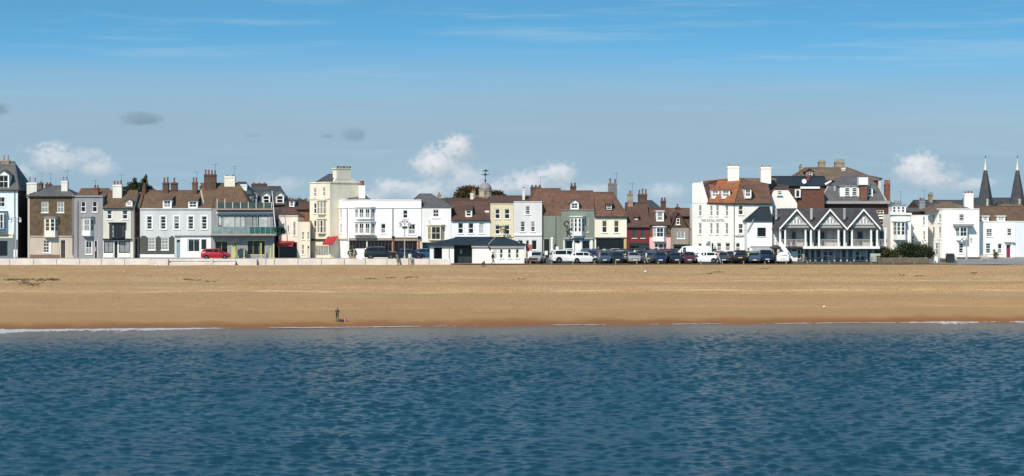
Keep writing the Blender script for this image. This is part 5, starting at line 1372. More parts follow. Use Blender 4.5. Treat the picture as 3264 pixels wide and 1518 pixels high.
h.win(3144, 3163, 730, 754, 'g', rows=2, surround=.09); h.win(3210, 3225, 729, 753, 'g', rows=2, surround=.09); h.win(3142, 3158, 776, 808, 't', rows=2, surround=.09); h.win(3180, 3194, 777, 808, 'gc', surround=.09)
h.win(3207, 3222, 780, 826, door=mat('plum_door', (.20, .025, .060), .4)); h.band('door_hood', 3200, 3233, 768, 772, .45, WHITE); h.band('door_pilaster', 3202, 3206.5, 772, 822, .12, WHITE); h.band('door_pilaster', 3222.5, 3228, 772, 822, .12, WHITE)
h.band('plinth', 3122.5, 3201, 820, 830, .06, VD); h.band('plinth', 3229, 3236.5, 820, 830, .06, VD)
h.roof(661, R_BROWN, y0=.5, ze=h.top - .15); h.dormer(3131, 3152, 690, 706, gl='c', rm=WHITE); h.dormer(3178, 3204, 690, 706, gl='c', rm=WHITE); h.finish(coping=(SW1, .1, .08))
h = straight('blue_white_house', 'pale blue white house at the right with brown tiled roof', 3237, 3400, 707, wallm('wall_ice', (.66, .70, .75), .04), depth=9)
h.win(3275, 3292, 730, 754, 'g'); h.win(3330, 3348, 730, 754, 'g'); h.win(3275, 3292, 776, 808, 'g'); h.win(3330, 3345, 780, 826, door=BLACKP)
h.roof(661, R_BROWN, y0=.5, ze=h.top - .15); h.band('plinth', 3237.5, 3399, 820, 830, .06, VD); h.finish(coping=(WHITE, .1, .08))

# church with twin slate spires
YC = 385
h = straight('church', 'church with long dark roof and two slender slate spires tipped white', 3095, 3330, 690, B_DARK, Y=YC, depth=14, cat='church')
h.roof(634, R_SLATE, gut=False)
for px, top in ((3141, 515), (3243, 515)):
    b = MB(); xx_ = X(px, YC - 2); yy = YC - 2
    b.lathe(xx_, yy, [(1.35, 6.9), (1.35, Z(662, yy))], 8, .39); tw = b.build('turret', B_DARK, h.root)
    b = MB(); b.lathe(xx_, yy, [(1.55, Z(664, yy)), (1.40, Z(650, yy)), (1.12, Z(625, yy)), (.88, Z(600, yy)), (.30, Z(543, yy))], 8, .39); b.build('spire', R_SLATE, tw)
    b = MB(); b.lathe(xx_, yy, [(.30, Z(543, yy)), (.10, Z(520, yy)), (.08, Z(514, yy)), (.14, Z(511, yy)), (.03, Z(508, yy))], 8); b.build('spire_tip', mat('pale_lead', (.60, .62, .64), .5), tw)
    b = MB(); b.tube((xx_, yy, Z(509, yy)), (xx_, yy, Z(494, yy)), .03); b.tube((xx_ - .18, yy, Z(500, yy)), (xx_ + .18, yy, Z(500, yy)), .03); b.build('cross', IRON, tw)
    b = MB(); b.box(xx_ - .12, xx_ + .12, yy - 1.75, yy - 1.3, Z(660, yy), Z(640, yy)); b.xz([(xx_ - .2, Z(640, yy)), (xx_ + .2, Z(640, yy)), (xx_, Z(634, yy))], yy - 1.8, yy - 1.3); b.build('lucarne', mat('lucarne_cream', (.55, .52, .40), .7), tw)
h.chimney(3195, 3205, 640, 660, -1, B_BROWN, 1, .2); h.finish()
h = straight('rear_house', 'cream gable peeping over the roof near the right hand spire', 3190, 3290, 672, CREAMW, Y=330, depth=8); h.roof(655, R_LICHEN, hl=1, hr=1); h.finish()

# town hall cupola with weather vane
YT = 345
h = straight('domed_building', 'brick building with grey domed cupola and tall weather vane', 1490, 1600, 640, B_RED, Y=YT, depth=10, cat='building')
h.roof(625, R_LICHEN, hl=1.5, hr=1.5, gut=False); h.chimney(1503, 1516, 610, 640, 1, B_YEL, 2, .4); h.chimney(1542, 1554, 612, 640, 1, B_YEL, 2, .3)
b = MB(); cx_ = X(1547, YT + 4); b.lathe(cx_, YT + 4, [(1.02, Z(632, YT + 4)), (1.02, Z(610, YT + 4)), (1.12, Z(608, YT + 4)), (1.12, Z(605, YT + 4))], 12); dr = b.build('cupola', mat('cupola_buff', (.42, .36, .27), .8), h.root)
b = MB(); r_, z0 = 1.02, Z(605, YT + 4); b.lathe(cx_, YT + 4, [(r_ * math.cos(a), z0 + 1.15 * math.sin(a)) for a in np.linspace(0, 1.45, 8)], 16); b.build('dome', LEAD, dr, smooth=True)
zt = z0 + 1.1; b = MB(); b.tube((cx_, YT + 4, zt), (cx_, YT + 4, Z(541, YT + 4)), .06, .03); b.ball((cx_, YT + 4, zt + .35), .17)
za = Z(557, YT + 4); b.tube((cx_ - .62, YT + 4, za), (cx_ + .62, YT + 4, za), .045); b.tube((cx_, YT + 3.4, za), (cx_, YT + 4.6, za), .045); b.ball((cx_, YT + 4, za), .2)
zb2 = Z(546, YT + 4); b.xz([(cx_ - .55, zb2), (cx_ + .35, zb2 - .05), (cx_ + .55, zb2 + .18), (cx_ + .3, zb2 + .12), (cx_ + .1, zb2 + .3), (cx_ - .2, zb2 + .1)], YT + 3.97, YT + 4.03); b.build('weather_vane', IRON, dr)
h.finish()
h = straight('rear_house', 'brown tiled roofs behind the boarded and yellow houses', 1405, 1580, 655, B_RED, Y=318, depth=9); h.roof(637, R_DRED); h.chimney(1498, 1510, 616, 645, 2, CREAMW, 1, .2); h.chimney(1548, 1562, 634, 660, -3, B_DARK, 1, .2); h.finish()
h = straight('rear_house', 'low brown roof with a slim chimney behind the pale stone house', 1600, 1740, 650, B_RED, Y=319, depth=9); h.roof(628, R_DRED); h.chimney(1664, 1674, 602, 635, 2, CREAMW, 1, .3, LEAD); h.finish()

# ------------------------------------------------------------------ seafront shelter
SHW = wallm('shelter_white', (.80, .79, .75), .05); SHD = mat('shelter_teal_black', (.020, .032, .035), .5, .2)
YS = 287.6; zs = 6.52
SHL = thing('seafront_shelter', 'low white shelter with dark hipped slate roof at the top of the beach', 'shelter', (X(1520, YS), YS + 3, zs))
sh = _V(); sh.root = SHL; os_ = ORG[SHL.name]; sh.loc = lambda x, y, z: (x - os_[0], y - os_[1], z - os_[2])
zeS = Z(781, YS); 
def sbox(name, pa, pb, y0, y1, z0, z1, m): b = MB(); b.box(X(pa, YS), X(pb, YS), y0, y1, z0, z1); return b.build(name, m, SHL)
sbox('post', 1370, 1382, YS, YS + .45, zs - .3, zeS - .02, SHW); sbox('wall', 1409, 1447, YS, YS + .35, zs - .3, zeS - .02, SHW)
sbox('pilaster', 1430, 1433, YS - .06, YS, zs + .2, zeS - .4, GREYP)
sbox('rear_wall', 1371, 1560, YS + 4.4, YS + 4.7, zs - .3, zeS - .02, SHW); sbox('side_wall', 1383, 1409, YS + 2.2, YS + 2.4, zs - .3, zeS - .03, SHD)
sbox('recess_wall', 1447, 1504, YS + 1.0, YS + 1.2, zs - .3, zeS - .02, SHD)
d_ = put_door(SHL, sh.loc(X(1462, YS), YS + .9, zs + .02), 0, 1.0, 2.0, SHD, light=False, fm=SHD); put_door(SHL, sh.loc(X(1488, YS), YS + .9, zs + .02), 0, 1.0, 2.0, SHD, light=False, fm=SHD)
b = MB(); b.box(X(1466, YS), X(1473, YS), YS + .93, YS + .96, Z(809, YS), Z(796, YS)); b.build('notice', mat('notice_pale', (.34, .40, .38), .6), SHL)
sbox('wall', 1505, 1565, YS - .15, YS + 4.39, zs - .3, zeS - .021, SHW)
YW = YS - .9
# projecting wing with three windows: wall pieces round the openings
xs0, xs1 = X(1564, YW), X(1671, YW); holes = []
for c in (1598, 1624, 1649):
    x0, x1 = X(c - 5, YW), X(c + 5, YW); holes.append((x0 - xs0, x1 - xs0, Z(823, YW), Z(795, YW)))
    put_window(SHL, sh.loc((x0 + x1) / 2, YW, Z(823, YW)), 0, x1 - x0, Z(795, YW) - Z(823, YW), 'gt', cols=1)
b = MB(); facade(b, (xs0, YW), (xs1, YW), zs - .35, zeS - .03, holes)
for xx_ in (xs0, xs1): b.add([(xx_, YW, zs - .35), (xx_, YS + 4.4, zs - .35), (xx_, YS + 4.4, zeS - .03), (xx_, YW, zeS - .03)], [(0, 1, 2, 3)])
b.build('wing_wall', SHW, SHL)
b = MB(); b.box(X(1573, YW), X(1582, YW), YW - .02, YW + .05, Z(823, YW), Z(795, YW)); b.build('panel', mat('panel_stone', (.50, .48, .44), .7), SHL)
for a, c, y0 in ((1366, 1447, YS - .2), (1503, 1566, YS - .35)): 
    b = MB(); b.box(X(a, YS), X(c, YS), y0, y0 + .12, zeS - .32, zeS + .0); b.build('eaves_band', mat('eaves_grey', (.36, .36, .36), .6), SHL)  # plain grey band just below the eaves
b = MB(); b.box(xs0 - .1, xs1 + .15, YW - .22, YW - .1, zeS - .36, zeS - .02); b.build('eaves_band', MATS['eaves_grey'], SHL)
zrS = Z(758, YS + 2.4); ym = YS + 2.3
b = MB(); x0, x1 = X(1359, YS), X(1680, YS)
b.slab([(x0, YS - .45, zeS + .08), (x1, YS - .45, zeS + .08), (X(1612, ym), ym, zrS), (X(1450, ym), ym, zrS), (x1, YS + 5, zeS + .08), (x0, YS + 5, zeS + .08)], [(0, 1, 2, 3), (3, 2, 4, 5), (0, 3, 5), (1, 4, 2)], .12)
ro_ = b.build('roof', R_DSLATE, SHL)
b = MB(); xm_ = (xs0 + xs1) / 2 - .2; b.slab([(xs0 - .25, YW - .4, zeS + .09), (xs1 + .3, YW - .4, zeS + .09), (xs1 - 2.4, ym, zrS + .03), (xs0 + .6, ym, zrS + .03)], [(0, 1, 2, 3)], .1); b.build('wing_roof', R_DSLATE, SHL)
b = MB(); b.tube((X(1450, ym), ym, zrS + .03), (X(1612, ym), ym, zrS + .03), .1, n=6); b.build('ridge', R_DSLATE, SHL)
b = MB(); b.tube((xs0 - .25, YW - .4, zeS + .12), (xs0 + .6, ym, zrS + .06), .07, n=6); b.build('lead_hip', MATS['lead_pale'], SHL)
b = MB(); b.lathe(X(1563, YS), YS - .6, [(.30, zeS - .2), (.22, zeS - .45), (.05, zeS - .8)], 8); b.build('rain_hopper', SHD, SHL)
b = MB(); b.box(X(1446, YS), X(1680, YS), YS - 1.6, YS + .9, zs - .6, zs - .0); b.build('brick_step', mat('step_brick', (.26, .15, .10), .9, .25, 4), SHL)

# ------------------------------------------------------------------ vehicles
RUBBER = mat('tyre_rubber', (.012, .012, .013), .85, .2); RIM = mat('alloy', (.42, .42, .43), .35, .1, metal=.6)
CGL = glass('car_glass', (.010, .013, .017), .05); LAMP = mat('lamp_clear', (.55, .57, .60), .15); TAIL = mat('tail_lamp', (.30, .012, .012), .25); PLW = mat('plate_white', (.7, .7, .68), .5); PLY = mat('plate_yellow', (.62, .48, .06), .5); TRIM = mat('car_trim', (.018, .018, .020), .6)
def paint(name, c):
    if name in MATS: return MATS[name]
    m = mat(name, c, .28, .04, 1, spec=.5); m.node_tree.nodes['Principled BSDF'].inputs['Coat Weight'].default_value = .5; return m
CT = {
 'hatchback': dict(st=[(-1.98, .34, .70, .76, .72, .60), (-1.92, .24, .93, 1.00, .81, .66), (-1.78, .21, .97, 1.22, .845, .60), (-1.38, .20, .97, 1.44, .86, .58), (-.3, .20, .95, 1.49, .865, .60), (.42, .20, .94, 1.43, .865, .58), (1.12, .20, .93, .99, .855, .72), (1.72, .22, .80, .86, .81, .64), (1.96, .30, .58, .64, .68, .54)], cab=(2, 6), rear=(1, 3), front=(5, 6), wx=1.22, wr=.31),
 'estate car': dict(st=[(-2.25, .34, .70, .76, .72, .62), (-2.20, .24, .93, 1.00, .82, .70), (-2.08, .21, .96, 1.28, .855, .62), (-1.85, .20, .96, 1.42, .87, .60), (-.3, .20, .94, 1.48, .875, .61), (.5, .20, .93, 1.42, .875, .59), (1.25, .20, .92, .98, .865, .74), (2.0, .22, .80, .86, .82, .66), (2.26, .30, .58, .64, .70, .56)], cab=(2, 6), rear=(1, 3), front=(5, 6), wx=1.38, wr=.32),
 'saloon': dict(st=[(-2.25, .34, .72, .78, .72, .62), (-2.18, .24, .92, .98, .82, .70), (-1.70, .21, .95, 1.02, .855, .72), (-1.05, .20, .95, 1.39, .87, .58), (-.3, .20, .93, 1.43, .875, .60), (.45, .20, .92, 1.37, .875, .58), (1.25, .20, .91, .97, .865, .74), (2.0, .22, .78, .84, .82, .66), (2.26, .30, .56, .62, .70, .56)], cab=(2, 6), rear=(2, 3), front=(5, 6), wx=1.38, wr=.32),
 'off-roader': dict(st=[(-2.24, .42, .84, .92, .78, .68), (-2.20, .34, 1.05, 1.12, .88, .74), (-2.12, .30, 1.08, 1.45, .915, .68), (-1.90, .28, 1.08, 1.70, .925, .68), (-.3, .28, 1.07, 1.76, .93, .69), (.45, .28, 1.06, 1.69, .93, .67), (1.05, .28, 1.05, 1.12, .92, .80), (1.95, .30, .98, 1.04, .88, .74), (2.22, .38, .74, .80, .78, .64)], cab=(2, 6), rear=(1, 3), front=(5, 6), wx=1.36, wr=.37),
 'van': dict(st=[(-2.40, .42, .90, 1.05, .88, .82), (-2.38, .34, 1.10, 1.95, .94, .82), (-2.30, .30, 1.12, 2.02, .95, .83), (-1.0, .28, 1.12, 2.05, .955, .84), (.55, .28, 1.12, 2.02, .955, .83), (1.05, .28, 1.10, 1.92, .95, .80), (1.80, .28, 1.08, 1.16, .93, .82), (2.25, .32, .96, 1.02, .88, .74), (2.42, .40, .70, .76, .78, .66)], cab=(4, 6), rear=(0, 1), front=(5, 6), wx=1.5, wr=.34),
}
def make_car(kind):
    T = CT[kind]; st = T['st']; b = MB(); rings = []
    for x_, zb, zl, zt, wb, wt_ in st:
        zm = (zb + zl) / 2
        r_ = [(x_, -wb * .96, zb), (x_, -wb * 1.02, zm), (x_, -wb, zl), (x_, -wt_ - .04, zt - .05), (x_, -wt_ + .10, zt), (x_, wt_ - .10, zt), (x_, wt_ + .04, zt - .05), (x_, wb, zl), (x_, wb * 1.02, zm), (x_, wb * .96, zb)]
        rings.append(r_)
    vs = [p for r_ in rings for p in r_]; n = 10; fs = []
    for k in range(len(rings) - 1):
        for i in range(n): fs.append((k * n + i, k * n + (i + 1) % n, (k + 1) * n + (i + 1) % n, (k + 1) * n + i))
    fs.append(tuple(range(n))); fs.append(tuple(range((len(rings) - 1) * n, len(rings) * n)))
    b.add(vs, fs); body = b.mesh('body', paint('paint_black', (.012, .012, .014)))
    body.polygons.foreach_set('use_smooth', [True] * len(body.polygons))
    try: body.set_sharp_from_angle(angle=R(38))
    except Exception: pass
    root = bpy.data.objects.new('parked_car', None); COL.objects.link(root); ORG[root.name] = (0, 0, 0); root.empty_display_size = .3
    bo = inst('body', body, root, (0, 0, 0))
    def I(p, q, t): return tuple(p[i] + (q[i] - p[i]) * t for i in range(3))
    c0, c1 = T['cab']
    for side, (lo_, hi_, s_) in enumerate(((2, 3, -1), (7, 6, 1))):
        for k in range(c0, c1):
            if k == c1 - 1 or k == c0 or kind == 'van':
                a0, a1 = (.12, .88)
            else: a0, a1 = (.04, .96)
            A, B, C, D = rings[k][lo_], rings[k + 1][lo_], rings[k + 1][hi_], rings[k][hi_]
            q = [I(I(A, B, a0), I(D, C, a0), .10), I(I(A, B, a1), I(D, C, a1), .10), I(I(A, B, a1), I(D, C, a1), .90), I(I(A, B, a0), I(D, C, a0), .90)]
            if abs(A[2] - D[2]) < .12 and abs(B[2] - C[2]) < .12: continue
            w = MB(); w.add([(x_, y_ + s_ * .012, z_ + .004) for x_, y_, z_ in q], [(0, 1, 2, 3)]); w.build('side_window', CGL, root)
    def screen(k0, k1, nm, sg):
        A, B, C, D = rings[k0][4], rings[k0][5], rings[k1][5], rings[k1][4]
        A, B = (A[0], A[1] - .05, A[2]), (B[0], B[1] + .05, B[2]); C, D = (C[0], C[1] + .05, C[2]), (D[0], D[1] - .05, D[2])
        q = [I(A, D, .08), I(B, C, .08), I(B, C, .9), I(A, D, .9)]
        w = MB(); w.add([(x_ + sg * .02, y_, z_ + .015) for x_, y_, z_ in q], [(0, 1, 2, 3)]); w.build(nm, CGL, root)
    screen(*T['front'], 'windscreen', 1)
    if kind == 'van':
        w = MB(); e = st[1]; w.box(e[0] - .03, e[0] - .012, -.6, .6, 1.2, 1.75); w.build('rear_window', CGL, root)
    elif kind == 'saloon': screen(2, 3, 'rear_window', -1)
    else:
        w = MB(); s1, s2 = st[1], st[3]; z0, z1 = s1[2] + .08, s2[3] - .10
        x0 = s1[0] + .0; x1 = s2[0] - .08
        w.add([(x0 - .05, -.58, z0), (x0 - .05, .58, z0), (x1 - .06, .50, z1), (x1 - .06, -.50, z1)], [(0, 1, 2, 3)]); w.build('rear_window', CGL, root)
    w = MB(); r_ = T['wr']; pr = [(r_ * .72, -.11), (r_ * .97, -.10), (r_, -.05), (r_, .05), (r_ * .97, .10), (r_ * .72, .11)]
    n = 16; vs = []; fs = []
    for rr, yy in pr:
        for i in range(n): a = 2 * math.pi * i / n; vs.append((rr * math.cos(a), yy, rr * math.sin(a)))
    for k in range(len(pr) - 1):
        for i in range(n): fs.append((k * n + i, k * n + (i + 1) % n, (k + 1) * n + (i + 1) % n, (k + 1) * n + i))
    w.add(vs, fs); tyre = w.mesh('tyre', RUBBER)
    w = MB()
    for sy in (-1, 1):
        for i in range(5):
            a = 2 * math.pi * i / 5; w.add([(.02 * math.cos(a + 1.57), sy * .085, .02 * math.sin(a + 1.57)), (r_ * .7 * math.cos(a - .22), sy * .075, r_ * .7 * math.sin(a - .22)), (r_ * .7 * math.cos(a + .22), sy * .075, r_ * .7 * math.sin(a + .22))], [(0, 1, 2)])
    w.tube((0, -.06, 0), (0, .06, 0), r_ * .73, n=14); rim = w.mesh('rim', RIM)
    for sx in (-1, 1):
        for sy in (-1, 1):
            wh = inst('wheel', tyre, root, (sx * T['wx'], sy * (st[4][4] - .055), r_)); inst('rim', rim, wh, (0, 0, 0))
            w = MB(); w.tube((sx * T['wx'], sy * (st[4][4] + .024), r_ + .02), (sx * T['wx'], sy * (st[4][4] - .2), r_ + .02), r_ * 1.16, n=18); w.build('wheel_arch', TRIM, root)
    fx, rx = st[-2][0], st[1][0]; zf_ = st[-2][2] - .1; zr = st[1][2] - .06; wy = st[-2][4]
    for sy in (-1, 1):
        w = MB(); w.box(fx - .12, fx + .10, sy * (wy - .17) - .13, sy * (wy - .17) + .13, zf_ - .13, zf_ + .03); w.build('headlight', LAMP, root)
        w = MB(); w.box(rx - .03, rx + .16, sy * (st[1][4] - .11) - .09, sy * (st[1][4] - .11) + .09, zr - .30, zr + .02); w.build('tail_light', TAIL, root)
        w = MB(); w.box(st[6][0] - .32, st[6][0] - .12, sy * (st[6][4] + .10) - .09, sy * (st[6][4] + .10) + .09, st[6][2], st[6][2] + .13); w.build('wing_mirror', TRIM, root)
    w = MB(); e = st[-1]; w.box(e[0] - .02, e[0] + .03, -.26, .26, e[1] + .08, e[1] + .19); w.build('number_plate', PLW, root)
    w = MB(); w.box(e[0] - .06, e[0] + .015, -.5, .5, e[1] + .22, e[1] + .30); w.build('grille', TRIM, root)
    w = MB(); e = st[0]; w.box(e[0] - .03, e[0] + .02, -.26, .26, e[2] - .16, e[2] - .05); w.build('number_plate', PLY, root)
    return root
COLS = {'red': (.42, .010, .022), 'black': (.010, .010, .012), 'navy': (.012, .018, .05), 'dark grey': (.045, .046, .052), 'silver': (.36, .37, .39), 'white': (.78, .78, .78), 'blue': (.02, .075, .16), 'maroon': (.075, .012, .018), 'pale grey': (.30, .29, .29), 'slate blue': (.05, .07, .11)}
PROTO = {}
def car(kind, colour, px, Y, deg, where, group=None, z=None, dx=0):
    if kind not in PROTO: PROTO[kind] = make_car(kind); r_ = PROTO[kind]
    else: r_ = copy_tree(PROTO[kind])
    x_ = X(px, Y); r_.location = (x_, Y, ground_z(x_, Y) + .004 if z is None else z); r_.rotation_euler = (0, 0, R(deg))
    tag(r_, f'{colour} {kind} {where}', 'van' if kind == 'van' else 'car', group)
    for ch in r_.children:
        if ch.name.split('.')[0] == 'body':
            ch.material_slots[0].link = 'OBJECT'; ch.material_slots[0].material = paint('paint_' + colour.replace(' ', '_'), COLS[colour])
    return r_
RD = 6.924
car('hatchback', 'red', 688, 297.5, 4, 'parked outside the long light grey house', z=RD)
car('off-roader', 'black', 1214, 296.5, 3, 'parked side on outside the white pub', z=RD)
car('saloon', 'navy', 1300, 297.2, 8, 'parked outside the pub beside the boarded house', z=RD)
car('hatchback', 'blue', 1366, 299.0, 5, 'half hidden at the end of the shelter', z=RD)
G = 'cars in the car park'
row = 'in the car park row along the shingle'
front = [('hatchback', 'pale grey', 1712, 80, 'parked nearest the shelter ' + row), ('off-roader', 'white', 1808, 14, 'parked askew ' + row), ('hatchback', 'white', 1862, 14, 'parked behind the white off-roader ' + row),
         ('estate car', 'slate blue', 1920, 96, row), ('hatchback', 'black', 1968, 88, row), ('estate car', 'pale grey', 2018, 93, row), ('saloon', 'dark grey', 2062, 90, row), ('hatchback', 'navy', 2106, 86, row),
         ('saloon', 'black', 2152, 92, row), ('hatchback', 'maroon', 2196, 88, row), ('hatchback', 'white', 2246, 172, 'parked side on before the hotel door'), ('estate car', 'dark grey', 2300, 92, row),
         ('off-roader', 'black', 2356, 88, row), ('saloon', 'slate blue', 2398, 92, row), ('off-roader', 'navy', 2440, 90, row), ('hatchback', 'white', 2498, 80, 'parked at the foot of the outside stair')]
for k, c, px, d, w_ in front: car(k, c, px, 288.2 + random.uniform(-.3, .3), d if d < 20 or d > 160 or random.random() < .3 else d - 180, w_, G)
mid = 'in the middle row of the car park'
for i, (k, c) in enumerate([('hatchback', 'navy'), ('estate car', 'dark grey'), ('hatchback', 'dark grey'), ('saloon', 'silver'), ('hatchback', 'black'), ('off-roader', 'dark grey'), ('hatchback', 'slate blue'), ('saloon', 'navy'), ('estate car', 'black'), ('hatchback', 'maroon'), ('van', 'white'), ('hatchback', 'pale grey')]):
    car(k, c, 1885 + i * 31 if c != 'white' or k != 'van' else 2200, 294.2, random.choice((90, -90)) + random.uniform(-5, 5) if k != 'van' else 178, mid if k != 'van' else 'parked side on by the hotel corner', G)
back = 'in the rear row by the shop fronts'
for i, (k, c) in enumerate([('hatchback', 'slate blue'), ('estate car', 'navy'), ('saloon', 'black'), ('hatchback', 'silver'), ('estate car', 'black'), ('hatchback', 'dark grey'), ('off-roader', 'slate blue'), ('saloon', 'dark grey'), ('hatchback', 'maroon'), ('hatchback', 'black')]):
    car(k, c, 1868 + i * 31, 300.0, random.choice((90, -90)) + random.uniform(-6, 6), back, G)
for px, c, k, w_ in ((2290, 'black', 'estate car', 'parked close under the hotel windows'), (2330, 'navy', 'saloon', 'parked close under the hotel windows'), (2385, 'dark grey', 'estate car', 'parked by the grey garage front'), (2420, 'black', 'hatchback', 'parked by the grey garage front')):
    car(k, c, px, 291.3 if px > 2350 else 292.5, 90 + random.uniform(-5, 5), w_, G)

# ------------------------------------------------------------------ people
SKIN = mat('skin', (.50, .30, .21), .6, .08); SHOE = mat('shoe_dark', (.03, .026, .024), .7)
def cloth(n_, c): return mat('cloth_' + n_, c, .85, .2, 6)
def person(label, x_, Y, z, rz, shirt, trousers, hair, joints=None, h_=1.72, group=None):
    J = dict(pel=(0, 0, .94), sp=(0, -.01, 1.15), ch=(0, 0, 1.35), nk=(0, 0, 1.49), hd=(0, -.03, 1.60), ht=(0, -.02, 1.72),
             sl=(-.18, 0, 1.42), el=(-.24, .03, 1.13), wl=(-.25, -.06, .88), sr=(.18, 0, 1.42), er=(.24, .03, 1.13), wr=(.25, -.06, .88),
             hl=(-.09, 0, .90), kl=(-.11, -.02, .50), al=(-.12, .02, .08), tl=(-.13, -.17, .035), hr=(.09, 0, .90), kr=(.11, -.02, .50), ar=(.12, .02, .08), tr=(.13, -.17, .035))
    if joints: J.update(joints)
    names = list(J); k_ = h_ / 1.75
    Rr = dict(pel=.145, sp=.135, ch=.165, nk=.06, hd=.095, ht=.07, sl=.075, el=.05, wl=.033, sr=.075, er=.05, wr=.033, hl=.09, kl=.062, al=.042, tl=.035, hr=.09, kr=.062, ar=.042, tr=.035)
    E = [('pel', 'sp'), ('sp', 'ch'), ('ch', 'nk'), ('nk', 'hd'), ('hd', 'ht'), ('ch', 'sl'), ('sl', 'el'), ('el', 'wl'), ('ch', 'sr'), ('sr', 'er'), ('er', 'wr'), ('pel', 'hl'), ('hl', 'kl'), ('kl', 'al'), ('al', 'tl'), ('pel', 'hr'), ('hr', 'kr'), ('kr', 'ar'), ('ar', 'tr')]
    me = bpy.data.meshes.new('skeleton'); me.from_pydata([Vector(J[n_]) * k_ for n_ in names], [(names.index(a), names.index(c)) for a, c in E], [])
    o = bpy.data.objects.new('person', me); COL.objects.link(o)
    md = o.modifiers.new('skin', 'SKIN'); o.modifiers.new('sub', 'SUBSURF').levels = 1
    for i, n_ in enumerate(names):
        sv = me.skin_vertices[0].data[i]; sv.radius = (Rr[n_] * k_, Rr[n_] * k_); sv.use_root = (n_ == 'pel')
    dg = bpy.context.evaluated_depsgraph_get(); dg.update()
    bd = bpy.data.meshes.new_from_object(o.evaluated_get(dg)); bpy.data.objects.remove(o); bpy.data.meshes.remove(me)
    # fingers: five short bent chains from each palm, joined to the body mesh
    fb = MB()
    for s_ in 'lr':
        w = Vector(J['w' + s_]) * k_; e = Vector(J['e' + s_]) * k_; d = (w - e).normalized(); side = d.cross(Vector((0, 1, 0))); side = side.normalized() if side.length > .1 else Vector((1, 0, 0)); pn = d.cross(side).normalized()
        pc = w + d * .05; fb.tube(w - d * .01, w + d * .09, .032, .038, 8)
        for j in range(4):
            base_ = w + d * .085 + side * (.027 - .018 * j); l = (.062, .072, .067, .052)[j]; mid_ = base_ + d * l * .55 + pn * .006; fb.tube(base_, mid_, .0095, .009, 5); fb.tube(mid_, mid_ + d * l * .35 + pn * .022, .009, .007, 5)
        tb = w + d * .03 + side * .034; tm = tb + d * .035 + side * .025; fb.tube(tb, tm, .011, .010, 5); fb.tube(tm, tm + d * .03 + pn * .01, .010, .008, 5)
    mats_ = [shirt, trousers, SKIN, SHOE]
    for m_ in mats_: bd.materials.append(m_)
    P_ = {n_: Vector(J[n_]) * k_ for n_ in names}
    for pg in bd.polygons:
        c = pg.center; best, bn = 9, 'ch'
        for a, e in E:
            A, B = P_[a], P_[e]; t_ = max(0, min(1, (c - A).dot(B - A) / max(1e-6, (B - A).length_squared))); dd = (A + (B - A) * t_ - c).length
            if dd < best: best, bn, bt = dd, (a, e), t_
        a, e = bn
        if e in ('hd', 'ht') or (e == 'nk' and bt > .6): mi = 2
        elif e in ('wl', 'wr') and bt > .82: mi = 2
        elif e in ('tl', 'tr') or (e in ('al', 'ar') and bt > .9): mi = 3
        elif e in ('kl', 'kr', 'al', 'ar', 'hl', 'hr'): mi = 1
        else: mi = 0
        pg.material_index = mi; pg.use_smooth = True
    bm = bmesh.new(); bm.from_mesh(bd); nf = len(bm.faces); tmp = fb.mesh('fingers', SKIN); bm.from_mesh(tmp); bm.faces.ensure_lookup_table()
    for f_ in bm.faces[nf:]: f_.material_index = 2
    bm.to_mesh(bd); bm.free(); bpy.data.meshes.remove(tmp)
    root = bpy.data.objects.new('person', bd); COL.objects.link(root); root.location = (x_, Y, z); root.rotation_euler = (0, 0, rz); ORG[root.name] = (0, 0, 0)
    tag(root, label, 'person', group)
    hb = MB(); hd = P_['hd']; ht = P_['ht']; up = (ht - hd).normalized(); c = hd + up * .045 + Vector((0, .022, 0)); hb.ball(tuple(c), .108 * k_, 12, 8, (.95, 1.02, 1.02)); hb.mesh
    ho = hb.build('hair', hair, root, smooth=True)
    fcb = MB(); f0 = hd + Vector((0, -.098 * k_, 0)) + up * .0; fcb.add([f0 + Vector((-.016, .012, -.03)), f0 + Vector((.016, .012, -.03)), f0 + Vector((0, -.022, -.022)), f0 + Vector((0, .006, .025))], [(0, 1, 2), (0, 2, 3), (1, 3, 2)]); fcb.build('nose', SKIN, root)
    fcb = MB()
    for sx in (-1, 1): fcb.ball(tuple(f0 + Vector((sx * .033, .012, .028))), .011, 6, 4)
    fcb.box(f0.x - .024, f0.x + .024, f0.y + .004, f0.y + .014, f0.z - .062, f0.z - .054); fcb.build('face_features', mat('eye_dark', (.05, .03, .025), .4), root)
    return root
HAIRD = mat('hair_dark', (.030, .020, .014), .7); HAIRF = mat('hair_fair', (.35, .25, .13), .7)
OLIVE = cloth('olive', (.060, .042, .018)); CHAR = cloth('charcoal', (.025, .022, .022)); DENIM = cloth('denim', (.06, .09, .15))
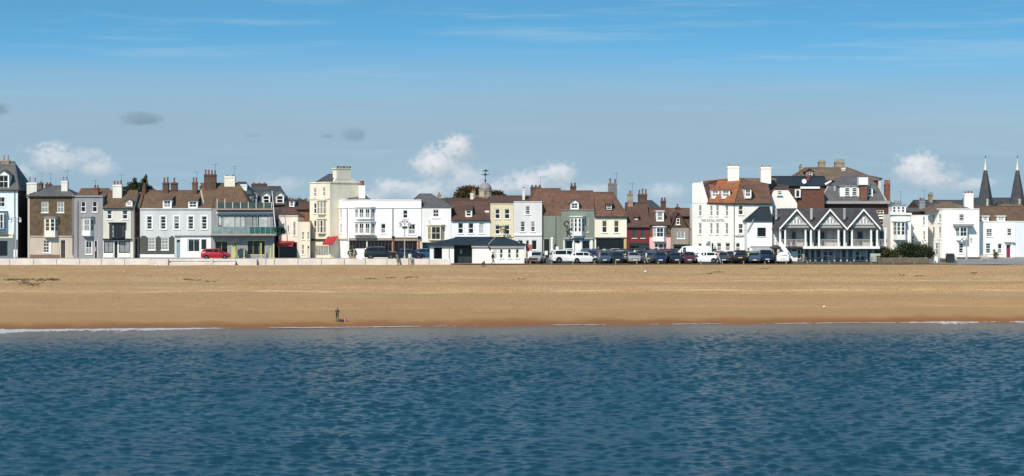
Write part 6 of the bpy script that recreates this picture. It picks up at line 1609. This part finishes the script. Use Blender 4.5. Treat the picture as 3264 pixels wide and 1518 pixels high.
# angler at the water's edge, facing the sea, left arm out to the rod
def on_beach(px, py):
    lo_, hi_ = 244.0, 283.0
    for _ in range(40):
        m_ = (lo_ + hi_) / 2; yy = HY + (CH - float(beach_z(X(px, m_), m_))) * F / m_
        if yy > py: lo_ = m_
        else: hi_ = m_
    return X(px, m_), m_
xa, Ya = on_beach(1075, 1026)
za = float(beach_z(xa, Ya))
ang = person('angler in olive clothing standing at the edge of the sea with a rod', xa, Ya, za + .0, 0, OLIVE, OLIVE, mat('olive_hat', (.07, .05, .025), .8),
       dict(el=(-.26, -.10, 1.16), wl=(-.22, -.34, 1.22), er=(.26, -.06, 1.15), wr=(.12, -.32, 1.10), nk=(0, -.06, 1.48), hd=(0, -.12, 1.58), ht=(0, -.13, 1.70)), 1.62)
b = MB(); b.tube((xa + .10, Ya - .34, za + 1.02), (xa - 2.2, Ya - 2.0, za + .95 + .6), .014, .005, 6); b.tube((xa + .10, Ya - .34, za + 1.04), (xa + .3, Ya - .16, za + .95), .018, .016, 6); b.lathe(xa - .06, Ya - .42, [(.03, za + .98), (.045, za + 1.0), (.045, za + 1.06), (.03, za + 1.08)], 8)
tag(b.build('fishing_rod', IRON), 'thin fishing rod held out over the water by the angler', 'fishing rod')
b = MB(); xb = X(1089, Ya); zb = float(beach_z(xb, Ya)); b.box(xb - .35, xb + .2, Ya - .1, Ya + .25, zb - .05, zb + .24); b.box(xb - .37, xb + .22, Ya - .12, Ya + .27, zb + .24, zb + .28); tb = b.build('tackle_box', mat('tackle_dark', (.05, .04, .025), .6)); b = MB(); b.tube((xb - .2, Ya + .07, zb + .36), (xb + .05, Ya + .07, zb + .36), .015); b.tube((xb - .2, Ya + .07, zb + .28), (xb - .2, Ya + .07, zb + .36), .012); b.tube((xb + .05, Ya + .07, zb + .28), (xb + .05, Ya + .07, zb + .36), .012); b.build('handle', IRON, tb); tag(tb, 'dark tackle box on the shingle at the angler’s feet', 'tackle box')
b = MB(); xb = X(1100, Ya); zb = float(beach_z(xb, Ya + .2)); b.lathe(xb, Ya + .2, [(.15, zb - .05), (.18, zb + .15), (.19, zb + .42), (.17, zb + .42), (.15, zb + .1)], 12); bk = b.build('bait_bucket', mat('bucket_pink', (.45, .20, .20), .5)); b = MB()
for i in range(8): a0, a1 = math.pi * i / 8, math.pi * (i + 1) / 8; b.tube((xb + .19 * math.cos(a0), Ya + .2, zb + .42 + .16 * math.sin(a0)), (xb + .19 * math.cos(a1), Ya + .2, zb + .42 + .16 * math.sin(a1)), .008, n=5)
b.build('handle', IRON, bk); tag(bk, 'dull pink bait bucket beside the tackle box', 'bucket')
WALK = dict(kl=(-.10, -.16, .52), al=(-.11, -.22, .10), tl=(-.12, -.40, .06), kr=(.10, .02, .50), ar=(.11, .26, .13), tr=(.12, .12, .035), el=(-.25, .12, 1.15), wl=(-.25, .10, .90), er=(.25, -.10, 1.15), wr=(.24, -.24, .95))
person('person in black coat walking past the white shelter', X(1571, 282.8), 282.8, float(beach_z(X(1571, 282.8), 282.8)), R(80), CHAR, CHAR, HAIRD, WALK, 1.75)
BEND = dict(sp=(0, -.10, 1.10), ch=(0, -.30, 1.22), nk=(0, -.42, 1.27), hd=(0, -.50, 1.30), ht=(0, -.58, 1.38), sl=(-.18, -.30, 1.24), el=(-.22, -.34, .95), wl=(-.14, -.42, .72), sr=(.18, -.30, 1.24), er=(.22, -.34, .95), wr=(.14, -.42, .72), kl=(-.12, -.10, .50), kr=(.12, .12, .48), ar=(.13, .25, .09), tr=(.14, .10, .035))
person('person in grey jacket stooping on the shingle against the sea wall', X(1268, 282.6), 282.6, float(beach_z(X(1268, 282.6), 282.6)), R(200), cloth('grey', (.10, .11, .12)), cloth('stone', (.22, .20, .15)), HAIRF, BEND, 1.72)
person('person in white and green top with dark shorts by the sea wall', X(1307, 282.7), 282.7, float(beach_z(X(1307, 282.7), 282.7)), R(20), cloth('pale_green', (.55, .66, .56)), SKIN, HAIRD, dict(wl=(-.16, -.2, .95), el=(-.26, -.02, 1.12)), 1.68)
person('person in pale pink top and dark trousers outside the lilac house', X(305, 301.5), 301.5, 7.042, R(60), cloth('pink', (.62, .38, .45)), CHAR, HAIRD, WALK, 1.68)
person('person in mint top standing between the parked cars', X(1926, 297.4), 297.4, ground_z(20, 297.4), R(-10), cloth('mint', (.30, .62, .52)), DENIM, HAIRD, None, 1.75)
person('person in lilac top beside the ivory shop', X(1907, 302.0), 302.0, ground_z(20, 302.0), R(15), cloth('lilac', (.42, .34, .42)), CHAR, HAIRF, WALK, 1.66)
person('person sitting room doorway figure in black at the hotel porch', X(2279, 298.4), 298.4, 6.95, R(-30), CHAR, CHAR, HAIRD, None, 1.72)['label'] = 'person in black standing at the hotel porch'
person('person in red and white near the cars below the hotel', X(2291, 286.3), 286.3, ground_z(20, 286.3), R(100), cloth('red_white', (.62, .32, .34)), cloth('white_trousers', (.6, .58, .6)), HAIRF, WALK, 1.62)
person('person in yellow green vest walking by the dark cars', X(2386, 286.2), 286.2, ground_z(20, 286.2), R(-80), cloth('lime', (.40, .60, .18)), CHAR, HAIRD, WALK, 1.62)
person('person in pink jacket beside the slate blue estate car', X(1912, 286.2), 286.2, ground_z(20, 286.2), R(60), cloth('rose', (.55, .28, .38)), cloth('lav', (.40, .36, .55)), HAIRF, None, 1.55)
person('person in pale blue jacket in front of the parked saloon', X(2060, 286.0), 286.0, ground_z(20, 286.0), R(-60), cloth('pale_blue', (.42, .52, .55)), cloth('white_trousers', (.6, .58, .6)), HAIRD, WALK, 1.6)
# brown dog below the shelter
def dog(label, x_, Y, z, rz, m):
    b = MB(); b.ball((0, 0, .42), .17, 10, 6, (1.7, .8, .95)); b.ball((.22, 0, .43), .17, 10, 6, (.9, .85, 1.1)); b.tube((.34, 0, .48), (.46, 0, .64), .09, .07, 8); b.ball((.50, 0, .68), .09, 8, 6, (1.1, .9, .95)); b.tube((.55, 0, .66), (.67, 0, .63), .05, .035, 8)
    for sy in (-1, 1): b.tube((.47, sy * .06, .73), (.44, sy * .08, .62), .03, .015, 5)
    for sy in (-1, 1):
        b.tube((.24, sy * .08, .36), (.25, sy * .08, .18), .05, .032, 6); b.tube((.25, sy * .08, .18), (.24, sy * .08, .0), .032, .03, 6)
        b.tube((-.22, sy * .08, .40), (-.16, sy * .09, .26), .075, .045, 6); b.tube((-.16, sy * .09, .26), (-.27, sy * .09, .15), .045, .03, 6); b.tube((-.27, sy * .09, .15), (-.25, sy * .09, .0), .03, .028, 6)
    b.tube((-.28, 0, .48), (-.48, 0, .60), .03, .015, 6)
    o = b.build('dog', m, org=(0, 0, 0), smooth=True); o.location = (x_, Y, z); o.rotation_euler = (0, 0, rz); return tag(o, label, 'dog')
xd, Yd = X(1540, 281.4), 281.4
dog('small brown dog on the shingle below the white shelter', xd, Yd, float(beach_z(xd, Yd)), R(70), mat('dog_brown', (.10, .06, .03), .9, .3, 12))

# ------------------------------------------------------------------ street furniture
def lamp(px, Y, z, ytop, heads, label, m=IRON, ornate=True):
    x_ = X(px, Y); zt = Z(ytop, Y); L = thing('street_lamp', label, 'street lamp', (x_, Y, z), 'seafront street lamps')
    b = MB(); b.lathe(x_, Y, [(.16, z), (.16, z + .35), (.10, z + .5), (.075, z + 1.2), (.055, zt - .2), (.07, zt - .1), (.03, zt)], 10); b.build('post', m, L)
    for i in range(heads):
        s_ = -1 if i == 0 else 1
        if heads == 1: hx, hz = x_, zt
        else: hx, hz = x_ + s_ * .62, zt - .35
        if heads > 1:
            b = MB()
            for j in range(6):
                t0, t1 = j / 6, (j + 1) / 6
                b.tube((x_ + s_ * .62 * t0, Y, zt - .55 + .45 * math.sin(t0 * 2.2)), (x_ + s_ * .62 * t1, Y, zt - .55 + .45 * math.sin(t1 * 2.2)), .03, n=6)
            b.tube((x_, Y, zt - .9), (x_ + s_ * .5, Y, zt - .35), .02, n=5); b.build('arm', m, L)
        b = MB(); b.lathe(hx, Y, [(.10, hz - .02), (.17, hz - .30), (.12, hz - .42), (.03, hz - .46)], 10); hd = b.build('lantern', mat('lamp_globe', (.62, .62, .58), .3), L)
        b = MB(); b.lathe(hx, Y, [(.2, hz - .03), (.14, hz + .08), (.03, hz + .18)], 10); b.build('cap', m, hd)
    return L
lamp(50, 288.5, 7.02, 690, 2, 'white twin armed lamp post before the pale blue inn', GREYP)
WL_ = lamp(1290, 288.5, 7.02, 704, 2, 'pale ornamental lamp post with ring of scrolls before the white pub', GREYP)
b = MB(); x_ = X(1290, 288.5); zc = Z(716, 288.5)
for k_ in range(18): a0, a1 = 2 * math.pi * k_ / 18, 2 * math.pi * (k_ + 1) / 18; b.tube((x_ + .5 * math.cos(a0), 288.42, zc + .48 * math.sin(a0)), (x_ + .5 * math.cos(a1), 288.42, zc + .48 * math.sin(a1)), .05, n=6)
for k_ in range(6): a0 = 2 * math.pi * k_ / 6; b.ball((x_ + .52 * math.cos(a0), 288.42, zc + .5 * math.sin(a0)), .13, 8, 5)
b.build('scroll_ring', GREYP, WL_)
b = MB(); b.lathe(x_, 288.3, [(.16, zc - .55), (.32, zc - .32), (.30, zc - .25)], 10); bsk = b.build('flower_basket', LEAF0, WL_)
lamp(2993, 296, 6.8, 777, 1, 'slim single lamp post before the rounded white house', GREYP)
lamp(3081, 296, 6.8, 755, 2, 'tall thin lamp post before the canopied bay', GREYP)
lamp(1655, 287.2, 6.5, 770, 1, 'single lamp at the corner of the shelter', IRON)
# mushroom headed beacon by the outside stair
b = MB(); x_, Y = X(2472, 287), 287.0; z = 6.5
BE = thing('beacon', 'dark column with broad mushroom cap beside the outside stair', 'beacon', (x_, Y, z))
b.lathe(x_, Y, [(.30, z), (.30, z + .25), (.22, z + .35), (.20, z + 1.75), (.28, z + 1.9)], 12); b.build('column', SHD, BE)
b = MB(); b.lathe(x_, Y, [(.25, z + 1.85), (.72, z + 1.98), (.74, z + 2.12), (.5, z + 2.3), (.18, z + 2.42)], 14); b.build('cap', mat('beacon_cap', (.06, .06, .058), .6), BE)
b = MB(); b.lathe(x_, Y, [(.10, z + 2.42), (.12, z + 3.0), (.05, z + 3.1)], 10); b.ball((x_, Y, z + 3.2), .17); b.build('finial', WHITE, BE)
# hanging parasol at the restaurant, white cafe A-board, signs
b = MB(); x_, Y = X(752, 302.2), 302.2; b.lathe(x_, Y, [(.9, Z(770, Y)), (.5, Z(766, Y)), (.03, Z(762, Y))], 8); ps = b.build('parasol', VD); b = MB(); b.tube((x_, Y, 7.04), (x_, Y, Z(763, Y)), .03); b.box(x_ - .25, x_ + .25, Y - .25, Y + .25, 7.041, 7.1); b.build('pole', IRON, ps); tag(ps, 'small dark parasol on the restaurant terrace', 'parasol')
def signpost(px, Y, z, y0, y1, w_, m, label, pm=IRON):
    x_ = X(px, Y); b = MB(); b.tube((x_, Y, z), (x_, Y, Z(y0, Y)), .035); o = b.build('signpost', pm); b = MB(); b.box(x_ - w_ / 2, x_ + w_ / 2, Y - .06, Y - .036, Z(y1, Y), Z(y0, Y)); b.build('sign_plate', m, o); return tag(o, label, 'sign')
signpost(1686, 288.0, 6.5, 780, 798, .8, mat('sign_red', (.42, .12, .11), .6), 'square faded red sign by the shelter')
signpost(1688, 287.0, 6.5, 802, 824, .55, WHITE, 'white notice board under the red sign')
signpost(1741, 296, 6.8, 800, 813, .42, WHITE, 'small white notice in front of the dark alley')
signpost(1776, 301, 6.95, 786, 797, .4, WHITE, 'small white notice on the green house front')
signpost(2395, 291.9, 6.7, 792, 806, .2, WHITE, 'narrow white sign at the grey garage front')
b = MB(); x_, Y = X(1687, 285.8), 285.8; b.tube((x_ - .3, Y, 6.46), (x_ - .3, Y, 7.5), .05); b.box(x_ - .42, x_ - .18, Y - .1, Y + .1, 7.3, 7.9); tag(b.build('ticket_machine', mat('ticket_ochre', (.20, .15, .03), .6)), 'ochre parking ticket machine next to the shelter', 'ticket machine')
b = MB(); x_, Y = X(1700, 285.4), 285.4
b.box(x_ - .55, x_ + .55, Y - .25, Y + .25, 6.80, 6.86); b.box(x_ - .55, x_ + .55, Y + .2, Y + .25, 6.9, 7.25)
for sx in (-.5, .5): b.box(x_ + sx - .04, x_ + sx + .04, Y - .22, Y + .22, 6.44, 6.80)
tag(b.build('bench', mat('bench_dark', (.05, .025, .02), .7)), 'dark bench beside the pale grey hatchback', 'bench')
# A-board, tables outside the pub
b = MB(); x_, Y = X(1148, 290.8), 290.8; b.yz([(Y - .25, 7.0), (Y + .25, 7.0), (Y, 7.75)], x_ - .3, x_ + .3); tag(b.build('a_board', WHITE), 'white folded pavement board before the pub', 'pavement board')
for i, px in enumerate((1118, 1128)):
    b = MB(); x_, Y = X(px, 301.6), 301.6; tp = mat('topiary_green', (.10, .115, .045), .85, .4, 8); b.lathe(x_, Y, [(.26, 7.041), (.32, 7.5), (.28, 7.5)], 10); pt_ = b.build('tub_plant', POTB); b = MB()
    for k_ in range(160):
        a = random.uniform(0, 6.28); hgt = random.random(); r_ = .38 * (1 - hgt) + .06; c = Vector((x_ + r_ * math.cos(a), Y + r_ * math.sin(a), 7.5 + hgt * 1.25)); d1 = Vector((random.gauss(0, 1), random.gauss(0, 1), random.gauss(0, 1))) * .07; d2 = Vector((random.gauss(0, 1), random.gauss(0, 1), random.gauss(0, 1))) * .07; b.add([c - d1, c + d2, c + d1, c - d2], [(0, 1, 2, 3)])
    b.build('foliage', tp, pt_); tag(pt_, 'cone shaped evergreen in a clay tub outside the pub', 'plant', 'tub plants at the pub')
# timber edging with short posts between the car park and the shingle
TIMB = mat('weathered_timber', (.085, .065, .042), .9, .3, 3)
ED = thing('timber_edging', 'low brown timber edging with short posts along the car park', 'edging', (X(2300, 284), 284.0, 6.3))
pxs = list(range(1690, 3075, 68))
for a, c in zip(pxs[:-1], pxs[1:]):
    b = MB(); b.box(X(a, 284) + .08, X(c, 284) - .08, 283.92, 284.1, 6.2, 6.52); b.build('sleeper', TIMB, ED)
for a in pxs:
    b = MB(); b.box(X(a, 284) - .07, X(a, 284) + .07, 283.86, 284.16, 6.2, 6.86 + random.uniform(-.05, .05)); b.build('post', mat('post_grey', (.20, .17, .13), .9, .3, 4), ED)
# railing in front of the veranda building
RL = thing('railing', 'dark metal railing along the front of the veranda building', 'railing', (X(2650, 286), 286.0, 6.45))
for i in range(15):
    px = 2545 + i * 18; b = MB(); b.tube((X(px, 286), 286, 6.45), (X(px, 286), 286, 7.35), .03, n=6); b.build('post', IRON, RL)
for zz in (6.75, 7.05, 7.34):
    b = MB(); b.tube((X(2545, 286), 286, zz), (X(2797, 286), 286, zz), .022, n=6); b.build('rail', IRON, RL)
# garden wall beyond, with piers and a bin
GWM = mat('garden_wall_flint', (.15, .125, .09), .9, .35, 4, bump=.4)
GW_ = thing('garden_wall', 'low flint garden wall in front of the dark shrubs', 'wall', (X(2930, 290), 290.0, 6.5))
for a, c in ((2800, 2870), (2870, 2960)): b = MB(); b.box(X(a, 290) + .05, X(c, 290) - .05, 289.9, 290.2, 6.4, 7.25); b.build('wall_length', GWM, GW_)
for a in (2800, 2870, 2983, 3043): b = MB(); b.box(X(a, 290) - .2, X(a, 290) + .2, 289.8, 290.3, 6.4, 7.42); b.box(X(a, 290) - .25, X(a, 290) + .25, 289.75, 290.35, 7.42, 7.5); b.build('pier', WHITE if a > 2900 else GWM, GW_)
b = MB(); b.box(X(2997, 290), X(3032, 290), 289.9, 290.2, 6.4, 7.15); b.build('wall_length', mat('wall_brown_low', (.12, .08, .06), .9, .3, 3), GW_)
b = MB(); x_, Y = X(3028, 289.2), 289.2; b.prism([(x_ - .5, Y - .4), (x_ + .5, Y - .4), (x_ + .5, Y + .4), (x_ - .5, Y + .4)], 6.5, 7.55); b.prism([(x_ - .55, Y - .45), (x_ + .55, Y - .45), (x_ + .55, Y + .45), (x_ - .55, Y + .45)], [7.55, 7.55, 7.75, 7.75], [7.6, 7.6, 7.8, 7.8]); tag(b.build('wheeled_bin', mat('bin_dark', (.022, .026, .022), .6)), 'big dark wheeled bin by the garden wall pier', 'bin')
b = MB(); x_, Y = X(3137, 296), 296; b.box(x_ - .5, x_ + .5, Y - .2, Y + .2, 7.1, 7.16); b.box(x_ - .5, x_ + .5, Y + .14, Y + .2, 7.2, 7.5)
for sx in (-.42, .42): b.box(x_ + sx - .04, x_ + sx + .04, Y - .18, Y + .18, 6.75, 7.1)
tag(b.build('bench', mat('bench_pale', (.48, .45, .38), .7)), 'pale bench on the road side near the white cottage', 'bench')

# ------------------------------------------------------------------ trees, shrubs
def leaves(name, blobs, n, size, m, parent=None, flat=.5, org=None):
    # leaf sized faces scattered through the volume of several ellipsoid clumps
    vs = []; w = np.array([bl[3] * bl[4] * bl[5] for bl in blobs]) ** .75; w = w / w.sum()
    cnt = rng.multinomial(n, w); P = []
    for bl, k in zip(blobs, cnt):
        d = rng.normal(size=(k, 3)); d /= np.linalg.norm(d, axis=1, keepdims=True); r_ = rng.random(k) ** .40
        P.append(np.array(bl[:3]) + d * r_[:, None] * np.array(bl[3:6]) * (1 + .22 * rng.normal(size=(k, 1)).clip(-1.5, 1.5)))
    P = np.concatenate(P); k = len(P)
    a = rng.normal(size=(k, 3)); a /= np.linalg.norm(a, axis=1, keepdims=True); b_ = np.cross(a, rng.normal(size=(k, 3))); b_ /= np.linalg.norm(b_, axis=1, keepdims=True)
    s_ = size * rng.uniform(.6, 1.3, (k, 1)); a *= s_; b_ *= s_ * flat
    V_ = np.stack([P - a, P + b_, P + a, P - b_], 1).reshape(-1, 3)
    mb = MB(); mb.v = [tuple(p) for p in V_]; mb.f = [(4 * i, 4 * i + 1, 4 * i + 2, 4 * i + 3) for i in range(k)]; mb.m = [0] * k
    return mb.build(name, m, parent, org=org)
def leafm(name, c, c2): 
    m = mat(name, c, .75, c2=c2, scale=1.4, fine=.25, spec=.25); return m
L_DARK = leafm('leaf_evergreen', (.035, .050, .020), (.014, .022, .010)); L_AUT = leafm('leaf_autumn', (.10, .075, .032), (.045, .036, .018)); L_SHRUB = leafm('leaf_shrub', (.040, .055, .018), (.015, .022, .008)); L_OL = leafm('leaf_olive_shrub', (.085, .088, .028), (.04, .042, .015))
def tree(name, label, px, Y, z, ytop, spreads, n, size, m, group=None):
    x_ = X(px, Y); T = thing(name, label, 'tree', (x_, Y, z), group); zt = Z(ytop, Y); b = MB()
    b.tube((x_, Y, z), (x_ + .1, Y, z + (zt - z) * .6), .28, .16, 8); b.tube((x_ + .1, Y, z + (zt - z) * .6), (x_, Y, zt - .3), .16, .05, 8); b.build('trunk', TIMB, T)
    bl = []; lb = MB()
    for pa, py, rx, rz_ in spreads:
        c = (X(pa, Y), Y + random.uniform(-.8, .8), Z(py, Y)); bl.append((*c, rx, rx * .9, rz_)); lb.tube((x_, Y, max(z + 1, c[2] - 1.6)), c, .09, .03, 6)
    lb.build('limb', TIMB, T); leaves('crown', bl, n, size, m, T)
    return T
tree('conifer', 'dark spiky evergreen rising left of the chimney pots', 462, 336, 7, 556, [(463, 566, .25, .5), (462, 577, .5, .4), (458, 588, .7, .4), (466, 598, .9, .4), (470, 606, 1.1, .4)], 1500, .16, L_DARK)
tree('conifer', 'dark rounded evergreen beside the spiky one over the roofs', 428, 338, 7, 568, [(432, 576, .35, .5), (420, 590, .8, .5), (436, 592, .8, .5), (412, 602, .9, .4), (430, 604, 1.3, .5), (448, 603, .9, .45)], 2200, .16, L_DARK)
tree('broad_tree', 'brownish tree over the roofs left of the tall cream house', 955, 345, 7, 634, [(935, 650, 1.0, .7), (952, 646, 1.0, .8), (970, 650, 1.0, .8), (960, 660, 1.8, .9), (985, 655, 1.0, .7)], 2400, .16, L_AUT, 'autumn trees over the roofs')
tree('broad_tree', 'autumn tree left of the domed cupola', 1490, 352, 7, 596, [(1475, 606, 1.0, .6), (1495, 602, 1.1, .6), (1515, 604, .8, .6), (1468, 622, 1.2, .8), (1490, 622, 1.6, .9), (1512, 622, 1.2, .8), (1530, 612, .7, .6)], 4200, .16, L_AUT, 'autumn trees over the roofs')
tree('broad_tree', 'small ruddy tree right of the domed cupola', 1585, 352, 7, 610, [(1575, 618, .8, .5), (1590, 616, .8, .5), (1600, 624, .7, .5)], 1200, .15, L_AUT)
tree('broad_tree', 'thin bare tree top over the roofs right of the slate house', 1440, 350, 7, 630, [(1420, 638, .9, .4), (1445, 636, 1.0, .4)], 700, .14, L_AUT)
def shrub(label, px, Y, z, spreads, n, m, size=.11):
    x_ = X(px, Y); T = thing('shrub', label, 'shrub', (x_, Y, z)); bl = []; lb = MB()
    for pa, py, rx, rz_ in spreads:
        c = (X(pa, Y), Y + random.uniform(-.3, .3), Z(py, Y)); bl.append((*c, rx, rx * .8, rz_)); lb.tube((x_ + (c[0] - x_) * .6, Y, z), c, .06, .02, 6)
    lb.build('stem', TIMB, T); leaves('foliage', bl, n, size, m, T); return T
shrub('broad dark evergreen shrub touching the grey veranda end', 2880, 292.5, 6.6, [(2870, 798, 1.0, .9), (2888, 788, .9, .8), (2894, 806, 1.2, .9), (2860, 812, 1.0, .7), (2900, 790, .7, .6)], 5200, L_SHRUB)
shrub('wide dark evergreen shrub before the white wing', 2940, 293, 6.6, [(2918, 800, 1.1, 1.0), (2940, 796, 1.1, 1.0), (2958, 804, .9, .8), (2930, 812, 1.4, .8), (2966, 812, .7, .6)], 5200, L_SHRUB)
shrub('low olive green shrub at the veranda corner', 2828, 291.6, 6.6, [(2820, 806, .8, .6), (2838, 808, .9, .6), (2850, 814, .8, .5)], 3000, L_OL)
shrub('small flowering bush by the white cottage windows', 3172, 302, 7.0, [(3172, 812, .45, .5), (3168, 800, .2, .25)], 500, leafm('leaf_lime', (.16, .20, .05), (.06, .08, .03)), .09)
shrub('leafy planting overflowing the restaurant balcony end', 879, 303, Z(747, 303), [(884, 732, .5, .3), (896, 730, .5, .35), (902, 740, .4, .35), (890, 744, .4, .25)], 1100, leafm('leaf_teal', (.03, .075, .055), (.012, .03, .022)), .10)
b = MB()
for i in range(9):
    px = 1812 + i * 8; 
# white beach litter and pale buoy
for px, py, r_, lab in ((2057, 868, .13, 'small white float lying high on the shingle'), (2627, 980, .12, 'pale scrap of litter low on the shingle'), (497, 847, .12, 'pale stone at the foot of the ramp')):
    Yp = 283.2 - (py - 845) / 200 * 36
    for _ in range(6): Yp = Yp + (py - (HY + (CH - float(beach_z(X(px, Yp), Yp))) * F / Yp)) * -.12
    x_ = X(px, Yp); b = MB(); b.ball((x_, Yp, float(beach_z(x_, Yp)) + r_ * .7), r_, 10, 6, (1.2, 1, .85)); o = b.build('beach_float' if r_ > .125 else 'beach_litter', WHITE, smooth=True); tag(o, lab, 'float' if r_ > .125 else 'litter')
# dark flakes on the shingle; the broad drift paints a hollow's shade
FLAKE = mat('brown_flakes', (.150, .098, .055), .95, .4, 3)
def flake_drift(label, pts, n):
    P_ = []; 
    for k_ in range(n):
        i_ = random.randrange(len(pts)); px, py, wx, wy = pts[i_]; x_, y_ = on_beach(px + random.gauss(0, wx * .5), py + random.gauss(0, wy * .5)); P_.append((x_, y_, float(beach_z(x_, y_)) + random.uniform(.01, .09)))
    b = MB()
    for c in P_:
        c = Vector(c); d1 = Vector((random.uniform(-.22, .22), random.uniform(-.1, .1), random.uniform(-.02, .08))); d2 = Vector((random.uniform(-.06, .06), random.uniform(-.1, .1), random.uniform(0, .07))); b.add([c - d1, c + d2, c + d1, c - d2], [(0, 1, 2, 3)])
    tag(b.build('flakes', FLAKE), label, 'flakes', kind='stuff')
flake_drift('broad drift of dark flakes painting the shade of a hollow in the shingle', [(40, 893, 26, 4), (80, 893, 26, 5), (130, 894, 26, 5), (75, 903, 24, 6), (110, 908, 28, 6), (175, 893, 16, 3)], 420)
flake_drift('thin curved strand of dark flakes below the ramp', [(600, 892, 14, 2), (630, 894, 14, 2), (660, 898, 14, 2), (685, 900, 10, 1.5)], 70)
flake_drift('long faint strand of dark flakes below the pub', [(1180, 889, 20, 1.5), (1240, 887, 24, 1.5), (1310, 885, 24, 1.5)], 46)
flake_drift('short dark strand of flakes below the white houses', [(2880, 878, 16, 1.5), (2930, 880, 18, 1.5), (3100, 872, 18, 1.5)], 40)
flake_drift('scattered dark flakes high on the shingle below the cars', [(2290, 868, 20, 1.5), (2260, 873, 20, 1.5), (1660, 890, 22, 1.5), (2440, 857, 18, 1.2)], 50)
S.render.engine = 'CYCLES'
